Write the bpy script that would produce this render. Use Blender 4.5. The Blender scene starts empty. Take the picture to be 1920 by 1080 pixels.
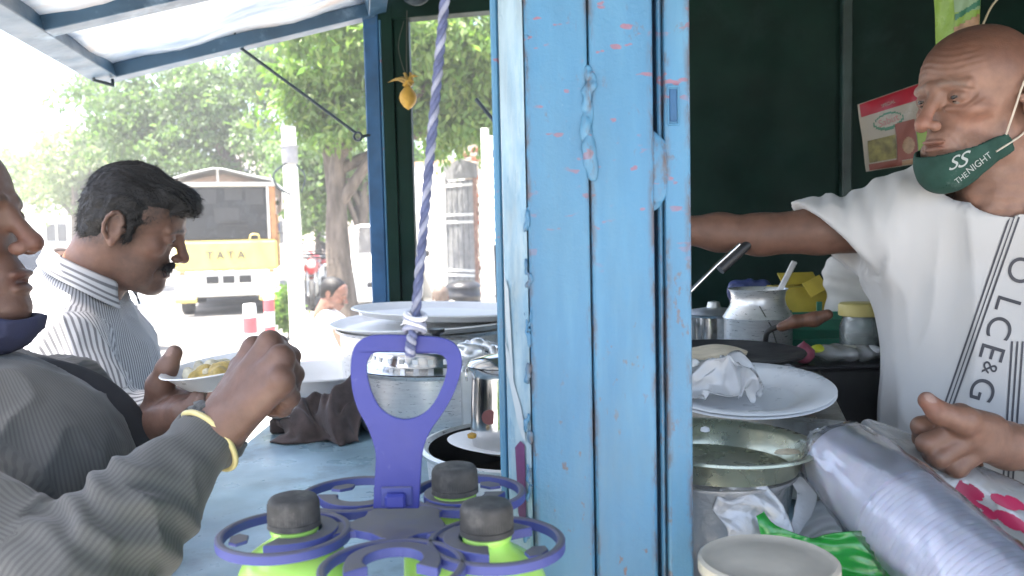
import bpy, bmesh, math, random
import numpy as np
from mathutils import Matrix, Vector, Euler
from mathutils.bvhtree import BVHTree

R = math.radians
random.seed(4)
RNG = np.random.default_rng(11)
scene = bpy.context.scene
COL = scene.collection

# ---------------------------------------------------------------- camera
CAM_LOC = Vector((0, 0, 1.5))
cam_d = bpy.data.cameras.new('camera')
cam = bpy.data.objects.new('camera', cam_d)
COL.objects.link(cam)
cam_d.sensor_width = 36
cam_d.lens = 30
cam_d.clip_start = 0.02
cam_d.clip_end = 2000
CAM_ROT = Matrix.Rotation(R(86.0), 3, 'X') @ Matrix.Rotation(R(-1.3), 3, 'Z')
cam.matrix_world = Matrix.Translation(CAM_LOC) @ CAM_ROT.to_4x4()
cam_d.dof.use_dof = True
cam_d.dof.focus_distance = 1.15
cam_d.dof.aperture_fstop = 9
scene.camera = cam

# ---------------------------------------------------------------- sky, sun, exposure
SUN_AZ, SUN_EL = -112.0, 72.0          # azimuth from +Y (clockwise), elevation
world = bpy.data.worlds.new('World')
scene.world = world
world.use_nodes = True
wn = world.node_tree.nodes
sky = wn.new('ShaderNodeTexSky')
sky.sky_type = 'NISHITA'
sky.sun_disc = False
sky.sun_elevation = R(SUN_EL)
sky.sun_rotation = R(SUN_AZ)
sky.air_density = 1.0
sky.dust_density = 4.0
sky.ozone_density = 1.0
bg = wn['Background']
bg.inputs['Strength'].default_value = 0.15
world.node_tree.links.new(sky.outputs['Color'], bg.inputs['Color'])
sun_d = bpy.data.lights.new('sun', 'SUN')
sun_d.energy = 4.8
sun_d.angle = R(0.5)
sun_d.color = (1.0, 0.95, 0.86)
sun = bpy.data.objects.new('sun', sun_d)
COL.objects.link(sun)
to_sun = Vector((math.sin(R(SUN_AZ)) * math.cos(R(SUN_EL)), math.cos(R(SUN_AZ)) * math.cos(R(SUN_EL)), math.sin(R(SUN_EL))))
sun.rotation_euler = to_sun.to_track_quat('Z', 'Y').to_euler()
sun.location = to_sun * 30
scene.view_settings.view_transform = 'Standard'
scene.view_settings.look = 'None'
scene.view_settings.exposure = 2.45
scene.view_settings.gamma = 1.0
scene.view_settings.use_curve_mapping = False
scene.cycles.max_bounces = 8
scene.cycles.transparent_max_bounces = 16
scene.cycles.use_denoising = True

# ---------------------------------------------------------------- survey helpers: sight line of a picture point -> place
def ray(px, py):
    return CAM_ROT @ Vector(((px - 960) / 1600.0, -(py - 540) / 1600.0, -1.0))
def W(px, py, D):                       # the point at depth D (metres along +Y)
    d = ray(px, py)
    return CAM_LOC + d * (D / d.y)
def WZ(px, py, z):                      # the point at height z
    d = ray(px, py)
    return CAM_LOC + d * ((z - CAM_LOC.z) / d.z)
def WX(px, D): return W(px, 540, D).x

# ---------------------------------------------------------------- scene helpers
def tag(o, label=None, cat=None, group=None, kind=None):
    if label: o['label'] = label
    if cat: o['category'] = cat
    if group: o['group'] = group
    if kind: o['kind'] = kind
    return o
def thing(name, label, cat, loc=(0, 0, 0), group=None):
    o = bpy.data.objects.new(name, None)
    o.empty_display_size = 0.05
    o.location = loc
    COL.objects.link(o)
    return tag(o, label, cat, group)
def link(name, me, mat, parent=None, smooth=False):
    o = bpy.data.objects.new(name, me)
    COL.objects.link(o)
    if mat is not None:
        for m in (mat if isinstance(mat, (list, tuple)) else [mat]): me.materials.append(m)
    if smooth and len(me.polygons): me.shade_smooth()
    if parent is not None: adopt(o, parent)
    return o
def adopt(o, parent):                   # meshes are laid out in world metres
    o.parent = parent
    if parent.type == 'EMPTY':
        o.matrix_parent_inverse = Matrix.Translation(-Vector(parent.location))
def mesh(name, v, f, mat, parent=None, smooth=False):
    me = bpy.data.meshes.new(name)
    me.from_pydata([tuple(p) for p in v], [], [tuple(q) for q in f])
    me.update()
    return link(name, me, mat, parent, smooth)
def bm_obj(name, bm, mat, parent=None, smooth=False):
    bmesh.ops.recalc_face_normals(bm, faces=bm.faces)
    me = bpy.data.meshes.new(name)
    bm.to_mesh(me)
    bm.free()
    return link(name, me, mat, parent, smooth)
def basis(fwd, up=(0, 0, 1)):           # columns: x = fwd, z ~ up
    x = Vector(fwd).normalized()
    z = Vector(up) - x * Vector(up).dot(x)
    z.normalize()
    y = z.cross(x)
    return Matrix((x, y, z)).transposed()
def bm_box(bm, c, s, rot=None, bev=0.0, seg=1):
    r = bmesh.ops.create_cube(bm, size=1.0)
    vs = r['verts']
    bmesh.ops.scale(bm, vec=s, verts=vs)
    if bev > 0:
        es = list({e for v in vs for e in v.link_edges})
        rb = bmesh.ops.bevel(bm, geom=es, offset=bev, segments=seg, affect='EDGES', profile=0.5)
        vs = list({v for f in rb['faces'] for v in f.verts} | {v for v in vs if v.is_valid})
    if rot is not None: bmesh.ops.rotate(bm, cent=(0, 0, 0), matrix=rot, verts=vs)
    bmesh.ops.translate(bm, vec=c, verts=vs)
def box(name, c, s, mat, parent=None, rot=None, bev=0.002, seg=1):
    bm = bmesh.new()
    bm_box(bm, Vector(c), s, rot, bev, seg)
    return bm_obj(name, bm, mat, parent)
def box2(name, a, b, mat, parent=None, bev=0.002, rot=None, seg=1):   # two corners
    a, b = Vector(a), Vector(b)
    return box(name, (a + b) / 2, [abs(b[i] - a[i]) for i in range(3)], mat, parent, rot, bev, seg)
def beam(name, a, b, w, h, mat, parent=None, up=(0, 0, 1), bev=0.002):  # a box from a to b
    a, b = Vector(a), Vector(b)
    return box(name, (a + b) / 2, ((b - a).length, w, h), mat, parent, basis(b - a, up), bev)
def lathe_vf(prof, seg=40):
    v, f = [], []
    n = len(prof)
    for i in range(seg):
        a = 2 * math.pi * i / seg
        for r, z in prof: v.append((r * math.cos(a), r * math.sin(a), z))
    for i in range(seg):
        j = (i + 1) % seg
        for k in range(n - 1): f.append((i * n + k, j * n + k, j * n + k + 1, i * n + k + 1))
    return v, f
def lathe(name, prof, c, mat, parent=None, seg=40, rot=None, scale=(1, 1, 1), warp=None):
    v, f = lathe_vf(prof, seg)
    M = rot if rot is not None else Matrix.Identity(3)
    out = []
    for p in v:
        q = Vector((p[0] * scale[0], p[1] * scale[1], p[2] * scale[2]))
        if warp: q = warp(q)
        out.append(M @ q + Vector(c))
    me = bpy.data.meshes.new(name)
    me.from_pydata([tuple(p) for p in out], [], f)
    bm = bmesh.new(); bm.from_mesh(me)
    bmesh.ops.remove_doubles(bm, verts=bm.verts, dist=1e-5)
    bmesh.ops.dissolve_degenerate(bm, edges=bm.edges, dist=1e-6)
    bmesh.ops.recalc_face_normals(bm, faces=bm.faces)
    bm.to_mesh(me); bm.free()
    o = link(name, me, mat, parent, True)
    me.set_sharp_from_angle(angle=R(50))
    return o
def tube_vf(pts, rad, seg=10, closed=False, caps=True):
    pts = [Vector(p) for p in pts]
    n = len(pts)
    rads = list(rad) if hasattr(rad, '__len__') else [rad] * n
    v, f = [], []
    up = None
    for i in range(n):
        if closed: t = pts[(i + 1) % n] - pts[i - 1]
        else: t = pts[min(i + 1, n - 1)] - pts[max(i - 1, 0)]
        t.normalize()
        if up is None:
            up = Vector((0, 0, 1)) if abs(t.z) < 0.9 else Vector((1, 0, 0))
        up = (up - t * up.dot(t)).normalized()
        s = t.cross(up)
        for k in range(seg):
            a = 2 * math.pi * k / seg
            v.append(pts[i] + (up * math.cos(a) + s * math.sin(a)) * rads[i])
    m = n if closed else n - 1
    for i in range(m):
        j = (i + 1) % n
        for k in range(seg):
            l = (k + 1) % seg
            f.append((i * seg + k, i * seg + l, j * seg + l, j * seg + k))
    if caps and not closed:
        f.append(tuple(range(seg))[::-1]); f.append(tuple((n - 1) * seg + k for k in range(seg)))
    return v, f
def tube(name, pts, rad, mat, parent=None, seg=10, closed=False):
    v, f = tube_vf(pts, rad, seg, closed)
    bm = bmesh.new()
    bv = [bm.verts.new(p) for p in v]
    for q in f: bm.faces.new([bv[i] for i in q])
    o = bm_obj(name, bm, mat, parent, True)
    o.data.set_sharp_from_angle(angle=R(60))
    return o
def spline(pts, n=8):                    # Catmull-Rom through pts
    P = [Vector(p) for p in pts]
    P = [P[0] * 2 - P[1]] + P + [P[-1] * 2 - P[-2]]
    out = []
    for i in range(1, len(P) - 2):
        for k in range(n):
            t = k / n
            a, b, c, d = P[i - 1], P[i], P[i + 1], P[i + 2]
            out.append(0.5 * ((2 * b) + (c - a) * t + (2 * a - 5 * b + 4 * c - d) * t * t + (3 * b - a - 3 * c + d) * t ** 3))
    out.append(P[-2])
    return out
def prism(name, outline, thick, M, c, mat, parent=None, holes=(), bev=0.0):
    """outline (x,z) in a plane, extruded along local y by thick; M 3x3, c centre"""
    from mathutils.geometry import tessellate_polygon
    loops = [[Vector((p[0], p[1], 0)) for p in outline]] + [[Vector((p[0], p[1], 0)) for p in h] for h in holes]
    tri = tessellate_polygon(loops)
    flat = [p for l in loops for p in l]
    n = len(flat)
    v = [M @ Vector((p.x, -thick / 2, p.y)) + Vector(c) for p in flat] + [M @ Vector((p.x, thick / 2, p.y)) + Vector(c) for p in flat]
    bm = bmesh.new()
    bv = [bm.verts.new(p) for p in v]
    for t in tri:
        for q in (t, [i + n for i in t[::-1]]):
            try: bm.faces.new([bv[i] for i in q])
            except ValueError: pass
    s = 0
    for l in loops:
        m = len(l)
        for i in range(m):
            j = (i + 1) % m
            try: bm.faces.new((bv[s + i], bv[s + j], bv[s + j + n], bv[s + i + n]))
            except ValueError: pass
        s += m
    bmesh.ops.recalc_face_normals(bm, faces=bm.faces)
    if bev > 0:
        es = [e for e in bm.edges if len(e.link_faces) == 2 and e.calc_face_angle(0) > 1.2]
        bmesh.ops.bevel(bm, geom=es, offset=bev, segments=2, affect='EDGES', profile=0.5)
    return bm_obj(name, bm, mat, parent, False)
def copy_tree(o, parent=None, offset=Vector((0, 0, 0))):
    c = o.copy(); COL.objects.link(c)
    if parent is not None:
        c.parent = parent
    for ch in list(o.children): copy_tree(ch, c)
    return c

# ---------------------------------------------------------------- materials
def _ramp(nt, src, stops):
    r = nt.nodes.new('ShaderNodeValToRGB')
    e = r.color_ramp.elements
    while len(e) < len(stops): e.new(0.5)
    for i, (p, c) in enumerate(stops):
        e[i].position = p
        e[i].color = (c, c, c, 1) if isinstance(c, (int, float)) else (*c, 1)
    nt.links.new(src, r.inputs[0])
    return r.outputs[0]
def _noise(nt, vec, scale, detail=4, rough=0.55, dist=0.0):
    n = nt.nodes.new('ShaderNodeTexNoise')
    n.inputs['Scale'].default_value = scale
    n.inputs['Detail'].default_value = detail
    n.inputs['Roughness'].default_value = rough
    n.inputs['Distortion'].default_value = dist
    if vec is not None: nt.links.new(vec, n.inputs['Vector'])
    return n.outputs['Fac']
def _map(nt, vec, scale=(1, 1, 1), loc=(0, 0, 0), rot=(0, 0, 0)):
    m = nt.nodes.new('ShaderNodeMapping')
    m.inputs['Scale'].default_value = scale
    m.inputs['Location'].default_value = loc
    m.inputs['Rotation'].default_value = rot
    nt.links.new(vec, m.inputs['Vector'])
    return m.outputs[0]
def _mix(nt, fac, a, b, mode='MIX'):
    m = nt.nodes.new('ShaderNodeMix')
    m.data_type = 'RGBA'; m.blend_type = mode
    for s, x in ((m.inputs[0], fac), (m.inputs[6], a), (m.inputs[7], b)):
        if isinstance(x, bpy.types.NodeSocket): nt.links.new(x, s)
        elif isinstance(x, (int, float)): s.default_value = x
        else: s.default_value = (*x, 1)
    return m.outputs[2]
def _math(nt, op, a, b=0.0, clamp=False):
    m = nt.nodes.new('ShaderNodeMath')
    m.operation = op; m.use_clamp = clamp
    for s, x in ((m.inputs[0], a), (m.inputs[1], b)):
        if isinstance(x, bpy.types.NodeSocket): nt.links.new(x, s)
        else: s.default_value = x
    return m.outputs[0]
def new_mat(name):
    m = bpy.data.materials.new(name)
    m.use_nodes = True
    nt = m.node_tree
    return m, nt, nt.nodes['Principled BSDF'], nt.nodes.new('ShaderNodeTexCoord').outputs['Object']
def _bump(nt, p, h, strength, dist):
    b = nt.nodes.new('ShaderNodeBump')
    b.inputs['Strength'].default_value = strength
    b.inputs['Distance'].default_value = dist
    nt.links.new(h, b.inputs['Height'])
    nt.links.new(b.outputs[0], p.inputs['Normal'])
def mat(name, col, rough=0.5, metal=0.0, var=0.15, vscale=12, bump=0.0, bscale=120, bdist=0.002, dirt=None, dirt_amt=0.0, dscale=6,
        trans=0.0, ior=1.45, sheen=0.0, sss=0.0, coat=0.0, stretch=(1, 1, 1), attr=None, spec=0.5, rvar=0.12):
    m, nt, p, oc = new_mat(name)
    vec = _map(nt, oc, stretch)
    n = _noise(nt, vec, vscale)
    lo = tuple(max(0, c * (1 - var)) for c in col); hi = tuple(min(1, c * (1 + var)) for c in col)
    c = _ramp(nt, n, [(0.3, lo), (0.7, hi)])
    if attr:
        a = nt.nodes.new('ShaderNodeAttribute'); a.attribute_name = attr
        c = _mix(nt, 1.0, c, a.outputs['Color'], 'MULTIPLY')
    if dirt is not None:
        d = _ramp(nt, _noise(nt, vec, dscale, 8, 0.7), [(0.62 - 0.3 * dirt_amt, 0.0), (0.8 - 0.2 * dirt_amt, 1.0)])
        c = _mix(nt, d, c, dirt)
    nt.links.new(c, p.inputs['Base Color'])
    p.inputs['Roughness'].default_value = rough
    if rvar:
        r = _ramp(nt, _noise(nt, vec, vscale * 1.7, 5), [(0.3, max(0.02, rough - rvar)), (0.75, min(1, rough + rvar))])
        nt.links.new(r, p.inputs['Roughness'])
    p.inputs['Metallic'].default_value = metal
    p.inputs['IOR'].default_value = ior
    p.inputs['Specular IOR Level'].default_value = spec
    p.inputs['Transmission Weight'].default_value = trans
    p.inputs['Sheen Weight'].default_value = sheen
    p.inputs['Coat Weight'].default_value = coat
    if sss:
        p.inputs['Subsurface Weight'].default_value = sss
        p.inputs['Subsurface Radius'].default_value = (0.012, 0.005, 0.003)
    if bump: _bump(nt, p, _noise(nt, oc, bscale, 6, 0.6), bump, bdist)
    return m
# ---------------------------------------------------------------- implicit surfaces -> meshes (bodies, cloth, soft bags)
class Field:
    def __init__(s, lo, hi, res):
        s.lo = np.array(lo, np.float64); s.res = res
        n = np.ceil((np.array(hi) - s.lo) / res).astype(int) + 1
        s.n = n
        s.ax = [(s.lo[i] + res * np.arange(n[i])).astype(np.float32) for i in range(3)]
        s.d = np.full(n, 1.0, np.float32)
    def sub(s, lo, hi):
        i0 = [max(0, int(math.floor((lo[k] - s.lo[k]) / s.res))) for k in range(3)]
        i1 = [min(int(s.n[k]), int(math.ceil((hi[k] - s.lo[k]) / s.res)) + 1) for k in range(3)]
        if any(i1[k] <= i0[k] for k in range(3)): return None, None
        sl = tuple(slice(i0[k], i1[k]) for k in range(3))
        X = s.ax[0][sl[0]][:, None, None]; Y = s.ax[1][sl[1]][None, :, None]; Z = s.ax[2][sl[2]][None, None, :]
        return sl, (X, Y, Z)
    def put(s, sl, b, k, mode):
        a = s.d[sl]
        if mode == 'sub':
            b = -b
            if k > 0:
                h = np.clip(0.5 - 0.5 * (b - a) / k, 0, 1)
                s.d[sl] = b * (1 - h) + a * h + k * h * (1 - h)
            else: s.d[sl] = np.maximum(a, b)
        elif mode == 'and':
            s.d[sl] = np.maximum(a, b)
        else:
            if k > 0:
                h = np.clip(0.5 + 0.5 * (b - a) / k, 0, 1)
                s.d[sl] = b * (1 - h) + a * h - k * h * (1 - h)
            else: s.d[sl] = np.minimum(a, b)
    def ell(s, c, r, k=0.01, rot=None, mode='add'):
        c = np.array(c, float); r = np.array(r, float)
        pad = k * 1.5 + 4 * s.res
        rr = r if rot is None else np.full(3, r.max())
        sl, P = s.sub(c - rr - pad, c + rr + pad)
        if sl is None: return s
        x, y, z = (P[i] - np.float32(c[i]) for i in range(3))
        if rot is not None:
            m = np.array(rot.transposed() if isinstance(rot, Matrix) else rot, dtype=np.float32)
            x, y, z = (m[i, 0] * x + m[i, 1] * y + m[i, 2] * z for i in range(3))
        k0 = np.sqrt((x / r[0]) ** 2 + (y / r[1]) ** 2 + (z / r[2]) ** 2)
        k1 = np.sqrt((x / r[0] ** 2) ** 2 + (y / r[1] ** 2) ** 2 + (z / r[2] ** 2) ** 2) + 1e-9
        b = (k0 * (k0 - 1) / k1).astype(np.float32)
        b = np.where(k0 < 1e-4, -r.min(), b).astype(np.float32)
        s.put(sl, b, k, mode)
        return s
    def cap(s, a, b, ra, rb=None, k=0.01, mode='add', flat=None):
        rb = ra if rb is None else rb
        a = np.array(a, float); b = np.array(b, float)
        m = max(ra, rb) + k * 1.5 + 4 * s.res
        sl, P = s.sub(np.minimum(a, b) - m, np.maximum(a, b) + m)
        if sl is None: return s
        ab = b - a; L = float(ab @ ab) + 1e-12
        x, y, z = (P[i] - np.float32(a[i]) for i in range(3))
        t = np.clip((x * ab[0] + y * ab[1] + z * ab[2]) / L, 0, 1).astype(np.float32)
        dx, dy, dz = x - t * np.float32(ab[0]), y - t * np.float32(ab[1]), z - t * np.float32(ab[2])
        if flat is not None:             # flat=(dir, factor): squash along dir
            u = np.array(flat[0], float); u /= np.linalg.norm(u)
            q = dx * u[0] + dy * u[1] + dz * u[2]
            g = np.float32(flat[1] - 1)
            dx, dy, dz = dx + g * q * u[0], dy + g * q * u[1], dz + g * q * u[2]
        d = np.sqrt(dx * dx + dy * dy + dz * dz) - (ra + (rb - ra) * t)
        s.put(sl, d.astype(np.float32), k, mode)
        return s
    def chain(s, pts, rads, k=0.01, **kw):
        for i in range(len(pts) - 1): s.cap(pts[i], pts[i + 1], rads[i], rads[i + 1], k, **kw)
        return s
    def half(s, p, nrm):                 # keep the side the normal points away from
        n = np.array(nrm, float); n /= np.linalg.norm(n); p = np.array(p, float)
        X, Y, Z = s.ax[0][:, None, None], s.ax[1][None, :, None], s.ax[2][None, None, :]
        b = ((X - p[0]) * n[0] + (Y - p[1]) * n[1] + (Z - p[2]) * n[2]).astype(np.float32)
        s.d = np.maximum(s.d, b)
        return s
    def warp(s, fn):
        X, Y, Z = s.ax[0][:, None, None], s.ax[1][None, :, None], s.ax[2][None, None, :]
        s.d = (s.d + fn(X, Y, Z)).astype(np.float32)
        return s
    def surf(s, smooth=1):
        d = s.d
        for ax in range(3):              # close at the borders
            sl = [slice(None)] * 3
            for e in (0, -1):
                sl[ax] = e; d[tuple(sl)] = np.maximum(d[tuple(sl)], s.res)
        ins = d < 0
        c = np.zeros(tuple(np.array(d.shape) - 1), np.int8)
        offs = [(i, j, k) for i in (0, 1) for j in (0, 1) for k in (0, 1)]
        nx, ny, nz = c.shape
        for o in offs: c += ins[o[0]:o[0] + nx, o[1]:o[1] + ny, o[2]:o[2] + nz]
        I, J, K = np.nonzero((c > 0) & (c < 8))
        idx = np.full(c.shape, -1, np.int64); idx[I, J, K] = np.arange(len(I))
        pos = np.zeros((len(I), 3)); cnt = np.zeros(len(I))
        for a in offs:
            for ax in range(3):
                if a[ax]: continue
                b = list(a); b[ax] = 1
                va = d[I + a[0], J + a[1], K + a[2]]; vb = d[I + b[0], J + b[1], K + b[2]]
                m = (va < 0) != (vb < 0)
                t = np.where(m, va / np.where(m, va - vb, 1), 0)
                q = np.array(a, float)[None, :] + 0 * pos
                q[:, ax] = t
                pos += q * m[:, None]; cnt += m
        pos = pos / cnt[:, None] + np.stack([I, J, K], 1)
        V = s.lo + pos * s.res
        F = []
        for ax in range(3):
            u, w = (ax + 1) % 3, (ax + 2) % 3
            sa = [slice(None)] * 3; sb = [slice(None)] * 3
            sa[ax] = slice(0, -1); sb[ax] = slice(1, None)
            A, B = ins[tuple(sa)], ins[tuple(sb)]
            e = np.argwhere(A != B)
            e = e[(e[:, u] > 0) & (e[:, w] > 0) & (e[:, u] < c.shape[u]) & (e[:, w] < c.shape[w])]
            if not len(e): continue
            fl = A[e[:, 0], e[:, 1], e[:, 2]]
            q = []
            for du, dw in ((-1, -1), (0, -1), (0, 0), (-1, 0)):
                g = e.copy(); g[:, u] += du; g[:, w] += dw
                q.append(idx[g[:, 0], g[:, 1], g[:, 2]])
            q = np.stack(q, 1)
            q[~fl] = q[~fl][:, ::-1]
            F.append(q)
        F = np.concatenate(F)
        for _ in range(smooth):
            acc = np.zeros_like(V); n = np.zeros(len(V))
            for a, b in ((0, 1), (1, 2), (2, 3), (3, 0)):
                np.add.at(acc, F[:, a], V[F[:, b]]); np.add.at(n, F[:, a], 1)
                np.add.at(acc, F[:, b], V[F[:, a]]); np.add.at(n, F[:, b], 1)
            V = 0.5 * V + 0.5 * acc / n[:, None]
        return V, F
def np_mesh(name, V, F, mats, parent=None, col=None, attrs=None, smooth=True):
    me = bpy.data.meshes.new(name)
    me.vertices.add(len(V)); me.vertices.foreach_set('co', np.asarray(V, np.float32).ravel())
    nf, k = F.shape
    me.loops.add(nf * k); me.loops.foreach_set('vertex_index', F.astype(np.int32).ravel())
    me.polygons.add(nf); me.polygons.foreach_set('loop_start', np.arange(0, nf * k, k, dtype=np.int32))
    me.update(calc_edges=True)
    if col is not None:
        a = me.color_attributes.new('Col', 'FLOAT_COLOR', 'POINT')
        a.data.foreach_set('color', np.concatenate([col, np.ones((len(V), 1))], 1).astype(np.float32).ravel())
    for nm, arr in (attrs or {}).items():
        a = me.attributes.new(nm, 'FLOAT', 'POINT'); a.data.foreach_set('value', np.asarray(arr, np.float32))
    return link(name, me, mats, parent, smooth)
def rigid(V, M, c):
    return V @ np.array(M).T + np.array(c)
def vnoise(P, scale, seed=0):            # cheap smooth value noise, P (N,3)
    rs = np.random.default_rng(seed)
    g = rs.random((16, 16, 16)).astype(np.float32)
    q = P * scale + 100.0
    i = np.floor(q).astype(int); f = q - i; f = f * f * (3 - 2 * f)
    out = 0
    for a in (0, 1):
        for b in (0, 1):
            for c in (0, 1):
                w = (f[:, 0] if a else 1 - f[:, 0]) * (f[:, 1] if b else 1 - f[:, 1]) * (f[:, 2] if c else 1 - f[:, 2])
                out = out + w * g[(i[:, 0] + a) % 16, (i[:, 1] + b) % 16, (i[:, 2] + c) % 16]
    return out * 2 - 1

# ---------------------------------------------------------------- materials in use
BLUE = (0.10, 0.36, 0.66)
def paint_mat():
    m, nt, p, oc = new_mat('chipped_blue_paint')
    st = _map(nt, oc, (1, 1, 0.12))
    base = _ramp(nt, _noise(nt, st, 26, 6, 0.6), [(0.25, (0.036, 0.132, 0.245)), (0.5, (0.052, 0.175, 0.305)), (0.78, (0.09, 0.24, 0.365))])
    big = _ramp(nt, _noise(nt, _map(nt, oc, (1, 1, 0.5)), 5, 3), [(0.35, 0.0), (0.7, 1.0)])
    base = _mix(nt, big, base, (0.065, 0.20, 0.33))
    # red print-through dashes on the upper half
    sep = nt.nodes.new('ShaderNodeSeparateXYZ'); nt.links.new(oc, sep.inputs[0])
    band = _ramp(nt, _math(nt, 'SUBTRACT', sep.outputs['Z'], 1.0), [(0.44, 0.0), (0.52, 0.75), (0.8, 1.0)])
    dash = _ramp(nt, _noise(nt, _map(nt, oc, (55, 55, 115), (3.1, 0, 0.4), (0, R(12), 0)), 1.0, 2, 0.4), [(0.635, 0.0), (0.67, 1.0)])
    clus = _ramp(nt, _noise(nt, oc, 22, 2), [(0.42, 0.0), (0.54, 1.0)])
    red = _math(nt, 'MULTIPLY', _math(nt, 'MULTIPLY', dash, band), clus)
    base = _mix(nt, _math(nt, 'MULTIPLY', red, 0.8), base, (0.30, 0.075, 0.085))
    # rust and grime, denser low down
    low = _ramp(nt, _math(nt, 'SUBTRACT', sep.outputs['Z'], 0.8), [(0.35, 1.0), (0.85, 0.4)])
    rust = _ramp(nt, _noise(nt, _map(nt, oc, (1, 1, 0.6), (7, 2, 1)), 75, 5, 0.7), [(0.60, 0.0), (0.66, 1.0)])
    rc = _ramp(nt, _noise(nt, oc, 9, 2), [(0.48, 0.0), (0.62, 1.0)])
    base = _mix(nt, _math(nt, 'MULTIPLY', _math(nt, 'MULTIPLY', rust, rc), low), base, (0.13, 0.07, 0.045))
    gr = _ramp(nt, _noise(nt, _map(nt, oc, (1, 1, 0.3)), 14, 8, 0.7), [(0.5, 0.0), (0.8, 0.7)])
    base = _mix(nt, _math(nt, 'MULTIPLY', gr, low), base, (0.10, 0.17, 0.20))
    chip = _ramp(nt, _noise(nt, _map(nt, oc, (1, 1, 0.7), (1, 5, 2)), 48, 6, 0.7), [(0.735, 0.0), (0.75, 1.0)])
    base = _mix(nt, _math(nt, 'MULTIPLY', chip, 0.7), base, (0.55, 0.66, 0.70))
    # rust creeping out of the seams and edges between the boards
    xs = None
    for px in (992, 1110, 1229, 1251, 1299):
        d = _math(nt, 'ABSOLUTE', _math(nt, 'SUBTRACT', sep.outputs['X'], WX(px, 0.8)))
        xs = d if xs is None else _math(nt, 'MINIMUM', xs, d)
    near = _ramp(nt, _math(nt, 'MULTIPLY', xs, 60.0), [(0.03, 1.0), (0.42, 0.0)])
    sp1 = _ramp(nt, _noise(nt, _map(nt, oc, (1, 1, 0.35), (4, 1, 3)), 60, 7, 0.75), [(0.46, 0.0), (0.58, 1.0)])
    base = _mix(nt, _math(nt, 'MULTIPLY', _math(nt, 'MULTIPLY', near, sp1), 0.9), base, (0.085, 0.055, 0.045))
    scr = _ramp(nt, _noise(nt, _map(nt, oc, (90, 90, 14), (2, 0, 5)), 1.0, 3, 0.6), [(0.70, 0.0), (0.74, 1.0)])
    base = _mix(nt, _math(nt, 'MULTIPLY', scr, 0.35), base, (0.12, 0.13, 0.16))
    soot = _ramp(nt, _noise(nt, _map(nt, oc, (1, 1, 0.35), (9, 9, 9)), 7, 6, 0.65), [(0.42, 0.0), (0.75, 0.6)])
    base = _mix(nt, soot, base, (0.055, 0.13, 0.195))
    nt.links.new(base, p.inputs['Base Color'])
    p.inputs['Roughness'].default_value = 0.42
    h = _math(nt, 'ADD', _noise(nt, oc, 260, 4), _math(nt, 'MULTIPLY', _noise(nt, oc, 40, 4), 1.6))
    _bump(nt, p, h, 0.35, 0.0012)
    return m
M = {}
M['paint'] = paint_mat()
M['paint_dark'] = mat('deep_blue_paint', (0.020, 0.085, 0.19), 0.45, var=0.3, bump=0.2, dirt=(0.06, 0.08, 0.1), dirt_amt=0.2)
M['paint_pale'] = mat('worn_blue_paint_in_glare', (0.27, 0.37, 0.43), 0.35, var=0.3, vscale=30, stretch=(1, 1, 0.25), bump=0.4, bscale=60, dirt=(0.08, 0.23, 0.37), dirt_amt=0.5, dscale=22)  # paler than the post's paint to carry the glare on the flange
M['lump'] = mat('thick_blue_paint_lump', (0.14, 0.42, 0.66), 0.28, var=0.3, vscale=40, bump=0.6, bscale=90, bdist=0.004)
M['green'] = mat('dark_green_paint', (0.0030, 0.0200, 0.0135), 0.6, spec=0.2, var=0.35, vscale=5, bump=0.15, dirt=(0.010, 0.028, 0.026), dirt_amt=0.25)
M['green_strip'] = mat('worn_green_batten', (0.016, 0.038, 0.032), 0.5, var=0.4)
M['counter'] = mat('worn_blue_counter_paint', (0.25, 0.39, 0.47), 0.34, var=0.3, vscale=7, bump=0.2, dirt=(0.10, 0.15, 0.18), dirt_amt=0.28, dscale=9)
M['alu'] = mat('scuffed_aluminium', (0.78, 0.78, 0.77), 0.36, 0.65, var=0.1, vscale=40, stretch=(1, 1, 6), bump=0.06, bscale=300, bdist=0.0006)
M['alu_dull'] = mat('dull_aluminium', (0.62, 0.63, 0.62), 0.5, 1.0, var=0.15, vscale=14, bump=0.1, dirt=(0.3, 0.29, 0.27), dirt_amt=0.2)
M['steel'] = mat('polished_steel', (0.70, 0.70, 0.70), 0.16, 1.0, var=0.08, vscale=30, rvar=0.08)
M['white_enamel'] = mat('white_enamel', (0.82, 0.82, 0.81), 0.55, var=0.04)
M['white_plastic'] = mat('thin_white_plastic', (0.74, 0.75, 0.76), 0.35, var=0.05, vscale=20)
M['black_iron'] = mat('black_iron', (0.030, 0.029, 0.028), 0.6, 0.3, var=0.4, bump=0.3, bscale=60)
M['black_plastic'] = mat('black_plastic', (0.022, 0.022, 0.024), 0.4, var=0.3)
M['rod'] = mat('painted_dark_rod', (0.035, 0.05, 0.06), 0.5, 0.4)
M['handle_blue'] = mat('violet_blue_plastic', (0.024, 0.032, 0.20), 0.42, var=0.10, vscale=10, bump=0.15, bscale=90, dirt=(0.22, 0.22, 0.34), dirt_amt=0.05, dscale=20)
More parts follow.
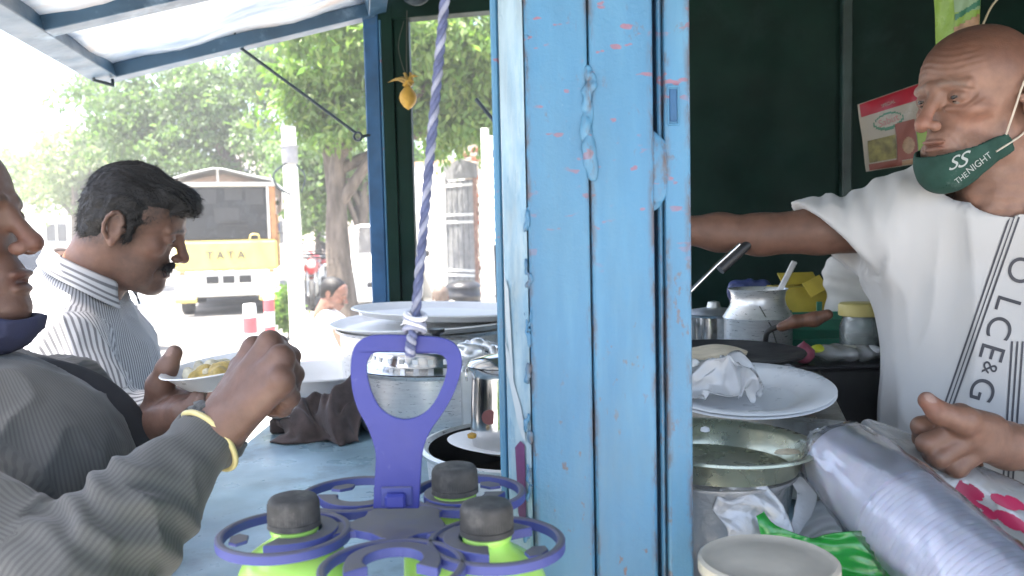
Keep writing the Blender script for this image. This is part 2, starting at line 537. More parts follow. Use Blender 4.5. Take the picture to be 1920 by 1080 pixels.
def dusty_blue():
    m, nt, p, oc = new_mat('dusty_violet_blue_plastic')
    g = nt.nodes.new('ShaderNodeNewGeometry')
    sep = nt.nodes.new('ShaderNodeSeparateXYZ'); nt.links.new(g.outputs['Normal'], sep.inputs[0])
    up = _ramp(nt, sep.outputs['Z'], [(0.55, 0.0), (0.9, 1.0)])     # dust settles on faces that lie flat
    n = _ramp(nt, _noise(nt, oc, 40, 6, 0.7), [(0.25, 0.7), (0.6, 1.0)])
    c = _mix(nt, _math(nt, 'MULTIPLY', up, n), (0.040, 0.052, 0.21), (0.115, 0.108, 0.105))
    nt.links.new(c, p.inputs['Base Color'])
    p.inputs['Roughness'].default_value = 0.55
    return m
M['dusty_blue'] = dusty_blue()
M['cap'] = mat('dusty_black_cap_plastic', (0.055, 0.053, 0.050), 0.7, var=0.35, vscale=60, dirt=(0.15, 0.14, 0.125), dirt_amt=0.3, dscale=30)
def green_bottle():
    m, nt, p, oc = new_mat('translucent_lime_plastic')
    c = _ramp(nt, _noise(nt, oc, 20, 3), [(0.3, (0.34, 0.64, 0.10)), (0.7, (0.46, 0.76, 0.19))])
    nt.links.new(c, p.inputs['Base Color'])
    p.inputs['Roughness'].default_value = 0.22
    p.inputs['Subsurface Weight'].default_value = 0.35
    p.inputs['Subsurface Radius'].default_value = (0.03, 0.05, 0.01)
    return m
M['lime'] = green_bottle()
def film(name, col, amt, rough=0.12, bs=42, bd=0.004, gloss=0.05, bstr=0.9):    # clear plastic film: part mirror, part see-through
    m, nt, p, oc = new_mat(name)
    nt.nodes.remove(p)
    out = nt.nodes['Material Output']
    tr = nt.nodes.new('ShaderNodeBsdfTransparent')
    gl = nt.nodes.new('ShaderNodeBsdfGlossy'); gl.inputs['Roughness'].default_value = rough
    df = nt.nodes.new('ShaderNodeBsdfTranslucent'); df.inputs['Color'].default_value = (*col, 1)
    d2 = nt.nodes.new('ShaderNodeBsdfDiffuse'); d2.inputs['Color'].default_value = (*col, 1)
    b = nt.nodes.new('ShaderNodeBump'); b.inputs['Strength'].default_value = bstr; b.inputs['Distance'].default_value = 0.004
    b.inputs['Distance'].default_value = bd
    nt.links.new(_noise(nt, oc, bs, 5, 0.6, 1.2), b.inputs['Height'])
    for n in (gl, d2): nt.links.new(b.outputs[0], n.inputs['Normal'])
    def ms(f, a, c):
        x = nt.nodes.new('ShaderNodeMixShader')
        if isinstance(f, float): x.inputs[0].default_value = f
        else: nt.links.new(f, x.inputs[0])
        nt.links.new(a, x.inputs[1]); nt.links.new(c, x.inputs[2])
        return x.outputs[0]
    milky = ms(0.5, df.outputs[0], d2.outputs[0])
    a = ms(amt, tr.outputs[0], milky)
    fr = nt.nodes.new('ShaderNodeFresnel'); fr.inputs['IOR'].default_value = 1.5
    nt.links.new(b.outputs[0], fr.inputs['Normal'])
    nt.links.new(ms(_math(nt, 'ADD', fr.outputs[0], gloss, True), a, gl.outputs[0]), out.inputs['Surface'])
    return m
M['film'] = film('clear_plastic_film', (0.85, 0.86, 0.9), 0.14, 0.06, 14, 0.006, 0.05, 0.5)
M['film_milky'] = film('milky_plastic_film', (0.80, 0.81, 0.83), 0.45, 0.16, 40, 0.004, 0.10)
M['clear_jar'] = film('clear_jar_plastic', (0.6, 0.7, 0.7), 0.3, 0.08)
M['white_bag'] = film('white_polythene', (0.84, 0.85, 0.87), 0.90, 0.25, 70, 0.0015, 0.06)
M['green_bag'] = film('green_polythene', (0.035, 0.46, 0.07), 0.94, 0.2, 60, 0.0012, 0.04)
M['cloth_brown'] = mat('dirty_brown_cloth', (0.085, 0.062, 0.058), 0.95, var=0.5, vscale=25, bump=0.5, bscale=240, sheen=0.2)
M['ink'] = mat('black_ink', (0.075, 0.075, 0.085), 0.8, var=0.2)
M['white_ink'] = mat('white_ink', (0.42, 0.45, 0.43), 0.7, var=0.1)
# ================================================================ ground
ZC = 1.10                                # height of the stall's counter
M['ground'] = mat('dusty_concrete_ground', (0.33, 0.31, 0.28), 0.9, var=0.2, vscale=0.8, bump=0.4, bscale=25, bdist=0.01, dirt=(0.20, 0.18, 0.16), dirt_amt=0.3, dscale=0.5)
M['pave'] = mat('grey_pavement', (0.38, 0.37, 0.35), 0.9, var=0.15, vscale=3, bump=0.4, bscale=40, bdist=0.006)
tag(mesh('ground', [(-120, -60, 0), (120, -60, 0), (120, 160, 0), (-120, 160, 0)], [(0, 1, 2, 3)], M['ground']), kind='structure')
M['road'] = mat('dusty_asphalt', (0.13, 0.125, 0.12), 0.9, var=0.2, vscale=2, bump=0.5, bscale=60, bdist=0.006, dirt=(0.28, 0.26, 0.23), dirt_amt=0.5, dscale=0.7)
tag(mesh('road', [(-12, -40, 0.004), (-2.9, -40, 0.004), (-3.6, 120, 0.004), (-14, 120, 0.004)], [(0, 1, 2, 3)], M['road']), kind='structure')
for i in range(1):
    tag(box2('pavement', (-2.75, -8, 0.0), (-0.1, 60, 0.12), M['pave'], bev=0.02), kind='structure')

# ================================================================ the kiosk
kiosk = thing('food_kiosk', 'blue painted sheet metal food kiosk with raised awning flap and dark green inside', 'kiosk', (0.3, 1.6, 0.12))
def part(o, parent=kiosk): return o
DP = 0.80                                # near corner post
post = box2('corner_post', (WX(992, DP), DP, 0.12), (WX(1108, DP), DP + 0.06, 2.25), M['paint'], kiosk, 0.003, seg=2)
box2('board', (WX(1111, DP), DP + 0.001, 0.12), (WX(1229, DP), DP + 0.058, 2.25), M['paint'], post, 0.003, seg=2)
# slanted left flange, worn, sky glare painted in as a paler blue, with a thin darker lip at its edge
a0, a1 = Vector((WX(990, DP), DP + 0.001, 0.12)), Vector((WX(946, DP + 0.03), DP + 0.03, 0.12))
v = []
for z in (0.12, 2.25):
    for q in (a0, a1, a1 + Vector((0.004, 0.012, 0)), a0 + Vector((0.001, 0.055, 0))): v.append((q.x, q.y, z))
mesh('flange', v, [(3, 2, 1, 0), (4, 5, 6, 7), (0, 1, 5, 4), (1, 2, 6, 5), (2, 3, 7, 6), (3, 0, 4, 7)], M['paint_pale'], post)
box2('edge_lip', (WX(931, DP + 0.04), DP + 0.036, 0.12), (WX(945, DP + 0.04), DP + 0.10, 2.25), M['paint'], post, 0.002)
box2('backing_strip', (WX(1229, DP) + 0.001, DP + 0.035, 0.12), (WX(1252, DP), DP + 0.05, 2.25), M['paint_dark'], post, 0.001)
frame = box2('shutter_frame', (WX(1251, DP), DP + 0.006, 0.12), (WX(1300, DP), DP + 0.05, 2.25), M['paint'], kiosk, 0.003, seg=2)
box2('shutter_lip', (WX(1240, DP), DP + 0.012, 0.12), (WX(1249, DP), DP + 0.034, 2.25), M['paint'], frame, 0.0015)
# raised rectangular latch plate on the frame
lc = W(1263, 197, DP + 0.004)
for dx, dz, sx, sz in ((-0.005, 0, 0.0018, 0.036), (0.005, 0, 0.0018, 0.036), (0, 0.0175, 0.011, 0.002), (0, -0.0175, 0.011, 0.002)):
    box('latch_plate', (lc.x + dx, DP + 0.006, lc.z + dz), (sx, 0.004, sz), M['paint'], frame, bev=0.0006)
box('latch_plate', (lc.x, DP + 0.0062, lc.z), (0.007, 0.002, 0.030), M['paint_dark'], frame, bev=0.0006)
def lump(px0, py0, px1, py1, r0, D, seed, parent):
    a, b = W(px0, py0, D), W(px1, py1, D)
    F = Field((min(a.x, b.x) - 0.02, D - 0.02, min(a.z, b.z) - 0.02), (max(a.x, b.x) + 0.02, D + 0.02, max(a.z, b.z) + 0.02), 0.0011)
    rs = random.Random(seed)
    n = 14
    for i in range(n):
        t = i / (n - 1)
        p = a.lerp(b, t) + Vector((rs.uniform(-.0035, .0035), rs.uniform(-.002, .002), 0))
        F.ell(p, (r0 * rs.uniform(.5, 1.15), min(0.0022, r0) * rs.uniform(.5, 1.1), r0 * rs.uniform(1.0, 2.6)), 0.003)
    V, Fc = F.surf(1)
    return np_mesh('weld_lump', V, Fc, M['paint'], parent)
lump(1108, 135, 1098, 255, 0.0042, DP - 0.001, 1, post)
lump(1100, 255, 1112, 325, 0.0045, DP - 0.001, 2, post)
lump(1228, 278, 1230, 360, 0.0085, DP + 0.008, 3, post)
lump(989, 20, 992, 130, 0.0014, DP + 0.001, 4, post)
for k in range(7):                       # runs of dried paint down the flange edge
    lump(988 + k % 2 * 3, 390 + k * 97, 990 + k % 3 * 2, 430 + k * 97 + 12 * (k % 3), 0.0013, DP + 0.001, 20 + k, post)
# torn sticker remains on the flange
M['sticker_white'] = mat('torn_white_sticker', (0.36, 0.42, 0.46), 0.4, var=0.1)
M['sticker_plum'] = mat('plum_sticker', (0.10, 0.035, 0.10), 0.45, var=0.2)
def on_flange(px, py, off=0.0015):
    d = ray(px, py)
    n = Vector((-(a1 - a0).y, (a1 - a0).x, 0)).normalized()
    if n.y > 0: n = -n
    t = (a0 - CAM_LOC).dot(n) / d.dot(n)
    return CAM_LOC + d * t + n * off
def flange_patch(name, outline, m, off):
    pts = [on_flange(x, y, off) for x, y in outline]
    mesh(name, pts, [tuple(range(len(pts)))], m, post)
flange_patch('sticker', [(949, 640), (956, 660), (966, 720), (978, 760), (986, 800), (987, 828), (980, 818), (972, 790), (962, 740), (952, 690)], M['sticker_white'], 0.0012)
flange_patch('sticker', [(968, 838), (978, 826), (986, 834), (988, 900), (989, 975), (980, 985), (974, 960), (971, 890)], M['sticker_plum'], 0.0016)
flange_patch('sticker', [(949, 520), (956, 540), (962, 640), (966, 720), (958, 660), (950, 590)], M['sticker_white'], 0.002)

# far corner post: blue outside, dark green inside, thin slit of daylight between its boards
DF = 2.40
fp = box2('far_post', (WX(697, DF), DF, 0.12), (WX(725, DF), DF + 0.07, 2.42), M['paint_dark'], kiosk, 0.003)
box2('edge_strip', (WX(725, DF) + 0.0005, DF + 0.004, 0.12), (WX(729, DF), DF + 0.06, 2.42), M['paint'], fp, 0.001)
box2('green_board', (WX(729, DF) + 0.001, DF + 0.002, 0.12), (WX(750.3, DF), DF + 0.06, 2.42), M['green'], fp, 0.001)
box2('green_board', (WX(751.6, DF), DF + 0.01, 0.12), (WX(780, DF), DF + 0.06, 2.42), M['green'], fp, 0.003)
# far end header, following the roof slope
h0, h1 = W(700, 38, DF), W(1330, -18, DF)
beam('header', h0 + Vector((0, 0.03, 0.075)), h1 + Vector((0, 0.03, 0.075)), 0.055, 0.15, M['green'], kiosk)
hk = W(776, -5, DF - 0.02)
tube('hook_pipe', spline([hk + Vector((-0.03, 0, 0.03)), hk + Vector((-0.012, -0.02, -0.01)), hk + Vector((0.02, -0.02, -0.015)), hk + Vector((0.05, 0, 0.02))], 6), 0.012, M['rod'], kiosk, 8)
# end wall panels behind the cook, roof, back wall, floor, counter
xw0, xw1 = 0.30, 1.9
box2('wall_panel', (xw0, 2.50, 0.12), (WX(1578, 2.5), 2.53, 2.5), M['green'], kiosk, 0.003)
box2('wall_batten', (WX(1579, 2.47), 2.47, 0.12), (WX(1597, 2.47), 2.498, 2.5), M['green_strip'], kiosk, 0.003)
box2('wall_panel', (WX(1578, 2.5) + 0.0005, 2.506, 0.12), (xw1, 2.53, 2.5), M['green'], kiosk, 0.003)
box2('wall_panel', (xw1, 0.62, 0.12), (xw1 + 0.03, 2.53, 2.5), M['green'], kiosk, 0.003)
M['roof'] = mat('roof_sheet', (0.03, 0.06, 0.06), 0.6, var=0.3)
mesh('roof', [(-0.45, -0.55, 2.26), (1.98, -0.55, 2.50), (1.98, 2.62, 2.50), (-0.45, 2.62, 2.26), (-0.45, -0.55, 2.29), (1.98, -0.55, 2.53), (1.98, 2.62, 2.53), (-0.45, 2.62, 2.29)],
     [(0, 1, 2, 3), (7, 6, 5, 4), (0, 4, 5, 1), (1, 5, 6, 2), (2, 6, 7, 3), (3, 7, 4, 0)], M['roof'], kiosk)  # near eave drawn out over the camera, unseen, to dim the post
box2('floor', (-0.1, 0.80, 0.12), (1.9, 2.5, 0.17), M['green'], kiosk, 0.002)
cnt = box2('counter', (-0.52, 0.90, ZC - 0.03), (0.56, 2.39, ZC), M['counter'], kiosk, 0.004)
box2('counter_panel', (-0.30, 0.92, 0.171), (-0.27, 2.38, ZC - 0.031), M['paint_dark'], kiosk, 0.003)
box2('end_shelf', (0.20, 0.60, ZC - 0.035), (1.5, 1.08, ZC - 0.004), M['counter'], kiosk, 0.004)
box2('end_panel', (0.17, 0.63, 0.12), (1.9, 0.66, ZC - 0.036), M['paint_dark'], kiosk, 0.003)
# ---------------- awning: a hinged shutter lifted on a stay rod
f_dir = Vector((math.sin(R(-10)), math.cos(R(-10)), 0))
o_dir = Vector((-f_dir.y, f_dir.x, 0)) * 1.0
H1 = W(690, 22, 2.40)
C1 = W(200, 140, 2.28)
slope = (C1 - H1)
upn = f_dir.cross(slope).normalized()
if upn.z < 0: upn = -upn
LEN = 2.35
awn = bpy.data.objects.new('awning', None)
rails = []
def aw(u, t): return H1 + slope * u - f_dir * t
M['awning_rail'] = mat('awning_rail_paint', (0.034, 0.080, 0.135), 0.4, var=0.25, vscale=9, bump=0.1, dirt=(0.2, 0.3, 0.4), dirt_amt=0.2)
def sheet_mat():
    m, nt, p, oc = new_mat('milky_roof_sheet')
    c = _ramp(nt, _noise(nt, _map(nt, oc, (1, 3, 1)), 3.2, 4), [(0.3, (0.26, 0.36, 0.50)), (0.5, (0.60, 0.64, 0.68)), (0.75, (0.66, 0.56, 0.50))])
    nt.links.new(c, p.inputs['Base Color'])
    p.inputs['Roughness'].default_value = 0.3
    t = nt.nodes.new('ShaderNodeBsdfTranslucent'); nt.links.new(c, t.inputs['Color'])
    x = nt.nodes.new('ShaderNodeMixShader'); x.inputs[0].default_value = 0.20
    nt.links.new(p.outputs[0], x.inputs[1]); nt.links.new(t.outputs[0], x.inputs[2])
    nt.links.new(x.outputs[0], nt.nodes['Material Output'].inputs['Surface'])
    _bump(nt, p, _noise(nt, _map(nt, oc, (1, 2.5, 1)), 5, 3), 0.5, 0.02)
    return m
# slightly buckled sheet
n1, n2 = 14, 40
v, f = [], []
for i in range(n1 + 1):
    for j in range(n2 + 1):
        q = aw(i / n1, LEN * j / n2) + upn * (0.016 + 0.006 * math.sin(i * 1.1 + j * 0.5) + 0.004 * math.sin(j * 1.3))
        v.append(q)
for i in range(n1):
    for j in range(n2): f.append((i * (n2 + 1) + j, (i + 1) * (n2 + 1) + j, (i + 1) * (n2 + 1) + j + 1, i * (n2 + 1) + j + 1))
aws = mesh('awning', v, f, sheet_mat(), kiosk, True)
so = aws.modifiers.new('thick', 'SOLIDIFY'); so.thickness = 0.003
beam('rail', aw(-0.02, 0.0), aw(1.03, 0.0), 0.058, 0.036, M['awning_rail'], aws, upn)
beam('rail', aw(1.0, 0.03), aw(1.0, LEN), 0.058, 0.040, M['awning_rail'], aws, upn)
beam('rail', aw(-0.03, 0.03), aw(-0.03, LEN), 0.05, 0.04, M['awning_rail'], aws, upn)
for t in (0.52, 1.15, 1.75, 2.32):
    beam('rail', aw(0.0, t), aw(0.965, t), 0.055, 0.036, M['awning_rail'], aws, upn)
for du in (0.33, 0.66):
    beam('slat', aw(du, 1.2), aw(du, LEN), 0.03, 0.02, M['awning_rail'], aws, upn)
# dark latch bracket near the outer corner and a hook under it
lb = W(168, 100, 2.05)
beam('latch', W(146, 60, 2.1), W(184, 128, 2.18), 0.034, 0.022, M['rod'], aws)
beam('latch', W(132, 56, 2.1), W(162, 58, 2.1), 0.03, 0.014, M['rod'], aws)
beam('latch', W(168, 84, 2.1), W(186, 92, 2.12), 0.02, 0.012, M['alu_dull'], aws)
tube('latch', [W(172, 118, 2.17), W(176, 150, 2.2), W(198, 156, 2.22), W(212, 160, 2.23), W(211, 150, 2.25)], 0.0045, M['rod'], aws, 6)
tube('crease_line', [W(438, -10, 2.28), W(441, 40, 2.3), W(440, 82, 2.32)], 0.003, M['rod'], aws, 6)  # crease of the sheet, drawn in as a thin dark tube
# stay rod with an eye at each end
s0, s1 = W(446, 86, 2.33), W(668, 250, 2.39)
rod = tube('stay_rod', [s0, s1], 0.0042, M['rod'], kiosk, 8)
ring = []
rc = W(671, 256, 2.39)
for i in range(16):
    a = 2 * math.pi * i / 16
    ring.append(rc + Vector((math.cos(a) * 0.011, 0, math.sin(a) * 0.011)))
tube('eye', ring, 0.0033, M['rod'], rod, 6, True)
tube('eye', [rc + Vector((0.010, 0, 0)), W(703, 252, 2.41)], 0.004, M['rod'], rod, 6)
box('rod_clip', s0 + Vector((0, 0, 0.008)), (0.03, 0.03, 0.014), M['alu_dull'], rod, bev=0.003)
# second stay rod, of the flap at the far end
tube('stay_rod', [W(893, 186, 2.62), W(985, 300, 2.5)], 0.006, M['rod'], kiosk, 8)
# ================================================================ the street behind
def leaf_mat(name, a, b, c):
    m, nt, p, oc = new_mat(name)
    g = nt.nodes.new('ShaderNodeNewGeometry')
    rnd = g.outputs['Random Per Island']
    col = _ramp(nt, rnd, [(0.1, a), (0.5, b), (0.9, c)])
    nt.links.new(col, p.inputs['Base Color'])
    p.inputs['Roughness'].default_value = 0.5
    t = nt.nodes.new('ShaderNodeBsdfTranslucent')
    nt.links.new(_mix(nt, 1.0, col, (1.0, 1.25, 0.5), 'MULTIPLY'), t.inputs['Color'])
    x = nt.nodes.new('ShaderNodeMixShader'); x.inputs[0].default_value = 0.5
    nt.links.new(p.outputs[0], x.inputs[1]); nt.links.new(t.outputs[0], x.inputs[2])
    nt.links.new(x.outputs[0], nt.nodes['Material Output'].inputs['Surface'])
    return m
M['leaf_bright'] = leaf_mat('fresh_leaf', (0.10, 0.18, 0.045), (0.15, 0.235, 0.065), (0.20, 0.26, 0.08))
M['leaf_deep'] = leaf_mat('less_sunlit_leaf', (0.09, 0.145, 0.065), (0.125, 0.185, 0.085), (0.17, 0.22, 0.12))  # darker green paints in the weaker sun on the trees behind
M['leaf_pale'] = leaf_mat('overexposed_pale_leaf', (0.17, 0.21, 0.12), (0.21, 0.25, 0.15), (0.25, 0.27, 0.18))  # leaf colour made pale to carry the overexposure
M['bark'] = mat('grey_brown_bark', (0.13, 0.105, 0.085), 0.95, var=0.45, vscale=9, stretch=(1, 1, 0.3), bump=0.9, bscale=22, bdist=0.03)
def leaves(name, blobs, n, ll, lw, m, parent, seed, droop=0.5, clump=0.3, per=60):
    rs = np.random.default_rng(seed)
    vol = np.array([b[1][0] * b[1][1] * b[1][2] for b in blobs]); vol = vol / vol.sum()
    nc = max(1, n // per)
    bi = rs.choice(len(blobs), nc, p=vol)
    u = rs.normal(size=(nc, 3)); u /= np.linalg.norm(u, axis=1)[:, None]
    rr = rs.random(nc) ** 0.42
    C = np.array([blobs[i][0] for i in bi]) + u * rr[:, None] * np.array([blobs[i][1] for i in bi])
    size = clump * (0.5 + rs.random(nc))
    ci = np.repeat(np.arange(nc), per)
    P = C[ci] + rs.normal(size=(nc * per, 3)) * size[ci][:, None] * np.array([0.55, 0.55, 0.38])
    d = rs.normal(size=(len(P), 3)); d[:, 2] -= droop * 1.4
    d /= np.linalg.norm(d, axis=1)[:, None]
    s = np.cross(d, rs.normal(size=(len(P), 3))); s /= np.linalg.norm(s, axis=1)[:, None] + 1e-9
    L = ll * (0.6 + 0.8 * rs.random(len(P)))[:, None]; Wd = lw * (0.6 + 0.8 * rs.random(len(P)))[:, None]
    V = np.stack([P, P + d * L * 0.45 + s * Wd, P + d * L, P + d * L * 0.45 - s * Wd], 1).reshape(-1, 3)
    F = np.arange(len(V)).reshape(-1, 4)
    return np_mesh(name, V, F, m, parent, smooth=False)
def branchy(base, top, r0, blobs, m, parent, seed, nb=5):
    rs = random.Random(seed)
    base, top = Vector(base), Vector(top)
    mid = base.lerp(top, 0.5) + Vector((rs.uniform(-.15, .15), rs.uniform(-.15, .15), 0))
    pts = spline([base, mid, top], 8)
    rad = [r0 * (1.25 - 0.75 * i / (len(pts) - 1)) if i else r0 * 1.5 for i in range(len(pts))]
    tr = tube('trunk', pts, rad, m, parent, 12)
    for i in range(nb):
        b = blobs[i % len(blobs)]
        s = pts[len(pts) // 2 + i % (len(pts) // 2)]
        e = Vector(b[0]) + Vector([rs.uniform(-.6, .6) * q for q in b[1]])
        mm = s.lerp(e, 0.5) + Vector((0, 0, rs.uniform(0.1, 0.5)))
        q = spline([s, mm, e], 6)
        tube('limb', q, [r0 * 0.5 * (1 - 0.85 * k / (len(q) - 1)) for k in range(len(q))], m, tr, 7)
    return tr
def tree(label, base, topz, r0, blobs, n, ll, lw, lm, seed, droop=0.5, clump=0.3, nb=6, lean=(0, 0)):
    t = thing('tree', label, 'tree', base, 'trees along the street')
    branchy(base, Vector(base) + Vector((lean[0], lean[1], topz)), r0, blobs, M['bark'], t, seed, nb)
    leaves('crown', blobs, n, ll, lw, lm, t, seed, droop, clump)
    return t
def blob(px, py, D, rx, rz, ry=None): return (W(px, py, D), (rx / 1600 * D, ry if ry else rx / 1600 * D, rz / 1600 * D))
def gpt(px, D): q = W(px, 540, D); return Vector((q.x, q.y, 0))
tree('tall bright green feathery tree with a thick trunk standing right of the white pole', gpt(645, 13), 3.0, 0.20,
     [blob(600, 130, 13, 95, 90), blob(720, 60, 12.4, 170, 90), blob(860, 90, 12.6, 130, 105), blob(640, 215, 12.6, 80, 60), blob(560, 190, 13, 60, 60), blob(900, 200, 13, 90, 70), blob(800, 215, 13, 80, 60), blob(830, 260, 13.5, 60, 40)],
     26000, 0.15, 0.029, M['leaf_bright'], 3, 0.9, 0.24, 9)
tree('broad dark green tree behind the yellow truck', gpt(455, 24), 3.6, 0.22,
     [blob(330, 230, 24, 150, 90), blob(430, 190, 24, 130, 80), blob(240, 250, 24, 100, 70), blob(500, 290, 23, 100, 70), blob(390, 300, 24.5, 140, 60), blob(300, 165, 25, 150, 60), blob(450, 130, 25, 140, 60), blob(200, 190, 25, 90, 50), blob(560, 120, 25, 90, 70)],
     24000, 0.18, 0.046, M['leaf_deep'], 5, 0.5, 0.34, 8)
tree('shady dark tree behind the thick trunk and white pole', gpt(690, 19), 2.6, 0.16,
     [blob(600, 300, 19, 80, 60), blob(690, 330, 20, 75, 60), blob(630, 370, 21, 55, 45), blob(770, 330, 20, 60, 60)],
     14000, 0.17, 0.045, M['leaf_deep'], 7, 0.7, 0.4, 7)
tree('pale overexposed tree at far left behind the dark haired man', gpt(150, 33), 3.4, 0.2,
     [blob(170, 300, 33, 90, 70), blob(120, 350, 33, 70, 60), blob(220, 340, 34, 70, 60), blob(60, 330, 36, 80, 60)],
     9000, 0.22, 0.06, M['leaf_pale'], 9, 0.4, 0.5, 7)
tree('slim light green tree between the white pole and the thick trunk', gpt(600, 27), 2.4, 0.12,
     [blob(590, 390, 27, 45, 40), blob(605, 350, 27, 45, 40)], 5000, 0.2, 0.05, M['leaf_bright'], 12, 0.5, 0.4, 5)
tree('leafy tree over the white boundary wall with a bare brown branch', gpt(1010, 16), 3.0, 0.18,
     [blob(880, 260, 16, 70, 45), blob(950, 200, 16, 90, 90), blob(1000, 120, 16, 100, 100)], 12000, 0.17, 0.035, M['leaf_bright'], 15, 0.7, 0.4, 6)
bt = thing('bush', 'small yellow green bush at the foot of the white pole', 'bush', gpt(535, 12), None)
leaves('foliage', [(gpt(537, 12) + Vector((0, 0, 0.42)), (0.16, 0.16, 0.3))], 900, 0.11, 0.03, M['leaf_bright'], bt, 21, 0.0, 0.1, 20)
tube('stem', [gpt(537, 12), gpt(537, 12) + Vector((0.02, 0, 0.45))], 0.012, M['bark'], bt, 6)
# bare branch stub seen beside the kiosk's post
tube('limb', [W(862, 158, 13), W(890, 152, 13), W(940, 140, 13.2), W(1000, 150, 14)], [0.05, 0.09, 0.11, 0.14], M['bark'], bpy.data.objects['tree.005'], 8)

# ---------------- utility pole
M['limewash'] = mat('limewashed_concrete', (0.72, 0.70, 0.66), 0.9, var=0.1, bump=0.3, bscale=30)
pb = gpt(556, 11)
pole = thing('utility_pole', 'white painted concrete pole beside the yellow truck', 'pole', pb)
tube('shaft', [pb, pb + Vector((-0.01, 0, 1.6)), Vector((pb.x - 0.02, pb.y, W(545, 238, 11).z))], [0.105, 0.098, 0.088], M['limewash'], pole, 16)
q = W(545, 292, 10.88)
lathe('junction_box', [(0, -0.10), (0.095, -0.10), (0.10, -0.09), (0.10, 0.10), (0.115, 0.105), (0.115, 0.12), (0, 0.125)], (q.x, q.y - 0.04, q.z), mat('grey_box', (0.26, 0.26, 0.27), 0.5), pole, 16)
tube('cable', spline([W(538, 305, 10.8), W(514, 325, 10.8), W(520, 350, 10.8), W(545, 365, 10.84)], 6), 0.014, M['rod'], pole, 6)
tube('cable', spline([W(555, 308, 10.8), W(572, 330, 10.8), W(566, 360, 10.85)], 6), 0.01, M['rod'], pole, 6)

# ---------------- truck
M['truck_yellow'] = mat('truck_yellow', (0.80, 0.64, 0.18), 0.4, var=0.12, vscale=4, coat=0.2, dirt=(0.5, 0.4, 0.2), dirt_amt=0.2)
M['truck_orange'] = mat('truck_orange', (0.50, 0.24, 0.10), 0.5, var=0.2)
M['cream'] = mat('cream_paint', (0.74, 0.72, 0.66), 0.5, var=0.08)
M['glass_dark'] = mat('dark_windscreen', (0.022, 0.024, 0.027), 0.25, var=0.5, vscale=3)
M['tarp'] = mat('white_tarpaulin', (0.66, 0.66, 0.65), 0.8, var=0.12, vscale=3, bump=0.6, bscale=6, bdist=0.03)
M['rubber'] = mat('tyre_rubber', (0.05, 0.05, 0.05), 0.9, var=0.3)
M['lamp_glass'] = mat('headlamp_glass', (0.6, 0.62, 0.62), 0.15, var=0.1)
M['chrome_grey'] = mat('grey_rim', (0.35, 0.35, 0.35), 0.5, 0.6)
def wheel(center, axis, r, w, parent):
    rot = basis(axis, (0, 0, 1)) @ Matrix.Rotation(R(90), 3, 'Y')
    wh = lathe('wheel', [(r * 0.62, -w / 2), (r * 0.93, -w / 2), (r, -w * 0.35), (r, w * 0.35), (r * 0.93, w / 2), (r * 0.62, w / 2), (r * 0.62, -w / 2)], center, M['rubber'], parent, 24, rot)
    lathe('rim', [(0, -w * 0.36), (r * 0.25, -w * 0.36), (r * 0.3, -w * 0.25), (r * 0.6, -w * 0.42), (r * 0.6, w * 0.42), (r * 0.3, w * 0.25), (r * 0.25, w * 0.36), (0, w * 0.36)], center, M['chrome_grey'], wh, 20, rot)
def text_mesh(s, size, depth=0.0):
    c = bpy.data.curves.new('txt', 'FONT')
    c.body = s; c.size = size; c.align_x = 'CENTER'; c.align_y = 'CENTER'; c.extrude = depth
    o = bpy.data.objects.new('txt', c); COL.objects.link(o)
    dg = bpy.context.evaluated_depsgraph_get()
    me = bpy.data.meshes.new_from_object(o.evaluated_get(dg))
    bpy.data.objects.remove(o); bpy.data.curves.remove(c)
    return me
tb = gpt(428, 15.9)
truck = thing('truck', 'yellow cargo truck with dark windscreen and white tarpaulin roof facing the stall', 'truck', tb)
T = Matrix.Rotation(R(16.5), 3, 'Z')
def tp(x, y, z): return tb + T @ Vector((x, y, z))
def tbox(name, a, b, m, parent=truck, bev=0.01):
    a, b = Vector(a), Vector(b); c = (a + b) / 2
    return box(name, tp(*c), [abs(b[i] - a[i]) for i in range(3)], m, parent, T, bev)
cab = tbox('cab', (-0.92, 0.10, 0.82), (0.92, 1.5, 1.40), M['truck_yellow'], bev=0.05)
tbox('bonnet_panel', (-0.90, 0.03, 0.84), (0.90, 0.12, 1.38), M['truck_yellow'], cab, 0.03)
tbox('pillar', (-0.92, 0.14, 1.40), (-0.80, 1.5, 2.40), M['cream'], cab, 0.02)
tbox('pillar', (0.80, 0.14, 1.40), (0.92, 1.5, 2.40), M['truck_orange'], cab, 0.02)
tbox('pillar', (0.755, 0.12, 1.40), (0.80, 0.2, 2.40), M['cream'], cab, 0.01)
tbox('roof', (-0.94, 0.10, 2.40), (0.94, 1.5, 2.48), M['cream'], cab, 0.02)
ws = tbox('windscreen', (-0.80, 0.20, 1.42), (0.755, 0.23, 2.39), M['glass_dark'], truck, 0.004)
for x0, x1, z0, z1 in ((-0.45, -0.15, 2.08, 2.36), (0.0, 0.32, 2.15, 2.38), (0.38, 0.7, 2.06, 2.36), (-0.2, 0.25, 1.72, 2.0)):
    tbox('sun_strip', (x0, 0.192, z0), (x1, 0.198, z1), mat('dim_visor', (0.05, 0.05, 0.05), 0.6), ws, 0.002)
tbox('wiper', (-0.1, 0.18, 1.74), (0.42, 0.19, 1.76), M['black_plastic'], ws, 0.002)
tbox('wiper', (-0.05, 0.18, 1.66), (0.40, 0.19, 1.68), M['black_plastic'], ws, 0.002)
tbox('lamp_panel', (-0.93, 0.0, 0.50), (0.93, 0.16, 0.83), M['cream'], cab, 0.03)
for x0, x1 in ((-0.38, -0.16), (-0.09, 0.12), (0.20, 0.42)):
    tbox('grille_slot', (x0, -0.012, 0.60), (x1, 0.004, 0.74), M['black_plastic'], cab, 0.004)
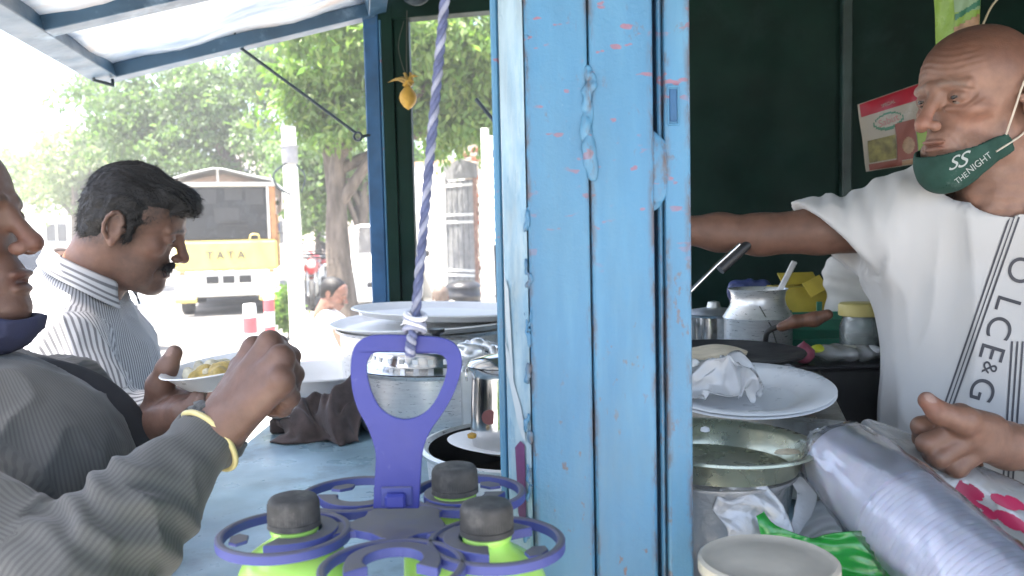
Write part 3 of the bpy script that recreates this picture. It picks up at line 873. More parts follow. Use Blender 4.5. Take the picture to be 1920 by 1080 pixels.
for s in (-1, 1):
    tbox('headlight', (s * 0.52, -0.02, 0.60), (s * 0.86, 0.01, 0.74), M['lamp_glass'], truck, 0.01)
    tbox('indicator', (s * 0.74, -0.012, 0.78), (s * 0.84, 0.02, 0.84), M['truck_orange'], truck, 0.006)
tbox('bumper', (-0.95, -0.10, 0.36), (0.95, 0.04, 0.49), M['cream'], truck, 0.02)
tbox('bumper_end', (-0.94, -0.115, 0.26), (-0.55, 0.0, 0.358), M['truck_yellow'], truck, 0.02)
tbox('bumper_end', (0.55, -0.115, 0.26), (0.94, 0.0, 0.358), M['truck_yellow'], truck, 0.02)
tbox('chassis', (-0.5, 0.05, 0.32), (0.5, 4.8, 0.49), M['black_plastic'], truck, 0.02)
tbox('chassis', (-0.9, 1.0, 0.5), (0.9, 4.8, 0.80), M['black_plastic'], truck, 0.02)
for s in (-1, 1):
    wheel(tp(s * 0.76, 0.75, 0.36), T @ Vector((1, 0, 0)), 0.36, 0.22, truck)
    wheel(tp(s * 0.76, 3.7, 0.36), T @ Vector((1, 0, 0)), 0.36, 0.3, truck)
    tbox('mirror_arm', (s * 0.93, 0.1, 1.5), (s * 1.06, 0.12, 1.52), M['black_plastic'], truck, 0.004)
    tbox('mirror', (s * 1.06, 0.08, 1.45), (s * 1.14, 0.12, 1.8), M['black_plastic'], truck, 0.02)
bodyt = tbox('cargo_body', (-0.98, 1.55, 0.82), (0.98, 5.0, 1.9), M['truck_orange'], truck, 0.02)
for k in range(6):
    tbox('rib', (0.981, 1.62 + k * 0.62, 0.84), (1.0, 1.72 + k * 0.62, 1.88), M['truck_yellow'], bodyt, 0.004)
tbox('side_board', (0.982, 1.6, 1.55), (1.01, 4.9, 1.72), mat('blue_board', (0.05, 0.09, 0.3), 0.5), bodyt, 0.004)
# ridged tarpaulin on its frame
prof = [(-1.08, 2.50), (-0.55, 2.66), (-0.18, 2.74), (0.0, 2.73), (0.45, 2.62), (0.85, 2.54), (1.06, 2.36), (1.04, 1.95)]
v, f = [], []
ny = 12
for j in range(ny + 1):
    y = 0.0 + 5.0 * j / ny
    for i, (x, z) in enumerate(prof): v.append(tp(x, y, z - 0.03 * math.sin(j * 2.1 + i) * (j > 0)))
for j in range(ny):
    for i in range(len(prof) - 1):
        a = j * len(prof) + i; f.append((a, a + 1, a + len(prof) + 1, a + len(prof)))
tq = mesh('tarpaulin', v, f, M['tarp'], truck, True)
tq.modifiers.new('thick', 'SOLIDIFY').thickness = 0.02
tube('tarp_prop', [tp(-0.1, 0.12, 2.48), tp(-0.1, 0.12, 2.72)], 0.02, M['cream'], truck, 6)
tube('wiper_ring', spline([tp(0.42, 0.02, 1.40), tp(0.45, 0.02, 1.49), tp(0.57, 0.02, 1.49), tp(0.60, 0.02, 1.40)], 5), 0.014, M['truck_yellow'], truck, 6)
for i, ch in enumerate('TATA'):
    me = text_mesh(ch, 0.20, 0.012)
    me.transform(Matrix.Translation(tp(-0.30 + i * 0.185, 0.012, 1.115)) @ T.to_4x4() @ Matrix.Rotation(R(90), 4, 'X'))
    link('letter', me, M['ink'], truck)

# ---------------- parked vehicles
M['car_white'] = mat('white_car_paint', (0.74, 0.74, 0.74), 0.25, var=0.03, coat=0.4)
def loft_car(name, label, base, yaw, L, Wd, st, paint, glass_rng, group=None):
    """st: stations (y, z_low, z_belt, z_top, half_belt, half_top) along the length"""
    t = thing(name, label, 'car', base, group)
    Rz = Matrix.Rotation(yaw, 3, 'Z')
    def P(x, y, z): return Vector(base) + Rz @ Vector((x, y, z))
    v, f = [], []
    for (y, zl, zb, zt, hb, ht) in st:
        for x, z in ((-hb * 0.9, zl), (-hb, zl + 0.12), (-hb, zb), (-ht, zt - 0.03), (-ht * 0.8, zt), (ht * 0.8, zt), (ht, zt - 0.03), (hb, zb), (hb, zl + 0.12), (hb * 0.9, zl)): v.append(P(x, y, z))
    n = 10
    for i in range(len(st) - 1):
        for k in range(n): f.append((i * n + k, i * n + (k + 1) % n, (i + 1) * n + (k + 1) % n, (i + 1) * n + k))
    f.append(tuple(range(n))[::-1]); f.append(tuple((len(st) - 1) * n + k for k in range(n)))
    bm = bmesh.new(); bv = [bm.verts.new(p) for p in v]
    for q in f: bm.faces.new([bv[i] for i in q])
    body = bm_obj('body', bm, paint, t, True)
    body.data.set_sharp_from_angle(angle=R(35))
    def ycut(y):
        for a, b in zip(st, st[1:]):
            if a[0] <= y <= b[0]:
                u = (y - a[0]) / (b[0] - a[0] + 1e-9)
                return [a[i] + (b[i] - a[i]) * u for i in range(6)]
        return st[-1]
    for (y0, y1) in glass_rng:            # side windows
        for s in (-1, 1):
            q = []
            for y in (y0, y1):
                c = ycut(y)
                for u in (0.12, 0.85):
                    q.append(P(s * (c[4] + (c[5] - c[4]) * u + 0.006), y, c[2] + (c[3] - c[2]) * u))
            o = mesh('side_window', [q[0], q[1], q[3], q[2]], [(0, 1, 2, 3)], M['glass_dark'], t)
            o.modifiers.new('thick', 'SOLIDIFY').thickness = 0.004
    for i0, nm in ((1, 'windscreen'), (len(st) - 3, 'rear_window')):
        a, b = st[i0], st[i0 + 1]
        if abs(b[3] - a[3]) > 0.15:
            o = mesh(nm, [P(s * h * 0.86, a[0] + (b[0] - a[0]) * u, (a[3] + (b[3] - a[3]) * u) + 0.014) for u, h in ((0.1, a[5]), (0.92, b[5])) for s in (-1, 1)], [(0, 1, 3, 2)], M['glass_dark'], t)
            o.modifiers.new('thick', 'SOLIDIFY').thickness = 0.004
    for y in (st[0][0] + 0.72, st[-1][0] - 0.72):
        for s in (-1, 1): wheel(P(s * (Wd / 2 - 0.09), y, 0.30), Rz @ Vector((1, 0, 0)), 0.30, 0.19, t)
    for s in (-1, 1):
        box('headlight', P(s * Wd * 0.36, st[0][0] - 0.002, 0.66), (0.26, 0.03, 0.12), M['lamp_glass'], t, Rz, 0.01)
        box('mirror', P(s * (Wd / 2 + 0.08), st[2][0] - 0.1, st[2][2] + 0.08), (0.16, 0.08, 0.12), M['black_plastic'], t, Rz, 0.03)
    box('grille', P(0, st[0][0] - 0.003, 0.58), (0.7, 0.02, 0.09), M['black_plastic'], t, Rz, 0.01)
    box('number_plate', P(0, st[0][0] - 0.02, 0.40), (0.5, 0.02, 0.12), M['cream'], t, Rz, 0.004)
    return t
hatch = [(-1.8, 0.30, 0.62, 0.68, 0.70, 0.62), (-0.95, 0.22, 0.82, 0.94, 0.80, 0.70), (-0.25, 0.2, 0.90, 1.45, 0.81, 0.62), (0.9, 0.2, 0.92, 1.48, 0.81, 0.62), (1.55, 0.22, 0.92, 1.05, 0.80, 0.66), (1.8, 0.32, 0.80, 0.86, 0.72, 0.62)]
van = [(-1.7, 0.30, 0.75, 0.85, 0.60, 0.56), (-1.35, 0.22, 0.95, 1.05, 0.63, 0.58), (-0.9, 0.2, 1.0, 1.62, 0.63, 0.54), (1.3, 0.2, 1.0, 1.66, 0.63, 0.54), (1.6, 0.25, 0.98, 1.55, 0.62, 0.53), (1.7, 0.32, 0.9, 1.3, 0.60, 0.52)]
loft_car('parked_car', 'white hatchback parked in the sun at far left between the two men', gpt(45, 11.5), R(62), 3.6, 1.62, hatch, M['car_white'], [(-0.15, 0.3), (0.36, 0.85)], 'parked vehicles')
loft_car('parked_van', 'small white van parked behind the far green kiosk post', gpt(722, 16.5), R(10), 3.4, 1.28, van, M['car_white'], [(-0.8, -0.1), (0.0, 1.2)], 'parked vehicles')

# ---------------- motorcycles in the distance
M['bike_red'] = mat('red_bike_paint', (0.50, 0.045, 0.05), 0.35, var=0.2)
def motorbike(label, base, yaw):
    t = thing('motorcycle', label, 'motorcycle', base, 'motorcycles parked along the pavement')
    Rz = Matrix.Rotation(yaw, 3, 'Z')
    def P(x, y, z): return Vector(base) + Rz @ Vector((x, y, z))
    wheel(P(0, -0.62, 0.29), Rz @ Vector((1, 0, 0)), 0.29, 0.09, t); wheel(P(0, 0.62, 0.29), Rz @ Vector((1, 0, 0)), 0.29, 0.1, t)
    F = Field((-0.2, -0.75, 0.3), (0.2, 0.9, 1.15), 0.02)
    F.ell((0, -0.15, 0.80), (0.14, 0.26, 0.13), 0.03).ell((0, -0.5, 0.85), (0.1, 0.14, 0.16), 0.04).ell((0, 0.55, 0.72), (0.12, 0.3, 0.08), 0.03)
    V, Fc = F.surf(1)
    np_mesh('tank', rigid(V, Rz, base), Fc, M['bike_red'], t)
    box('seat', P(0, 0.36, 0.83), (0.24, 0.62, 0.09), M['black_plastic'], t, Rz, 0.03)
    box('engine', P(0, 0.02, 0.45), (0.26, 0.42, 0.34), M['alu_dull'], t, Rz, 0.04)
    for s in (-1, 1):
        tube('fork', [P(s * 0.07, -0.62, 0.29), P(s * 0.07, -0.44, 0.95)], 0.022, M['alu_dull'], t, 6)
        tube('mirror_stalk', [P(s * 0.25, -0.36, 1.0), P(s * 0.28, -0.36, 1.18)], 0.01, M['black_plastic'], t, 5)
        lathe('mirror', [(0, -0.01), (0.06, -0.008), (0.06, 0.008), (0, 0.01)], P(s * 0.28, -0.36, 1.22), M['black_plastic'], t, 12, Rz @ Matrix.Rotation(R(90), 3, 'X'))
    tube('handlebar', spline([P(-0.34, -0.28, 1.0), P(-0.15, -0.40, 1.02), P(0.15, -0.40, 1.02), P(0.34, -0.28, 1.0)], 4), 0.018, M['black_plastic'], t, 6)
    lathe('headlight', [(0, -0.06), (0.08, -0.05), (0.09, 0.0), (0.05, 0.06), (0, 0.07)], P(0, -0.62, 0.90), M['lamp_glass'], t, 14, Rz @ Matrix.Rotation(R(90), 3, 'X'))
motorbike('red motorcycle parked nearest beyond the white pole', gpt(584, 17), R(14))
motorbike('red motorcycle parked just behind the nearest red one', gpt(590, 19.5), R(8))
motorbike('red motorcycle parked farthest along the pavement by the trees', gpt(596, 23), R(-6))

# ---------------- bollards
M['boll_red'] = mat('faded_red_band', (0.62, 0.09, 0.10), 0.6, var=0.15)
M['boll_white'] = mat('white_bollard', (0.76, 0.74, 0.72), 0.6, var=0.06)
for px, D, lab in ((466, 8.2, 'red and white bollard nearest the eating man\'s raised hand'), (503, 10.4, 'red and white bollard in front of the truck\'s right wheel')):
    b = gpt(px, D)
    t = thing('bollard', lab, 'bollard', b, 'red and white bollards')
    r = 0.062
    lathe('post', [(0, 0), (r, 0), (r, 0.80), (r * 0.9, 0.83), (0, 0.835)], b, M['boll_white'], t, 18)
    for z0 in (0.55, 0.22):
        lathe('band', [(r + 0.0005, z0), (r + 0.002, z0), (r + 0.002, z0 + 0.15), (r + 0.0005, z0 + 0.15)], b, M['boll_red'], t, 18)
# ---------------- boundary wall, gate, bricks, sign board
M['lime_wall'] = mat('white_washed_wall', (0.74, 0.72, 0.68), 0.9, var=0.08, vscale=2, bump=0.3, bscale=12, bdist=0.01)
w0, w1 = gpt(770, 18), gpt(900, 17)
bw = beam('boundary_wall', w0 + Vector((-0.1, 0, 1.42)), w1 + Vector((0.2, 0, 1.42)), 0.23, 2.84, M['lime_wall'])
tag(bw, 'plain white boundary wall behind the open grey gate', 'wall')
beam('coping', w0 + Vector((-0.12, -0.02, 2.87)), w1 + Vector((0.22, -0.02, 2.87)), 0.30, 0.06, mat('terracotta_coping', (0.42, 0.25, 0.19), 0.9), bw)
M['gate_grey'] = mat('grey_gate_paint', (0.16, 0.16, 0.16), 0.6, var=0.2)
M['gate_light'] = mat('pale_gate_rail', (0.5, 0.5, 0.48), 0.6)
M['gate_brown'] = mat('rusty_gate_frame', (0.20, 0.12, 0.09), 0.8, var=0.3)
gb = gpt(868, 14)
gate = thing('gate', 'grey metal gate leaf with pointed top standing open by the brick pier', 'gate', gb)
G = Matrix.Rotation(R(-48), 3, 'Z')
def gp(x, y, z): return gb + G @ Vector((x, y, z))
for k in range(5):
    x = -0.28 + k * 0.14
    box('panel', gp(x, 0, 1.2), (0.13, 0.03, 2.2), M['gate_grey'], gate, G, 0.006)
for z in (0.75, 0.83, 1.62, 1.74, 2.22):
    box('rail', gp(0, -0.025, z), (0.70, 0.02, 0.045), M['gate_light'], gate, G, 0.004)
for s in (-1, 1):
    box('stile', gp(s * 0.37, 0, 1.2), (0.05, 0.05, 2.3), M['gate_brown'] if s > 0 else M['gate_grey'], gate, G, 0.006)
prism('crest', [(-0.42, 0.0), (0.42, 0.0), (0.40, 0.22), (0.05, 0.32), (-0.28, 0.26), (-0.44, 0.20), (-0.36, 0.10)], 0.05, G, gp(0, 0, 2.32), M['gate_grey'], gate)
# brick pier built brick by brick
pierb = gpt(889, 14.8)
pier = thing('brick_pier', 'rough pier of red and pale bricks beside the grey gate', 'brick pier', pierb)
box2('core', pierb + Vector((-0.115, 0.01, 0)), pierb + Vector((0.115, 0.22, 2.95)), mat('mortar', (0.42, 0.39, 0.35), 0.95), pier)
bricks = [mat('brick_red', (0.33, 0.13, 0.085), 0.9, var=0.25), mat('brick_pale', (0.56, 0.46, 0.38), 0.9, var=0.2), mat('brick_dark', (0.13, 0.08, 0.06), 0.9, var=0.3)]
bme = []
for mm in bricks:
    bm = bmesh.new(); bm_box(bm, Vector((0, 0, 0)), (0.108, 0.07, 0.066), None, 0.006)
    me = bpy.data.meshes.new('brick'); bm.to_mesh(me); bm.free(); me.materials.append(mm); bme.append(me)
rs = random.Random(5)
for k in range(37):
    off = 0.0 if k % 2 else 0.03
    for j in range(2):
        o = bpy.data.objects.new('brick', bme[rs.choice((0, 0, 1, 1, 2))]); COL.objects.link(o)
        o.location = pierb + Vector((-0.058 + j * 0.117 + rs.uniform(-.006, .006) + off - 0.015, -0.012 + rs.uniform(-.018, .012), 0.05 + k * 0.078))
        o.rotation_euler = (0, rs.uniform(-.04, .04), rs.uniform(-.12, .12))
        adopt(o, pier)
sgb = gpt(935, 6.0)
M['sign_white'] = mat('white_sign_board', (0.70, 0.74, 0.80), 0.5, var=0.05)
M['sign_blue'] = mat('blue_sign_print', (0.16, 0.25, 0.5), 0.5)
sgn = thing('notice_board', 'white notice board with lines of blue writing on a pale post', 'notice board', sgb)
G2 = Matrix.Rotation(R(-8), 3, 'Z')
def sp(x, y, z): return sgb + G2 @ Vector((x, y, z))
box('post', sp(-0.075, 0.02, 1.1), (0.05, 0.05, 2.2), mat('pale_post', (0.6, 0.6, 0.58), 0.7), sgn, G2, 0.004)
bd = box('board', sp(0.25, 0, 1.62), (0.58, 0.025, 1.05), M['sign_white'], sgn, G2, 0.004)
rs = random.Random(8)
for k in range(13):
    z = 2.02 - k * 0.075
    x = -0.02
    while x < 0.5:
        w = rs.uniform(0.03, 0.08)
        box('writing', sp(x + w / 2, -0.0135, z), (w, 0.002, 0.022 if k else 0.05), M['sign_blue'] if k else M['ink'], bd, G2, 0)
        x += w + rs.uniform(0.012, 0.025)
rb = gpt(932, 5.4)
tag(tube('iron_bar', [rb + Vector((0.02, 0, 0)), rb + Vector((-0.004, 0, 1.40))], 0.013, M['black_iron'], None, 8), 'black upright iron bar in front of the notice board', 'bar')
# black bin with ridges
bb = gpt(868, 9.6)
bn = thing('black_bin', 'black ridged plastic bin behind the stall counter', 'bin', bb)
pr = [(0, 0), (0.17, 0), (0.18, 0.02)]
for k in range(9): pr += [(0.18 + 0.002 * k, 0.05 + k * 0.085), (0.19 + 0.002 * k, 0.06 + k * 0.085), (0.19 + 0.002 * k, 0.085 + k * 0.085), (0.18 + 0.002 * k, 0.095 + k * 0.085)]
lathe('drum', pr + [(0.19, 0.85), (0, 0.85)], bb, M['black_plastic'], bn, 28)
lathe('lid', [(0.0, 0.93), (0.12, 0.925), (0.17, 0.90), (0.20, 0.87), (0.205, 0.852), (0.0, 0.851)], bb, M['black_plastic'], bn, 28)
# ---------------- houses closing the street
M['house_pale'] = mat('pale_plaster', (0.66, 0.64, 0.60), 0.9, var=0.1, vscale=0.5)
M['house_pink'] = mat('pinkish_plaster', (0.60, 0.50, 0.44), 0.9, var=0.1, vscale=0.5)
def house(label, x0, x1, D, h, m, floors, cols):
    t = thing('house', label, 'house', ((x0 + x1) / 2, D, 0))
    wl = box2('wall', (x0, D, 0), (x1, D + 9, h), m, t, 0.02)
    box2('parapet', (x0 - 0.1, D - 0.1, h + 0.002), (x1 + 0.1, D + 9.1, h + 0.5), m, t, 0.02)
    for i in range(floors):
        for j in range(cols):
            cx = x0 + (j + 0.5) * (x1 - x0) / cols; cz = 1.6 + i * 3.2
            wd = box('window', (cx, D - 0.015, cz), (1.2, 0.05, 1.4), M['glass_dark'], t, None, 0.01)
            for s in (-1, 0, 1): box('frame', (cx + s * 0.6, D - 0.05, cz), (0.07, 0.05, 1.5), M['cream'], wd, None, 0.004)
            box('sill', (cx, D - 0.1, cz - 0.78), (1.5, 0.2, 0.08), M['cream'], wd, None, 0.01)
house('pale plaster house behind the overexposed tree at far left', -34, -23, 46, 7.2, M['house_pale'], 2, 4)
house('pinkish house closing the street behind the motorcycles', -17.5, -7.5, 52, 6.4, M['house_pink'], 2, 4)
house('low pale house far behind the white boundary wall', -6, 8, 44, 3.4, M['house_pale'], 1, 5)
# ================================================================ bottle carrier hanging from the rope
DH = 0.69
hub = W(750, 984, 0.685)
car = thing('bottle_carrier', 'violet blue plastic bottle carrier with looped handle hanging from the rope', 'bottle carrier', hub)
def hp(l): return [((W(x, y, DH)).x, (W(x, y, DH)).z) for x, y in l]
def smooth_loop(l, n=4):
    P = [Vector((x, y, 0)) for x, y in l]
    out = []
    m = len(P)
    for i in range(m):
        a, b, c, d = P[i - 1], P[i], P[(i + 1) % m], P[(i + 2) % m]
        for k in range(n):
            t = k / n
            q = 0.5 * ((2 * b) + (c - a) * t + (2 * a - 5 * b + 4 * c - d) * t * t + (3 * b - a - 3 * c + d) * t ** 3)
            out.append((q.x, q.y))
    return out
outer = [(700, 952), (705, 862), (700, 830), (689, 800), (672, 768), (662, 735), (658, 700), (660, 666), (669, 644), (688, 631), (715, 627), (765, 628), (815, 631), (842, 637), (858, 650), (866, 672), (863, 702), (850, 740), (830, 775), (809, 805), (797, 832), (791, 862), (786, 952)]
o2 = [outer[0]] + smooth_loop(outer)[4:-7] + [outer[-1]]
hole = smooth_loop([(688, 692), (691, 674), (702, 662), (730, 660), (790, 662), (824, 664), (836, 674), (838, 692), (830, 722), (812, 757), (790, 777), (763, 785), (737, 780), (712, 762), (695, 728)])
hd = prism('handle', hp(o2), 0.0042, Matrix.Identity(3), (0, DH, 0), M['handle_blue'], car, [hp(hole)], 0.0008)
k = W(742, 938, DH - 0.006)
box('clip_tab', k, (0.017, 0.010, 0.012), M['handle_blue'], hd, None, 0.002)
box('clip_tab', W(744, 930, DH - 0.002), (0.026, 0.004, 0.016), M['dusty_blue'], hd, None, 0.001)
zh = hub.z
UP = Vector((0, 0, 1))
def flat(name, outline, c, th, ang, m, parent, bev=0.0012, holes=()):
    d = Vector((math.cos(ang), math.sin(ang), 0)); pz = UP.cross(d)
    Mx = Matrix((d, UP, pz)).transposed()
    return prism(name, outline, th, Mx, c, m, parent, holes, bev)
hubp = []
ANG = [R(191), R(122), R(56), R(-30), R(-86)]
for i in range(60):
    a = 2 * math.pi * i / 60
    r = 0.032 + 0.010 * max(max(0, math.cos(a - b)) ** 8 for b in ANG)
    hubp.append((r * math.cos(a), r * math.sin(a)))
flat('hub', hubp, hub, 0.007, 0, M['dusty_blue'], car)
RC, RR = 0.084, 0.050
def sector(r0, r1, a0, a1, n=22, knob=0.0):
    o, q = [], []
    for i in range(n + 1):
        a = a0 + (a1 - a0) * i / n
        e = min(i, n - i) / n
        w = knob * max(0, 1 - e * 6) ** 2
        o.append(((r1 + w) * math.cos(a), (r1 + w) * math.sin(a))); q.append(((r0 - w * 0.3) * math.cos(a), (r0 - w * 0.3) * math.sin(a)))
    return o + q[::-1]
for b in ANG:
    d = Vector((math.cos(b), math.sin(b), 0))
    h = bpy.data.objects.new('holder', None)
    arm = flat('holder', [(0.022, -0.014), (0.045, -0.012), (RC - 0.024, -0.020), (RC - 0.022, 0.0), (RC - 0.024, 0.020), (0.045, 0.012), (0.022, 0.014)], hub + Vector((0, 0, -0.0004)), 0.006, b, M['dusty_blue'], car)
    cc = hub + d * RC
    flat('neck_clip', sector(0.0215, 0.0345, R(56), R(304), 30, 0.005), cc + Vector((0, 0, 0.0008)), 0.0080, b, M['dusty_blue'], arm)
    rc = hub + d * (RC + 0.008)
    ring = []
    for i in range(48):
        a = 2 * math.pi * i / 48
        ring.append(rc + d * math.cos(a) * RR + UP.cross(d) * math.sin(a) * RR)
    v, f = [], []
    prof = [(-0.0030, -0.004), (0.0030, -0.004), (0.0030, 0.0028), (0.0014, 0.0040), (-0.0014, 0.0040), (-0.0030, 0.0028)]
    for i in range(48):
        rad = (ring[i] - rc).normalized()
        for x, z in prof: v.append(ring[i] + rad * x + UP * z)
    for i in range(48):
        for j in range(6): f.append((i * 6 + j, i * 6 + (j + 1) % 6, ((i + 1) % 48) * 6 + (j + 1) % 6, ((i + 1) % 48) * 6 + j))
    ro = mesh('ring', v, f, M['dusty_blue'], arm, True); ro.data.set_sharp_from_angle(angle=R(35))
    flat('rib', [(RC + 0.044, -0.012), (RC + 0.05, -0.006), (RC + 0.05, 0.006), (RC + 0.044, 0.012), (RC + 0.036, 0.006), (RC + 0.036, -0.006)], hub + Vector((0, 0, -0.001)), 0.003, b, M['dusty_blue'], arm, 0.0006)
def bottle(b, label, drop=0.0, cap=True):
    d = Vector((math.cos(b), math.sin(b), 0))
    c = hub + d * (RC - (0.010 if b == ANG[2] else 0)) + Vector((0, 0, -0.0020 - drop))
    t = thing('bottle', label, 'bottle', c + Vector((0, 0, -0.245)), 'lime green bottles in the carrier')
    lathe('body', [(0, -0.243), (0.032, -0.245), (0.041, -0.238), (0.045, -0.225), (0.046, -0.19), (0.0435, -0.185), (0.0435, -0.165), (0.046, -0.155), (0.0475, -0.062), (0.0470, -0.042), (0.0445, -0.026), (0.039, -0.015), (0.029, -0.0075), (0.0200, -0.002), (0.0168, 0.003), (0.019, 0.005), (0.019, 0.008), (0.0150, 0.009), (0.0150, 0.020), (0, 0.020)], c, M['lime'], t, 40)
    pr = [(0, 0.0335), (0.0150, 0.0335), (0.0180, 0.0325), (0.0196, 0.0305), (0.0203, 0.0275), (0.0206, 0.0145), (0.0200, 0.0140), (0.0208, 0.0135), (0.0210, 0.0095), (0.0, 0.0095)]
    def knurl(q):
        r = math.hypot(q.x, q.y)
        if r > 0.0198 and q.z > 0.0143:
            s = 1 + 0.012 * (1 if int(round(math.atan2(q.y, q.x) / (2 * math.pi) * 120)) % 2 else -1)
            return Vector((q.x * s, q.y * s, q.z))
        return q
    if cap: lathe('cap', pr, c, M['cap'], t, 120, warp=knurl)
bottle(ANG[0], 'lime green bottle with dusty black cap at the left of the carrier')
bottle(ANG[2], 'lime green bottle with black cap behind the handle beside the dark pan')
bottle(ANG[3], 'lime green bottle with dusty black cap against the blue post')
bottle(ANG[4], 'uncapped lime green bottle low in the front ring of the carrier', 0.036, False)
# ---------------- rope
M['rope_blue'] = mat('blue_rope_fibre', (0.085, 0.10, 0.185), 0.85, var=0.3, vscale=90, bump=0.6, bscale=500)
M['rope_pale'] = mat('pale_rope_fibre', (0.24, 0.255, 0.33), 0.85, var=0.25, vscale=90, bump=0.6, bscale=500)
K, TOP = W(778, 606, DH), W(835, 0, 0.715)
TOP = K + (TOP - K) * ((2.30 - K.z) / (TOP.z - K.z))
rope = thing('rope', 'twisted blue rope with pale strand tied to the carrier handle', 'rope', K)
ax = (TOP - K).normalized(); sx = ax.cross(Vector((0, 1, 0))).normalized(); sy = ax.cross(sx)
Lr = (TOP - K).length
for s in range(3):
    pts = []
    n = 330
    for i in range(n + 1):
        u = Lr * i / n
        a = u / 0.030 * 2 * math.pi + s * 2 * math.pi / 3
        w = 0.0006 * math.sin(u * 9)
        pts.append(K + ax * u + sx * (math.cos(a) * 0.0021 + w) + sy * math.sin(a) * 0.0021)
    tube('strand', pts, 0.0022, M['rope_pale'] if s == 2 else M['rope_blue'], rope, 8)
for s in range(2):                        # loop round the handle bar
    pts = []
    bp = [K + Vector((0.001, 0, 0)), W(773, 628, DH - 0.007), W(770, 648, DH - 0.008), W(769, 662, DH - 0.004), W(770, 665, DH + 0.003), W(772, 650, DH + 0.009), W(775, 625, DH + 0.007), K]
    bp = spline(bp, 10)
    for i, q in enumerate(bp):
        a = i * 0.55 + s * math.pi
        pts.append(q + Vector((math.cos(a), math.sin(a), 0)) * 0.0022)
    tube('strand', pts, 0.0024, M['rope_pale'] if s else M['rope_blue'], rope, 8)
M['knot_white'] = mat('frayed_white_fibre', (0.7, 0.7, 0.74), 0.9, var=0.2)
for j in range(4):
    pts = []
    for i in range(15):
        a = 2 * math.pi * i / 14
        pts.append(K + ax * (0.004 * j - 0.006) + (sx * math.cos(a) + sy * math.sin(a)) * 0.0078 + ax * 0.003 * math.sin(a + j))
    tube('knot', pts[:-1], 0.0024, M['knot_white'] if j % 2 else M['rope_pale'], rope, 7, True)
rs = random.Random(3)
for j in range(9):
    e = K + Vector((rs.uniform(-.012, .014), rs.uniform(-.01, .004), rs.uniform(-.006, .012)))
    tube('fray', [K, K.lerp(e, 0.6) + Vector((0, 0, 0.002)), e], 0.0006, M['knot_white'], rope, 4)
# ---------------- lemon and chilli charm
M['lemon'] = mat('dried_lemon', (0.50, 0.30, 0.05), 0.6, var=0.25, vscale=40, bump=0.4, bscale=140)
M['chilli'] = mat('dried_chilli', (0.30, 0.20, 0.05), 0.6, var=0.4, vscale=40)
M['thread'] = mat('dark_thread', (0.06, 0.06, 0.05), 0.9)
lc = W(765, 183, 2.33)
ch = thing('lemon_charm', 'dried lemon and chillies hung on a thread from the dark green header', 'charm', lc + Vector((0, 0, 0.2)))
tube('thread', [W(763, 20, 2.36), W(762, 110, 2.34), W(764, 165, 2.33)], 0.0016, M['thread'], ch, 5)
lathe('lemon', [(0, -0.033), (0.004, -0.030), (0.012, -0.025), (0.021, -0.012), (0.0235, 0.0), (0.021, 0.012), (0.012, 0.024), (0.004, 0.030), (0, 0.033)], lc, M['lemon'], ch, 24)
for dx, dz, px, pz in ((-0.030, 0.052, 0.010, 0.030), (0.028, 0.058, -0.006, 0.034), (0.004, 0.070, 0.012, 0.036), (-0.012, 0.066, 0.0, 0.04), (-0.055, 0.044, 0.0, 0.038), (0.018, 0.04, -0.01, 0.03)):
    e = lc + Vector((dx, rs.uniform(-.02, .02), dz)); s = lc + Vector((px, 0, pz))
    tube('chilli', spline([s, s.lerp(e, 0.5) + Vector((0, 0, 0.010)), e], 5), [0.0055, 0.006, 0.006, 0.0056, 0.005, 0.0045, 0.004, 0.003, 0.002, 0.0014, 0.0008], M['chilli'] if dx < 0.01 else M['lemon'], ch, 7)
tube('thread', spline([W(757, 40, 2.36), W(747, 90, 2.35), W(763, 150, 2.34)], 5), 0.0012, M['thread'], ch, 5)

# ================================================================ on the counter, left of the post
def onc(px, D): q = W(px, 540, D); return Vector((q.x, D, ZC + 0.001))
def vessel(name, label, cat, c, outer, m, th=0.0025, group=None, seg=56, rot=None):
    """open vessel: outer profile bottom->rim, wall thickness th"""
    t = thing(name, label, cat, c, group)
    inner = [(max(0, r - th), z + (th if i == 0 else 0)) for i, (r, z) in enumerate(outer)]
    lathe('wall', [(0, outer[0][1])] + outer + inner[::-1] + [(0, outer[0][1] + th)], c, m, t, seg, rot)
    return t
# covered aluminium pot seen through the handle
c = onc(815, 1.74)
t = vessel('cooking_pot', 'covered aluminium cooking pot seen through the blue handle loop', 'pot', c, [(0.135, 0.0), (0.155, 0.006), (0.163, 0.02), (0.166, 0.05), (0.166, 0.118), (0.174, 0.122), (0.176, 0.127)], M['alu'], group=None)
ld = lathe('lid', [(0.172, 0.129), (0.150, 0.133), (0.136, 0.136), (0.133, 0.139), (0.130, 0.158), (0.122, 0.163), (0.09, 0.166), (0.03, 0.172), (0, 0.172)], c, M['steel'], t, 56)
lathe('knob', [(0, 0.172), (0.012, 0.173), (0.008, 0.182), (0.018, 0.19), (0.018, 0.197), (0, 0.2)], c, M['black_plastic'], ld, 18)
for k in range(28):                       # punched squares round the lid band
    a = 2 * math.pi * k / 28
    box('band_square', c + Vector((math.cos(a) * 0.1322, math.sin(a) * 0.1322, 0.1485)), (0.0015, 0.011, 0.010), M['alu_dull'] if k % 2 else M['white_enamel'], ld, Matrix.Rotation(a, 3, 'Z'), 0.0004)
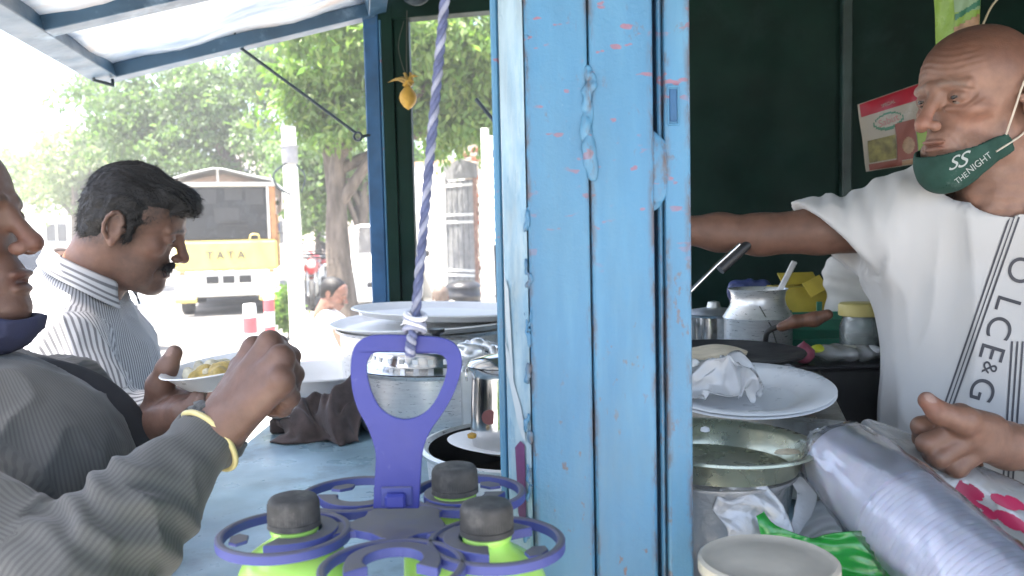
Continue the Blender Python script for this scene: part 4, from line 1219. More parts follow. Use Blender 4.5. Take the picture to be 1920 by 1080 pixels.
# big pot behind with trays
c = onc(800, 2.09)
t = vessel('cooking_pot', 'large aluminium pot at the far end of the counter under white trays', 'pot', c, [(0.18, 0.0), (0.20, 0.008), (0.21, 0.03), (0.212, 0.155), (0.222, 0.16), (0.224, 0.165)], M['alu'])
for (dz, r, dx, tx, ty, lab) in ((0.168, 0.250, 0.015, 0.5, -1.5, 'wide white tray lying on the large pot, under another tray'), (0.190, 0.232, 0.05, -1.0, 2.2, 'white tray topmost of the stack on the large pot')):
    rot = Matrix.Rotation(R(tx), 3, 'X') @ Matrix.Rotation(R(ty), 3, 'Y')
    vessel('tray', lab, 'tray', c + Vector((dx, 0, dz)), [(r * 0.86, 0), (r * 0.9, 0.002), (r * 0.97, 0.016), (r, 0.018), (r + 0.003, 0.015)], M['white_enamel'], 0.002, 'white trays on the large pot', 72, rot)
# white basin, plate, cloth
c = onc(598, 1.92)
vessel('basin', 'wide white basin behind the crumpled brown cloth', 'basin', c, [(0.075, 0.0), (0.085, 0.004), (0.125, 0.062), (0.143, 0.088), (0.152, 0.090), (0.153, 0.087)], M['white_enamel'], 0.002, None, 64)
c = onc(600, 2.2)
vessel('steel_tray', 'flat steel tray behind the white basin at the counter edge', 'tray', c + Vector((0, 0, 0.0)), [(0.12, 0), (0.13, 0.003), (0.145, 0.03), (0.15, 0.031)], M['alu'], 0.002, None, 56)
c = W(551, 777, 1.72)
t = vessel('small_plate', 'small steel plate with brown scraps beside the crumpled cloth', 'plate', c + Vector((0, 0, 0)), [(0.045, 0), (0.05, 0.001), (0.062, 0.009), (0.066, 0.0095)], M['alu'], 0.0015, None, 40)
box2('pad', (c.x - 0.04, c.y - 0.04, ZC + 0.001), (c.x + 0.04, c.y + 0.04, c.z - 0.0005), M['cloth_brown'], t, 0.004)
M['scrap'] = mat('brown_scraps', (0.10, 0.05, 0.035), 0.8, var=0.5)
rs = random.Random(6)
for k in range(14):
    p = c + Vector((rs.uniform(-.035, .035), rs.uniform(-.03, .03), 0.006))
    lathe('scrap', [(0, -0.004), (0.006, -0.002), (0.007, 0.002), (0, 0.005)], p, M['scrap'], t, 7, Matrix.Rotation(rs.uniform(0, 3), 3, 'X'), (rs.uniform(.6, 1.4), rs.uniform(.6, 1.4), 1))
# crumpled cloth: a draped heightfield with folds
def cloth_heap():
    n1, n2 = 70, 60
    A, B = W(518, 815, 1.66), W(705, 815, 1.70)
    v, f = [], []
    for i in range(n1 + 1):
        u = i / n1
        for j in range(n2 + 1):
            w = j / n2
            prof = max(0.0, math.sin(math.pi * min(1, w * 1.0))) ** 0.7
            hgt = (0.018 + 0.085 * (u ** 0.8)) * prof
            fold = 0.017 * math.sin(15 * u + 5 * w + 2.2 * math.sin(6 * w)) + 0.010 * math.sin(31 * u - 9 * w + 1.5 * math.sin(9 * u)) + 0.005 * math.sin(55 * u + 17 * w)
            x = A.x + (B.x - A.x) * u + 0.02 * math.sin(7 * w + 4 * u)
            y = 1.61 + 0.15 * w + 0.014 * math.sin(11 * u + 3) - 0.03 * u * (1 - w)
            z = ZC + 0.003 + max(0.0, hgt + fold * (0.35 + 0.65 * prof) * (0.4 + 0.9 * u)) * (0.25 + 0.75 * prof)
            v.append((x, y, z))
    for i in range(n1):
        for j in range(n2): f.append((i * (n2 + 1) + j, (i + 1) * (n2 + 1) + j, (i + 1) * (n2 + 1) + j + 1, i * (n2 + 1) + j + 1))
    o = mesh('rag', v, f, M['cloth_brown'], None, True)
    o.modifiers.new('thick', 'SOLIDIFY').thickness = 0.003
    tag(o, 'crumpled dark brown rag on the blue counter', 'rag')
cloth_heap()
# wide pan with dark inside, plate and jug in it
c = onc(985, 1.27)
t = thing('wide_pan', 'wide aluminium pan with blackened inside next to the blue post', 'pan', c)
lathe('wall', [(0, 0), (0.135, 0), (0.150, 0.01), (0.155, 0.066), (0.163, 0.070), (0.165, 0.076), (0.158, 0.078), (0.151, 0.073)], c, M['alu'], t, 64)
lathe('inside', [(0.1508, 0.0735), (0.147, 0.05), (0.14, 0.012), (0.0, 0.010)], c, M['black_iron'], t, 64)
pc = c + Vector((-0.022, -0.012, 0.068))
rp = Matrix.Rotation(R(-3), 3, 'X') @ Matrix.Rotation(R(4), 3, 'Y')
t = vessel('plate', 'steel rimmed plate lying across the blackened pan', 'plate', pc, [(0.052, 0.0), (0.060, 0.001), (0.072, 0.010), (0.098, 0.014), (0.101, 0.0125)], M['white_enamel'], 0.0016, None, 56, rp)
lathe('crumb', [(0, -0.004), (0.006, -0.002), (0.007, 0.003), (0, 0.006)], W(885, 818, 1.21), M['lemon'], t, 8)
jc = pc + Vector((-0.010, 0.012, 0.003))
jc.x = WX(938, jc.y)
t = vessel('jug', 'shiny steel jug standing on the plate by the blue post', 'jug', jc, [(0.040, 0.0), (0.047, 0.004), (0.0500, 0.03), (0.049, 0.07), (0.047, 0.108), (0.049, 0.118), (0.054, 0.124)], M['steel'], 0.0015, None, 48)
lathe('lid', [(0.053, 0.1255), (0.049, 0.131), (0.022, 0.139), (0.006, 0.141), (0.006, 0.149), (0, 0.15)], jc, M['steel'], t, 36)
for s in (-1, 1):
    pts = [jc + Vector((s * 0.053, 0, 0.112)) + Vector((math.cos(a) * 0.0, math.sin(a) * 0.008 - 0.012, math.cos(a) * 0.008)) for a in [2 * math.pi * i / 12 for i in range(12)]]
    tube('ring', pts, 0.0018, M['steel'], t, 6, True)
lathe('badge', [(0, 0), (0.011, 0.0), (0.011, 0.001), (0, 0.001)], jc + Vector((-0.020, -0.0465, 0.055)), mat('maroon_badge', (0.2, 0.07, 0.07), 0.5), t, 16, Matrix.Rotation(R(90), 3, 'X'))
t = thing('crumpled_foil', 'crumpled silver foil behind the steel jug', 'foil', W(905, 652, 1.55) + Vector((0, 0, -0.03)))
F = Field((-0.07, -0.06, -0.05), (0.07, 0.06, 0.06), 0.004)
rs2 = random.Random(12)
for k in range(16): F.ell((rs2.uniform(-.045, .045), rs2.uniform(-.03, .03), rs2.uniform(-.025, .02)), (rs2.uniform(.008, .022), rs2.uniform(.006, .02), rs2.uniform(.006, .018)), 0.002)
V, Fc = F.surf(0)
q = W(915, 655, 1.56)
np_mesh('foil', V + np.array(q), Fc, M['alu'], t, smooth=False)
box2('stand', (q.x - 0.05, q.y - 0.04, ZC + 0.001), (q.x + 0.05, q.y + 0.04, q.z - 0.03), M['alu_dull'], t, 0.004)

# ================================================================ inside the kiosk, right of the post
box2('side_shelf', (0.561, 1.52, ZC - 0.03), (1.0, 2.45, ZC - 0.0005), M['counter'], kiosk, 0.004)
M['stove_top'] = mat('greasy_stove_steel', (0.42, 0.42, 0.40), 0.38, 0.8, var=0.3, vscale=9, bump=0.1, dirt=(0.10, 0.09, 0.07), dirt_amt=0.45, dscale=10)
ZS = 1.235
s4 = [WZ(1592, 792, ZS), WZ(1541, 692, ZS), WZ(1250, 676, ZS), WZ(1230, 760, ZS)]
sc = sum(s4, Vector()) / 4
st = thing('gas_stove', 'greasy steel gas stove under the black griddle', 'stove', (sc.x, sc.y, ZC))
v = [(p.x, p.y, ZC + 0.02) for p in s4] + [(p.x, p.y, ZS) for p in s4]
bm = bmesh.new(); bv = [bm.verts.new(p) for p in v]
for q in ((0, 1, 2, 3), (4, 5, 6, 7), (0, 1, 5, 4), (1, 2, 6, 5), (2, 3, 7, 6), (3, 0, 4, 7)): bm.faces.new([bv[i] for i in q])
bmesh.ops.recalc_face_normals(bm, faces=bm.faces)
bmesh.ops.bevel(bm, geom=list(bm.edges), offset=0.005, segments=2, affect='EDGES')
bm_obj('casing', bm, M['stove_top'], st)
for p in s4: lathe('foot', [(0, 0), (0.012, 0), (0.012, 0.021), (0, 0.021)], (sc.x + (p.x - sc.x) * 0.9, sc.y + (p.y - sc.y) * 0.9, ZC), M['black_plastic'], st, 12)
kn = WZ(1535, 742, ZS)
lathe('knob_well', [(0.026, 0.0005), (0.026, 0.003), (0.022, 0.004), (0.019, 0.001), (0, 0.001)], (kn.x, kn.y, ZS), M['black_iron'], st, 24)
lathe('knob', [(0.015, 0.001), (0.014, 0.014), (0.010, 0.016), (0, 0.016)], (kn.x, kn.y, ZS), M['black_plastic'], st, 18)
tw = W(1352, 668, 1.46)
for a in range(4):
    aa = a * math.pi / 2 + 0.4
    box('pan_support', (tw.x + math.cos(aa) * 0.07, tw.y + math.sin(aa) * 0.07, (ZS + tw.z) / 2 - 0.004), (0.09, 0.006, tw.z - ZS - 0.010), M['black_iron'], st, Matrix.Rotation(aa, 3, 'Z'), 0.001)
lathe('burner', [(0, 0.001), (0.045, 0.001), (0.045, 0.015), (0.03, 0.02), (0, 0.02)], (tw.x, tw.y, ZS), M['black_iron'], st, 24)
t = thing('griddle', 'black iron griddle on the gas stove with bread on it', 'griddle', tw)
lathe('disc', [(0, -0.004), (0.10, -0.003), (0.137, 0.003), (0.141, 0.008), (0.139, 0.011), (0.10, 0.004), (0, 0.001)], tw, M['black_iron'], t, 56)
M['bread'] = mat('flatbread', (0.66, 0.57, 0.42), 0.85, var=0.12, vscale=30, bump=0.5, bscale=60, dirt=(0.30, 0.17, 0.07), dirt_amt=0.06, dscale=50)
rt = W(1338, 650, 1.44)
def wob(q): return Vector((q.x * (1 + 0.05 * math.sin(3 * math.atan2(q.y, q.x))), q.y, q.z + 0.003 * math.sin(60 * q.x)))
o = lathe('flatbread', [(0, 0.001), (0.055, 0.002), (0.066, 0.004), (0.068, 0.009), (0.060, 0.011), (0.03, 0.010), (0, 0.010)], (rt.x - 0.01, rt.y, tw.z + 0.004), M['bread'], None, 40, None, (1, 0.8, 1), wob)
tag(o, 'pale flatbread cooking on the black griddle', 'bread')
# milk can with spatula
mc = W(1421, 540, 1.74); mc = Vector((mc.x, 1.74, ZC + 0.001))
ht = W(1421, 541, 1.74).z - mc.z
t = vessel('milk_can', 'steel milk can with narrow neck behind the griddle', 'milk can', mc, [(0.062, 0), (0.067, 0.005), (0.068, ht - 0.062), (0.071, ht - 0.058), (0.067, ht - 0.052), (0.056, ht - 0.034), (0.053, ht - 0.02), (0.055, ht - 0.006), (0.060, ht)], M['alu'], 0.0015, None, 48)
tube('wire', [mc + Vector((-0.015, -0.062, ht - 0.03)), mc + Vector((0.006, -0.069, ht - 0.07)), mc + Vector((0.022, -0.068, ht - 0.12))], 0.0012, M['thread'], t, 5)
s0, s1 = W(1462, 545, 1.72), W(1490, 490, 1.70)
sp_ = thing('spatula', 'white plastic spatula sticking out of the milk can', 'spatula', s0 + Vector((-0.03, 0, -0.1)))
beam('handle', s0 - (s1 - s0) * 1.4, s1, 0.012, 0.004, M['white_plastic'], sp_, (0, 1, 0), 0.0015)
beam('blade', s0 - (s1 - s0) * 2.4, s0 - (s1 - s0) * 1.38, 0.03, 0.003, M['white_plastic'], sp_, (0, 1, 0), 0.0015)
# small pot left, pan handle
pc = W(1338, 588, 1.86)
t = vessel('small_pot', 'small steel pot half hidden behind the blue post', 'pot', Vector((pc.x, 1.86, ZC + 0.001)), [(0.05, 0), (0.056, 0.004), (0.058, pc.z - ZC - 0.006), (0.066, pc.z - ZC)], M['steel'], 0.0015, None, 40)
lathe('lid', [(0.062, 0.0015), (0.05, 0.008), (0.015, 0.014), (0.012, 0.026), (0, 0.028)], (pc.x, 1.86, pc.z), M['alu_dull'], t, 32)
M['wood'] = mat('dark_wood_handle', (0.13, 0.06, 0.035), 0.5, var=0.35, vscale=20, stretch=(6, 1, 1))
sp0 = onc(1470, 1.58)
hz = W(1470, 632, 1.55).z
t = vessel('saucepan', 'blackened saucepan with wooden handle beside the griddle', 'saucepan', Vector((WX(1478, 1.66), 1.66, ZC + 0.001)), [(0.055, 0), (0.062, 0.006), (0.064, 0.11), (0.067, 0.114)], M['alu_dull'], 0.002, None, 40)
tube('handle_iron', spline([W(1435, 640, 1.57), W(1440, 622, 1.56), W(1462, 612, 1.55), W(1492, 606, 1.53)], 6), [0.005] * 19, M['black_iron'], t, 8)
F = Field((-0.07, -0.03, -0.03), (0.07, 0.03, 0.03), 0.0022)
F.chain([(-0.055, 0, 0), (-0.02, 0, 0.003), (0.02, 0, -0.004), (0.05, 0, -0.002)], [0.011, 0.014, 0.016, 0.012], 0.008)
V, Fc = F.surf(1)
ha, hb = W(1468, 612, 1.54), W(1552, 588, 1.50)
np_mesh('handle', rigid(V * 0.8, basis(hb - ha), (ha + hb) / 2), Fc, M['wood'], t)
# boxes, packet, jar, crate and sack at the back
M['yellow_box'] = mat('yellow_carton', (0.50, 0.38, 0.05), 0.6, var=0.2)
M['blue_film'] = mat('blue_packet', (0.06, 0.08, 0.22), 0.3, var=0.4, bump=0.8, bscale=30, bdist=0.01)
yb = W(1492, 536, 2.08)
t = thing('carton', 'torn yellow carton behind the milk can', 'carton', (yb.x, 2.08, ZC))
cb = box2('sides', (yb.x - 0.062, 2.02, ZC + 0.001), (yb.x + 0.062, 2.12, yb.z), M['yellow_box'], t, 0.003)
beam('flap', W(1462, 523, 2.10), W(1530, 521, 2.10), 0.05, 0.003, M['yellow_box'], t, (0, -0.6, 1), 0.001)
beam('flap', W(1512, 545, 2.0), W(1545, 528, 2.0), 0.04, 0.003, M['yellow_box'], t, (0.3, -0.8, 0.6), 0.001)
bp = W(1405, 545, 2.16)
F = Field((-0.09, -0.04, -0.26), (0.09, 0.04, 0.05), 0.005)
F.ell((0, 0, -0.1), (0.055, 0.025, 0.13), 0.01).ell((-0.03, 0, 0.0), (0.03, 0.018, 0.03), 0.01).ell((0.035, 0, 0.01), (0.02, 0.012, 0.02), 0.01)
F.warp(lambda X, Y, Z: 0.003 * np.sin(90 * X + 30 * Z) * np.cos(70 * Z))
V, Fc = F.surf(0)
V[:, 2] = np.maximum(V[:, 2], ZC + 0.002 - bp.z)
tag(np_mesh('packet', V + np.array(bp), Fc, M['blue_film']), 'shiny dark blue packet behind the milk can', 'packet')
M['green_crate'] = mat('green_crate_plastic', (0.02, 0.16, 0.10), 0.45, var=0.25)
cr = Vector((WX(1546, 1.85), 1.85, ZC))
t = thing('crate', 'dark green slatted plastic crate behind the yellow lidded jar', 'crate', cr)
top = W(1546, 585, 1.75).z
box2('floor', cr + Vector((-0.10, -0.08, 0.001)), cr + Vector((0.14, 0.08, 0.008)), M['green_crate'], t, 0.001)
hgt = top - ZC
for k in range(5):
    z = 0.012 + k * (hgt - 0.012) / 5
    for y in (-0.08, 0.08): box2('slat', cr + Vector((-0.10, y - 0.003, z)), cr + Vector((0.14, y + 0.003, z + 0.022)), M['green_crate'], t, 0.001)
    for x in (-0.10, 0.14): box2('slat', cr + Vector((x - 0.003, -0.0765, z)), cr + Vector((x + 0.003, 0.0765, z + 0.022)), M['green_crate'], t, 0.001)
for x in (-0.106, 0.02, 0.146):
    for y in (-0.087, 0.087): box2('upright', cr + Vector((x - 0.006, y - 0.003, 0.001)), cr + Vector((x + 0.006, y + 0.003, hgt + 0.004)), M['green_crate'], t, 0.001)
M['yellow_lid'] = mat('cream_yellow_lid', (0.60, 0.50, 0.18), 0.45, var=0.1)
bx = Vector((0.66, 1.60, ZC))
t = thing('shelf_box', 'low black box under the jar and the clear packet', 'box', bx)
box2('body', (0.50, 1.505, ZC + 0.001), (0.80, 1.72, ZC + 0.135), M['black_iron'], t, 0.004)
box2('lid', (0.497, 1.502, ZC + 0.1355), (0.803, 1.723, ZC + 0.143), M['black_plastic'], t, 0.003)
ZB = ZC + 0.1435
jc = Vector((WX(1614, 1.64), 1.64, ZB + 0.001)); jt = W(1614, 568, 1.64).z - jc.z
t = thing('jar', 'clear plastic jar with cream yellow lid beside the cook', 'jar', jc)
lathe('jar_body', [(0, 0), (0.034, 0), (0.038, 0.006), (0.039, jt - 0.045), (0.034, jt - 0.03), (0.033, jt - 0.016), (0.0315, jt - 0.016), (0.0325, jt - 0.03), (0.0375, jt - 0.045), (0.0365, 0.006), (0, 0.003)], jc, M['clear_jar'], t, 36)
lathe('lid', [(0.0395, jt - 0.024), (0.041, jt - 0.023), (0.041, jt - 0.003), (0.038, jt), (0, jt)], jc, M['yellow_lid'], t, 36)
lathe('contents', [(0, 0.004), (0.035, 0.006), (0.036, jt * 0.35), (0, jt * 0.38)], jc, mat('pale_powder', (0.45, 0.45, 0.4), 0.9), t, 24)
sk = W(1603, 520, 1.98)
F = Field((-0.10, -0.08, -0.42), (0.10, 0.08, 0.1), 0.006)
F.ell((0, 0, -0.14), (0.075, 0.06, 0.17), 0.02).ell((0.0, 0, 0.0), (0.072, 0.05, 0.055), 0.03).ell((-0.04, 0, 0.02), (0.025, 0.03, 0.03), 0.02)
F.warp(lambda X, Y, Z: 0.0025 * np.sin(60 * X + 9 * np.sin(25 * Z)) + 0.001 * np.sin(50 * Z + 40 * X))
V, Fc = F.surf(1)
V[:, 2] = np.maximum(V[:, 2], ZC + 0.002 - sk.z)
tag(np_mesh('sack', V + np.array(sk), Fc, mat('white_woven_sack', (0.62, 0.60, 0.57), 0.8, var=0.08, bump=0.3)), 'bulging white sack behind the jar under the cook\'s sleeve', 'sack')
# clear packet with yellow print on the black box
def soft_packet(name, label, cat, a, b, rw, rt, m, bits, seed):
    a, b = Vector(a), Vector(b)
    L = (b - a).length
    t = thing(name, label, cat, a.lerp(b, 0.5))
    F = Field((-L / 2 - 0.02, -rw - 0.02, -rt - 0.02), (L / 2 + 0.02, rw + 0.02, rt + 0.02), 0.0035)
    F.ell((0, 0, 0), (L / 2, rw, rt), 0.01)
    F.cap((-L / 2, 0, 0), (-L / 2 + 0.02, 0, 0), 0.006, 0.012, 0.01).cap((L / 2, 0, 0), (L / 2 - 0.02, 0, 0), 0.006, 0.012, 0.01)
    F.warp(lambda X, Y, Z: 0.0022 * np.sin(110 * X + seed) * np.cos(70 * Y) + 0.0015 * np.sin(200 * X + 130 * Y))
    V, Fc = F.surf(0)
    Bm = basis(b - a)
    np_mesh('film', rigid(V, Bm, a.lerp(b, 0.5)), Fc, m, t)
    for (u, w, sx, sy, mm) in bits:
        G_ = Field((u * L - sx - 0.006, w - sy - 0.006, -rt - 0.004), (u * L + sx + 0.006, w + sy + 0.006, rt + 0.006), 0.003)
        G_.ell((u * L, w, rt * 0.35), (sx, sy, rt * 0.62), 0.004)
        V, Fc = G_.surf(0)
        np_mesh('contents', rigid(V, Bm, a.lerp(b, 0.5)), Fc, mm, t)
    return t
pz = ZB + 0.016
p0, p1 = W(1520, 682, 1.55), W(1655, 668, 1.53)
M['lime_print'] = mat('lime_yellow_print', (0.50, 0.52, 0.03), 0.5)
M['onion'] = mat('onion_skin', (0.28, 0.07, 0.10), 0.5, var=0.3)
soft_packet('clear_packet', 'clear plastic packet with yellow print lying on the black box', 'packet', (p0.x, 1.56, pz), (p1.x, 1.53, pz), 0.035, 0.015, M['film_milky'],
            [(-0.36, 0, 0.016, 0.022, M['lime_print']), (0.0, 0, 0.035, 0.024, mat('pale_label', (0.5, 0.5, 0.42), 0.7)), (0.33, 0, 0.02, 0.02, M['white_plastic'])], 1)
on = W(1503, 665, 1.53)
o = lathe('onion', [(0, -0.018), (0.010, -0.017), (0.019, -0.006), (0.019, 0.006), (0.010, 0.015), (0.003, 0.02), (0, 0.024)], (on.x + 0.004, 1.53, ZB + 0.019), M['onion'], None, 20)
tag(o, 'small red onion beside the clear packet', 'onion')
# disposable plates with a crumpled white bag
pc = W(1400, 744, 1.19)
t = thing('pot_lid', 'small grey pot lid under the two white plates on the stove edge', 'lid', (pc.x, 1.19, ZS))
lathe('dome', [(0, 0.001), (0.058, 0.001), (0.058, 0.003), (0.045, 0.008), (0.02, pc.z - ZS - 0.013), (0, pc.z - ZS - 0.0125)], (pc.x, 1.19, ZS), M['alu_dull'], t, 32)
rp = Matrix.Rotation(R(-2), 3, 'Y') @ Matrix.Rotation(R(7), 3, 'X')
for k in range(2):
    lab = ('wide white disposable plate, lower of the two beside the stove', 'wide white disposable plate, upper of the two, under the crumpled bag')[k]
    vessel('disposable_plate', lab, 'plate', Vector((pc.x, 1.19, pc.z - 0.006 + k * 0.0045)), [(0.066, 0), (0.072, 0.001), (0.090, 0.013), (0.118, 0.0175), (0.120, 0.016)], M['white_plastic'], 0.0012, 'stack of white disposable plates', 56, rp)
def crumple(name, label, cat, c, rx, ry, h, m, seed, n=84):
    u, w = np.meshgrid(np.linspace(-1, 1, n), np.linspace(-1, 1, n), indexing='ij')
    P = np.stack([u.ravel(), w.ravel(), np.full(n * n, seed * 3.7)], 1)
    P = P + 0.25 * np.stack([vnoise(P, 2.1, seed + 1), vnoise(P, 2.3, seed + 2), 0 * P[:, 0]], 1)
    r = np.sqrt((u ** 2 + w ** 2)).ravel()
    z = h * np.clip(1.15 - r ** 1.6, 0, 1) * 0.75
    for sc_, am in ((1.6, 0.45), (3.3, 0.30), (6.5, 0.13)):
        z = z + h * am * (1 - 2.2 * np.abs(vnoise(P, sc_, seed + int(sc_ * 10)))) * (0.35 + 0.65 * np.clip(1.1 - r, 0, 1))
    x = u.ravel() * rx + 0.22 * rx * vnoise(P, 2.7, seed + 31); y = w.ravel() * ry + 0.22 * ry * vnoise(P, 2.9, seed + 41)
    V = np.stack([x, y, np.maximum(z, 0.0005 * r)], 1) + np.array(tuple(c))
    I, J = np.meshgrid(np.arange(n - 1), np.arange(n - 1), indexing='ij')
    a = (I * n + J).ravel()
    F = np.stack([a, a + n, a + n + 1, a + 1], 1)
    keep = (r[F].max(1) < 0.98 + 0.12 * vnoise(P, 3.0, seed + 77)[F[:, 0]])
    o = np_mesh(name, V, F[keep], m)
    o.modifiers.new('thick', 'SOLIDIFY').thickness = 0.0008
    return tag(o, label, cat)
q = W(1345, 742, 1.17)
crumple('polythene_bag', 'crumpled white polythene bag on the disposable plates', 'bag', q, 0.075, 0.075, 0.050, M['white_bag'], 4, 100)
# steel thali on a tub
pc = W(1340, 872, 0.97)
t = thing('container', 'milky plastic tub under the big steel plate', 'tub', (pc.x, 0.97, ZC))
lathe('tub_wall', [(0, 0.001), (0.072, 0.001), (0.088, pc.z - ZC - 0.010), (0.092, pc.z - ZC - 0.006), (0.092, pc.z - ZC - 0.003), (0, pc.z - ZC - 0.004)], (pc.x, 0.97, ZC), M['film_milky'], t, 40)
rp = Matrix.Rotation(R(2), 3, 'Y')
t = vessel('steel_plate', 'deep round steel plate beside the pack of cups', 'plate', Vector((pc.x, 0.97, pc.z)), [(0.085, 0), (0.092, 0.002), (0.100, 0.022), (0.108, 0.030), (0.114, 0.0305), (0.115, 0.028)], mat('olive_reflection_steel', (0.33, 0.35, 0.27), 0.30, 0.75, var=0.2, vscale=14), 0.0015, None, 64, rp)  # olive tint paints in the greenish reflection in the steel
lathe('scrap', [(0, -0.002), (0.012, 0.0), (0.010, 0.004), (0, 0.006)], W(1476, 850, 0.96), M['bread'], t, 9, None, (1.3, 0.5, 1))
lathe('scrap', [(0, -0.002), (0.006, 0.0), (0.005, 0.004), (0, 0.006)], W(1322, 808, 1.04), M['white_plastic'], t, 9)
# polythene scraps hanging round
def ribbon(name, label, cat, pts, widths, m, amp=0.006, nseg=24, nw=8, seed=0, side=None):
    P = spline(pts, nseg // max(1, len(pts) - 1))
    v, f, offs = [], [], []
    n = len(P)
    Ltot = sum((P[i + 1] - P[i]).length for i in range(n - 1))
    for i, p in enumerate(P):
        t_ = (P[min(i + 1, n - 1)] - P[max(i - 1, 0)]).normalized()
        s_ = Vector(side) if side else t_.cross(Vector((0, -1, 0.3)))
        s_ = (s_ - t_ * s_.dot(t_)).normalized()
        nn = t_.cross(s_)
        u = i / (n - 1) * (len(widths) - 1); k_ = min(int(u), len(widths) - 2)
        w = widths[k_] + (widths[k_ + 1] - widths[k_]) * (u - k_)
        for j in range(nw + 1):
            x = j / nw - 0.5
            v.append(p + s_ * w * x); offs.append((nn, w * x, i / n))
    for i in range(n - 1):
        for j in range(nw): f.append((i * (nw + 1) + j, i * (nw + 1) + j + 1, (i + 1) * (nw + 1) + j + 1, (i + 1) * (nw + 1) + j))
    q = np.array([(a[1] * 30 + 3.1 * seed, a[2] * Ltot * 16, seed * 1.7) for a in offs])
    q = q + 0.5 * np.stack([vnoise(q, 0.9, seed + 1), vnoise(q, 0.9, seed + 2), 0 * q[:, 0]], 1)
    hgt = amp * (1.6 * (1 - 2.2 * np.abs(vnoise(q, 0.8, seed + 3))) + 0.9 * (1 - 2.2 * np.abs(vnoise(q, 1.9, seed + 4))) + 0.4 * vnoise(q, 4.1, seed + 5))
    v = [p + a[0] * float(g) for p, a, g in zip(v, offs, hgt)]
    o = mesh(name, v, f, m, None, True)
    o.modifiers.new('thick', 'SOLIDIFY').thickness = 0.0012
    return tag(o, label, cat)
ribbon('polythene_strip', 'torn white polythene strip hanging under the steel plate', 'bag', [W(1492, 898, 0.93), W(1512, 925, 0.92), W(1505, 960, 0.91), W(1484, 1005, 0.90)], [0.012, 0.022, 0.02, 0.008], M['white_bag'], 0.002, 40, 14)
ribbon('polythene_sheet', 'cloudy grey polythene sheet draped below the steel plate', 'bag', [W(1345, 930, 0.88), W(1400, 955, 0.87), W(1440, 1000, 0.86), W(1450, 1050, 0.85)], [0.03, 0.07, 0.06, 0.05], M['film_milky'], 0.005, 60, 30, 2)
ribbon('green_bag', 'bright green polythene bag under the pack of cups', 'bag', [W(1428, 962, 0.85), W(1455, 1005, 0.84), W(1515, 1040, 0.83), W(1620, 1062, 0.81), W(1720, 1100, 0.79)], [0.010, 0.022, 0.034, 0.07, 0.095], M['green_bag'], 0.0045, 80, 30, 1)
o = ribbon('white_bag', 'white polythene bag tucked behind the green bag', 'bag', [W(1500, 1010, 0.92), W(1560, 985, 0.92), W(1620, 1010, 0.90), W(1660, 1040, 0.89)], [0.03, 0.06, 0.06, 0.03], M['white_bag'], 0.004, 60, 30, 4)
# beige tub in the corner
bc = W(1440, 1052, 0.69)
t = thing('beige_tub', 'beige plastic tub with domed lid at the shelf edge by the post', 'tub', (bc.x, 0.69, ZC))
M['beige'] = mat('beige_plastic', (0.46, 0.41, 0.34), 0.5, var=0.1, vscale=30)
hb_ = bc.z - ZC
lathe('tub_wall', [(0, 0.001), (0.044, 0.001), (0.052, hb_ - 0.006), (0.0, hb_ - 0.007)], (bc.x, 0.69, ZC), M['beige'], t, 40)
lathe('lid', [(0.054, hb_ - 0.010), (0.057, hb_ - 0.008), (0.057, hb_ + 0.001), (0.054, hb_ + 0.003), (0.050, hb_ + 0.0), (0.03, hb_ + 0.004), (0, hb_ + 0.006)], (bc.x, 0.69, ZC), M['beige'], t, 48)
# ---------------- pack of nested cups in film
M['cup'] = mat('lavender_white_cup_plastic', (0.72, 0.72, 0.83), 0.35, var=0.04, sss=0.3)
ca, cb = W(1560, 848, 0.93), W(1862, 1125, 0.735)
cb = ca + (cb - ca) * 1.22
axd = (cb - ca).normalized(); Lc = (cb - ca).length
cups = thing('cup_pack', 'long pack of nested lavender white cups wrapped in clear film', 'cups', ca.lerp(cb, 0.5))
Bc = basis(axd) @ Matrix.Rotation(R(90), 3, 'Y')       # lathe axis z -> along the pack
prof = [(0, 0.0), (0.030, 0.0), (0.036, 0.004), (0.041, 0.03), (0.0455, 0.085)]
lathe('cup', [(0, 0.0), (0.032, 0.0), (0.037, 0.003), (0.0415, 0.012), (0.0455, 0.04), (0.0480, 0.098), (0.050, 0.100), (0.0505, 0.102), (0.0490, 0.1035), (0, 0.1035)], ca, M['cup'], cups, 48, Bc)
zc = 0.1045
while zc < Lc - 0.01:
    lathe('cup', [(0.0484, zc), (0.0490, zc), (0.0500, zc + 0.0012), (0.0500, zc + 0.0028), (0.0490, zc + 0.0046), (0.0484, zc + 0.0058)], ca, M['cup'], cups, 40, Bc)
    zc += 0.0062
v, f = [], []
nl, nr = 90, 48
rs = np.random.default_rng(3)
ph = rs.random(8) * 6.28
for i in range(nl + 1):
    u = -0.035 + (Lc + 0.04) * i / nl
    r = 0.0525 if u > 0.09 else (0.041 + 0.0115 * max(0, u) / 0.09)
    if u < 0.004: r = 0.041 * max(0.12, 1 - ((0.004 - u) / 0.042) ** 1.2)
    for j in range(nr):
        a = 2 * math.pi * j / nr
        w = 0.0030 * max(0, math.sin(5 * a + 14 * u + ph[0])) ** 6 + 0.0026 * max(0, math.sin(3 * a - 31 * u + ph[1])) ** 8 + 0.0020 * max(0, math.sin(8 * a + 52 * u + ph[2])) ** 10
        w = abs(w)
        v.append(Bc @ Vector((math.cos(a) * (r + w), math.sin(a) * (r + w), u)) + ca)
for i in range(nl):
    for j in range(nr): f.append((i * nr + j, i * nr + (j + 1) % nr, (i + 1) * nr + (j + 1) % nr, (i + 1) * nr + j))
mesh('wrapper', v, f, M['film'], cups, True)
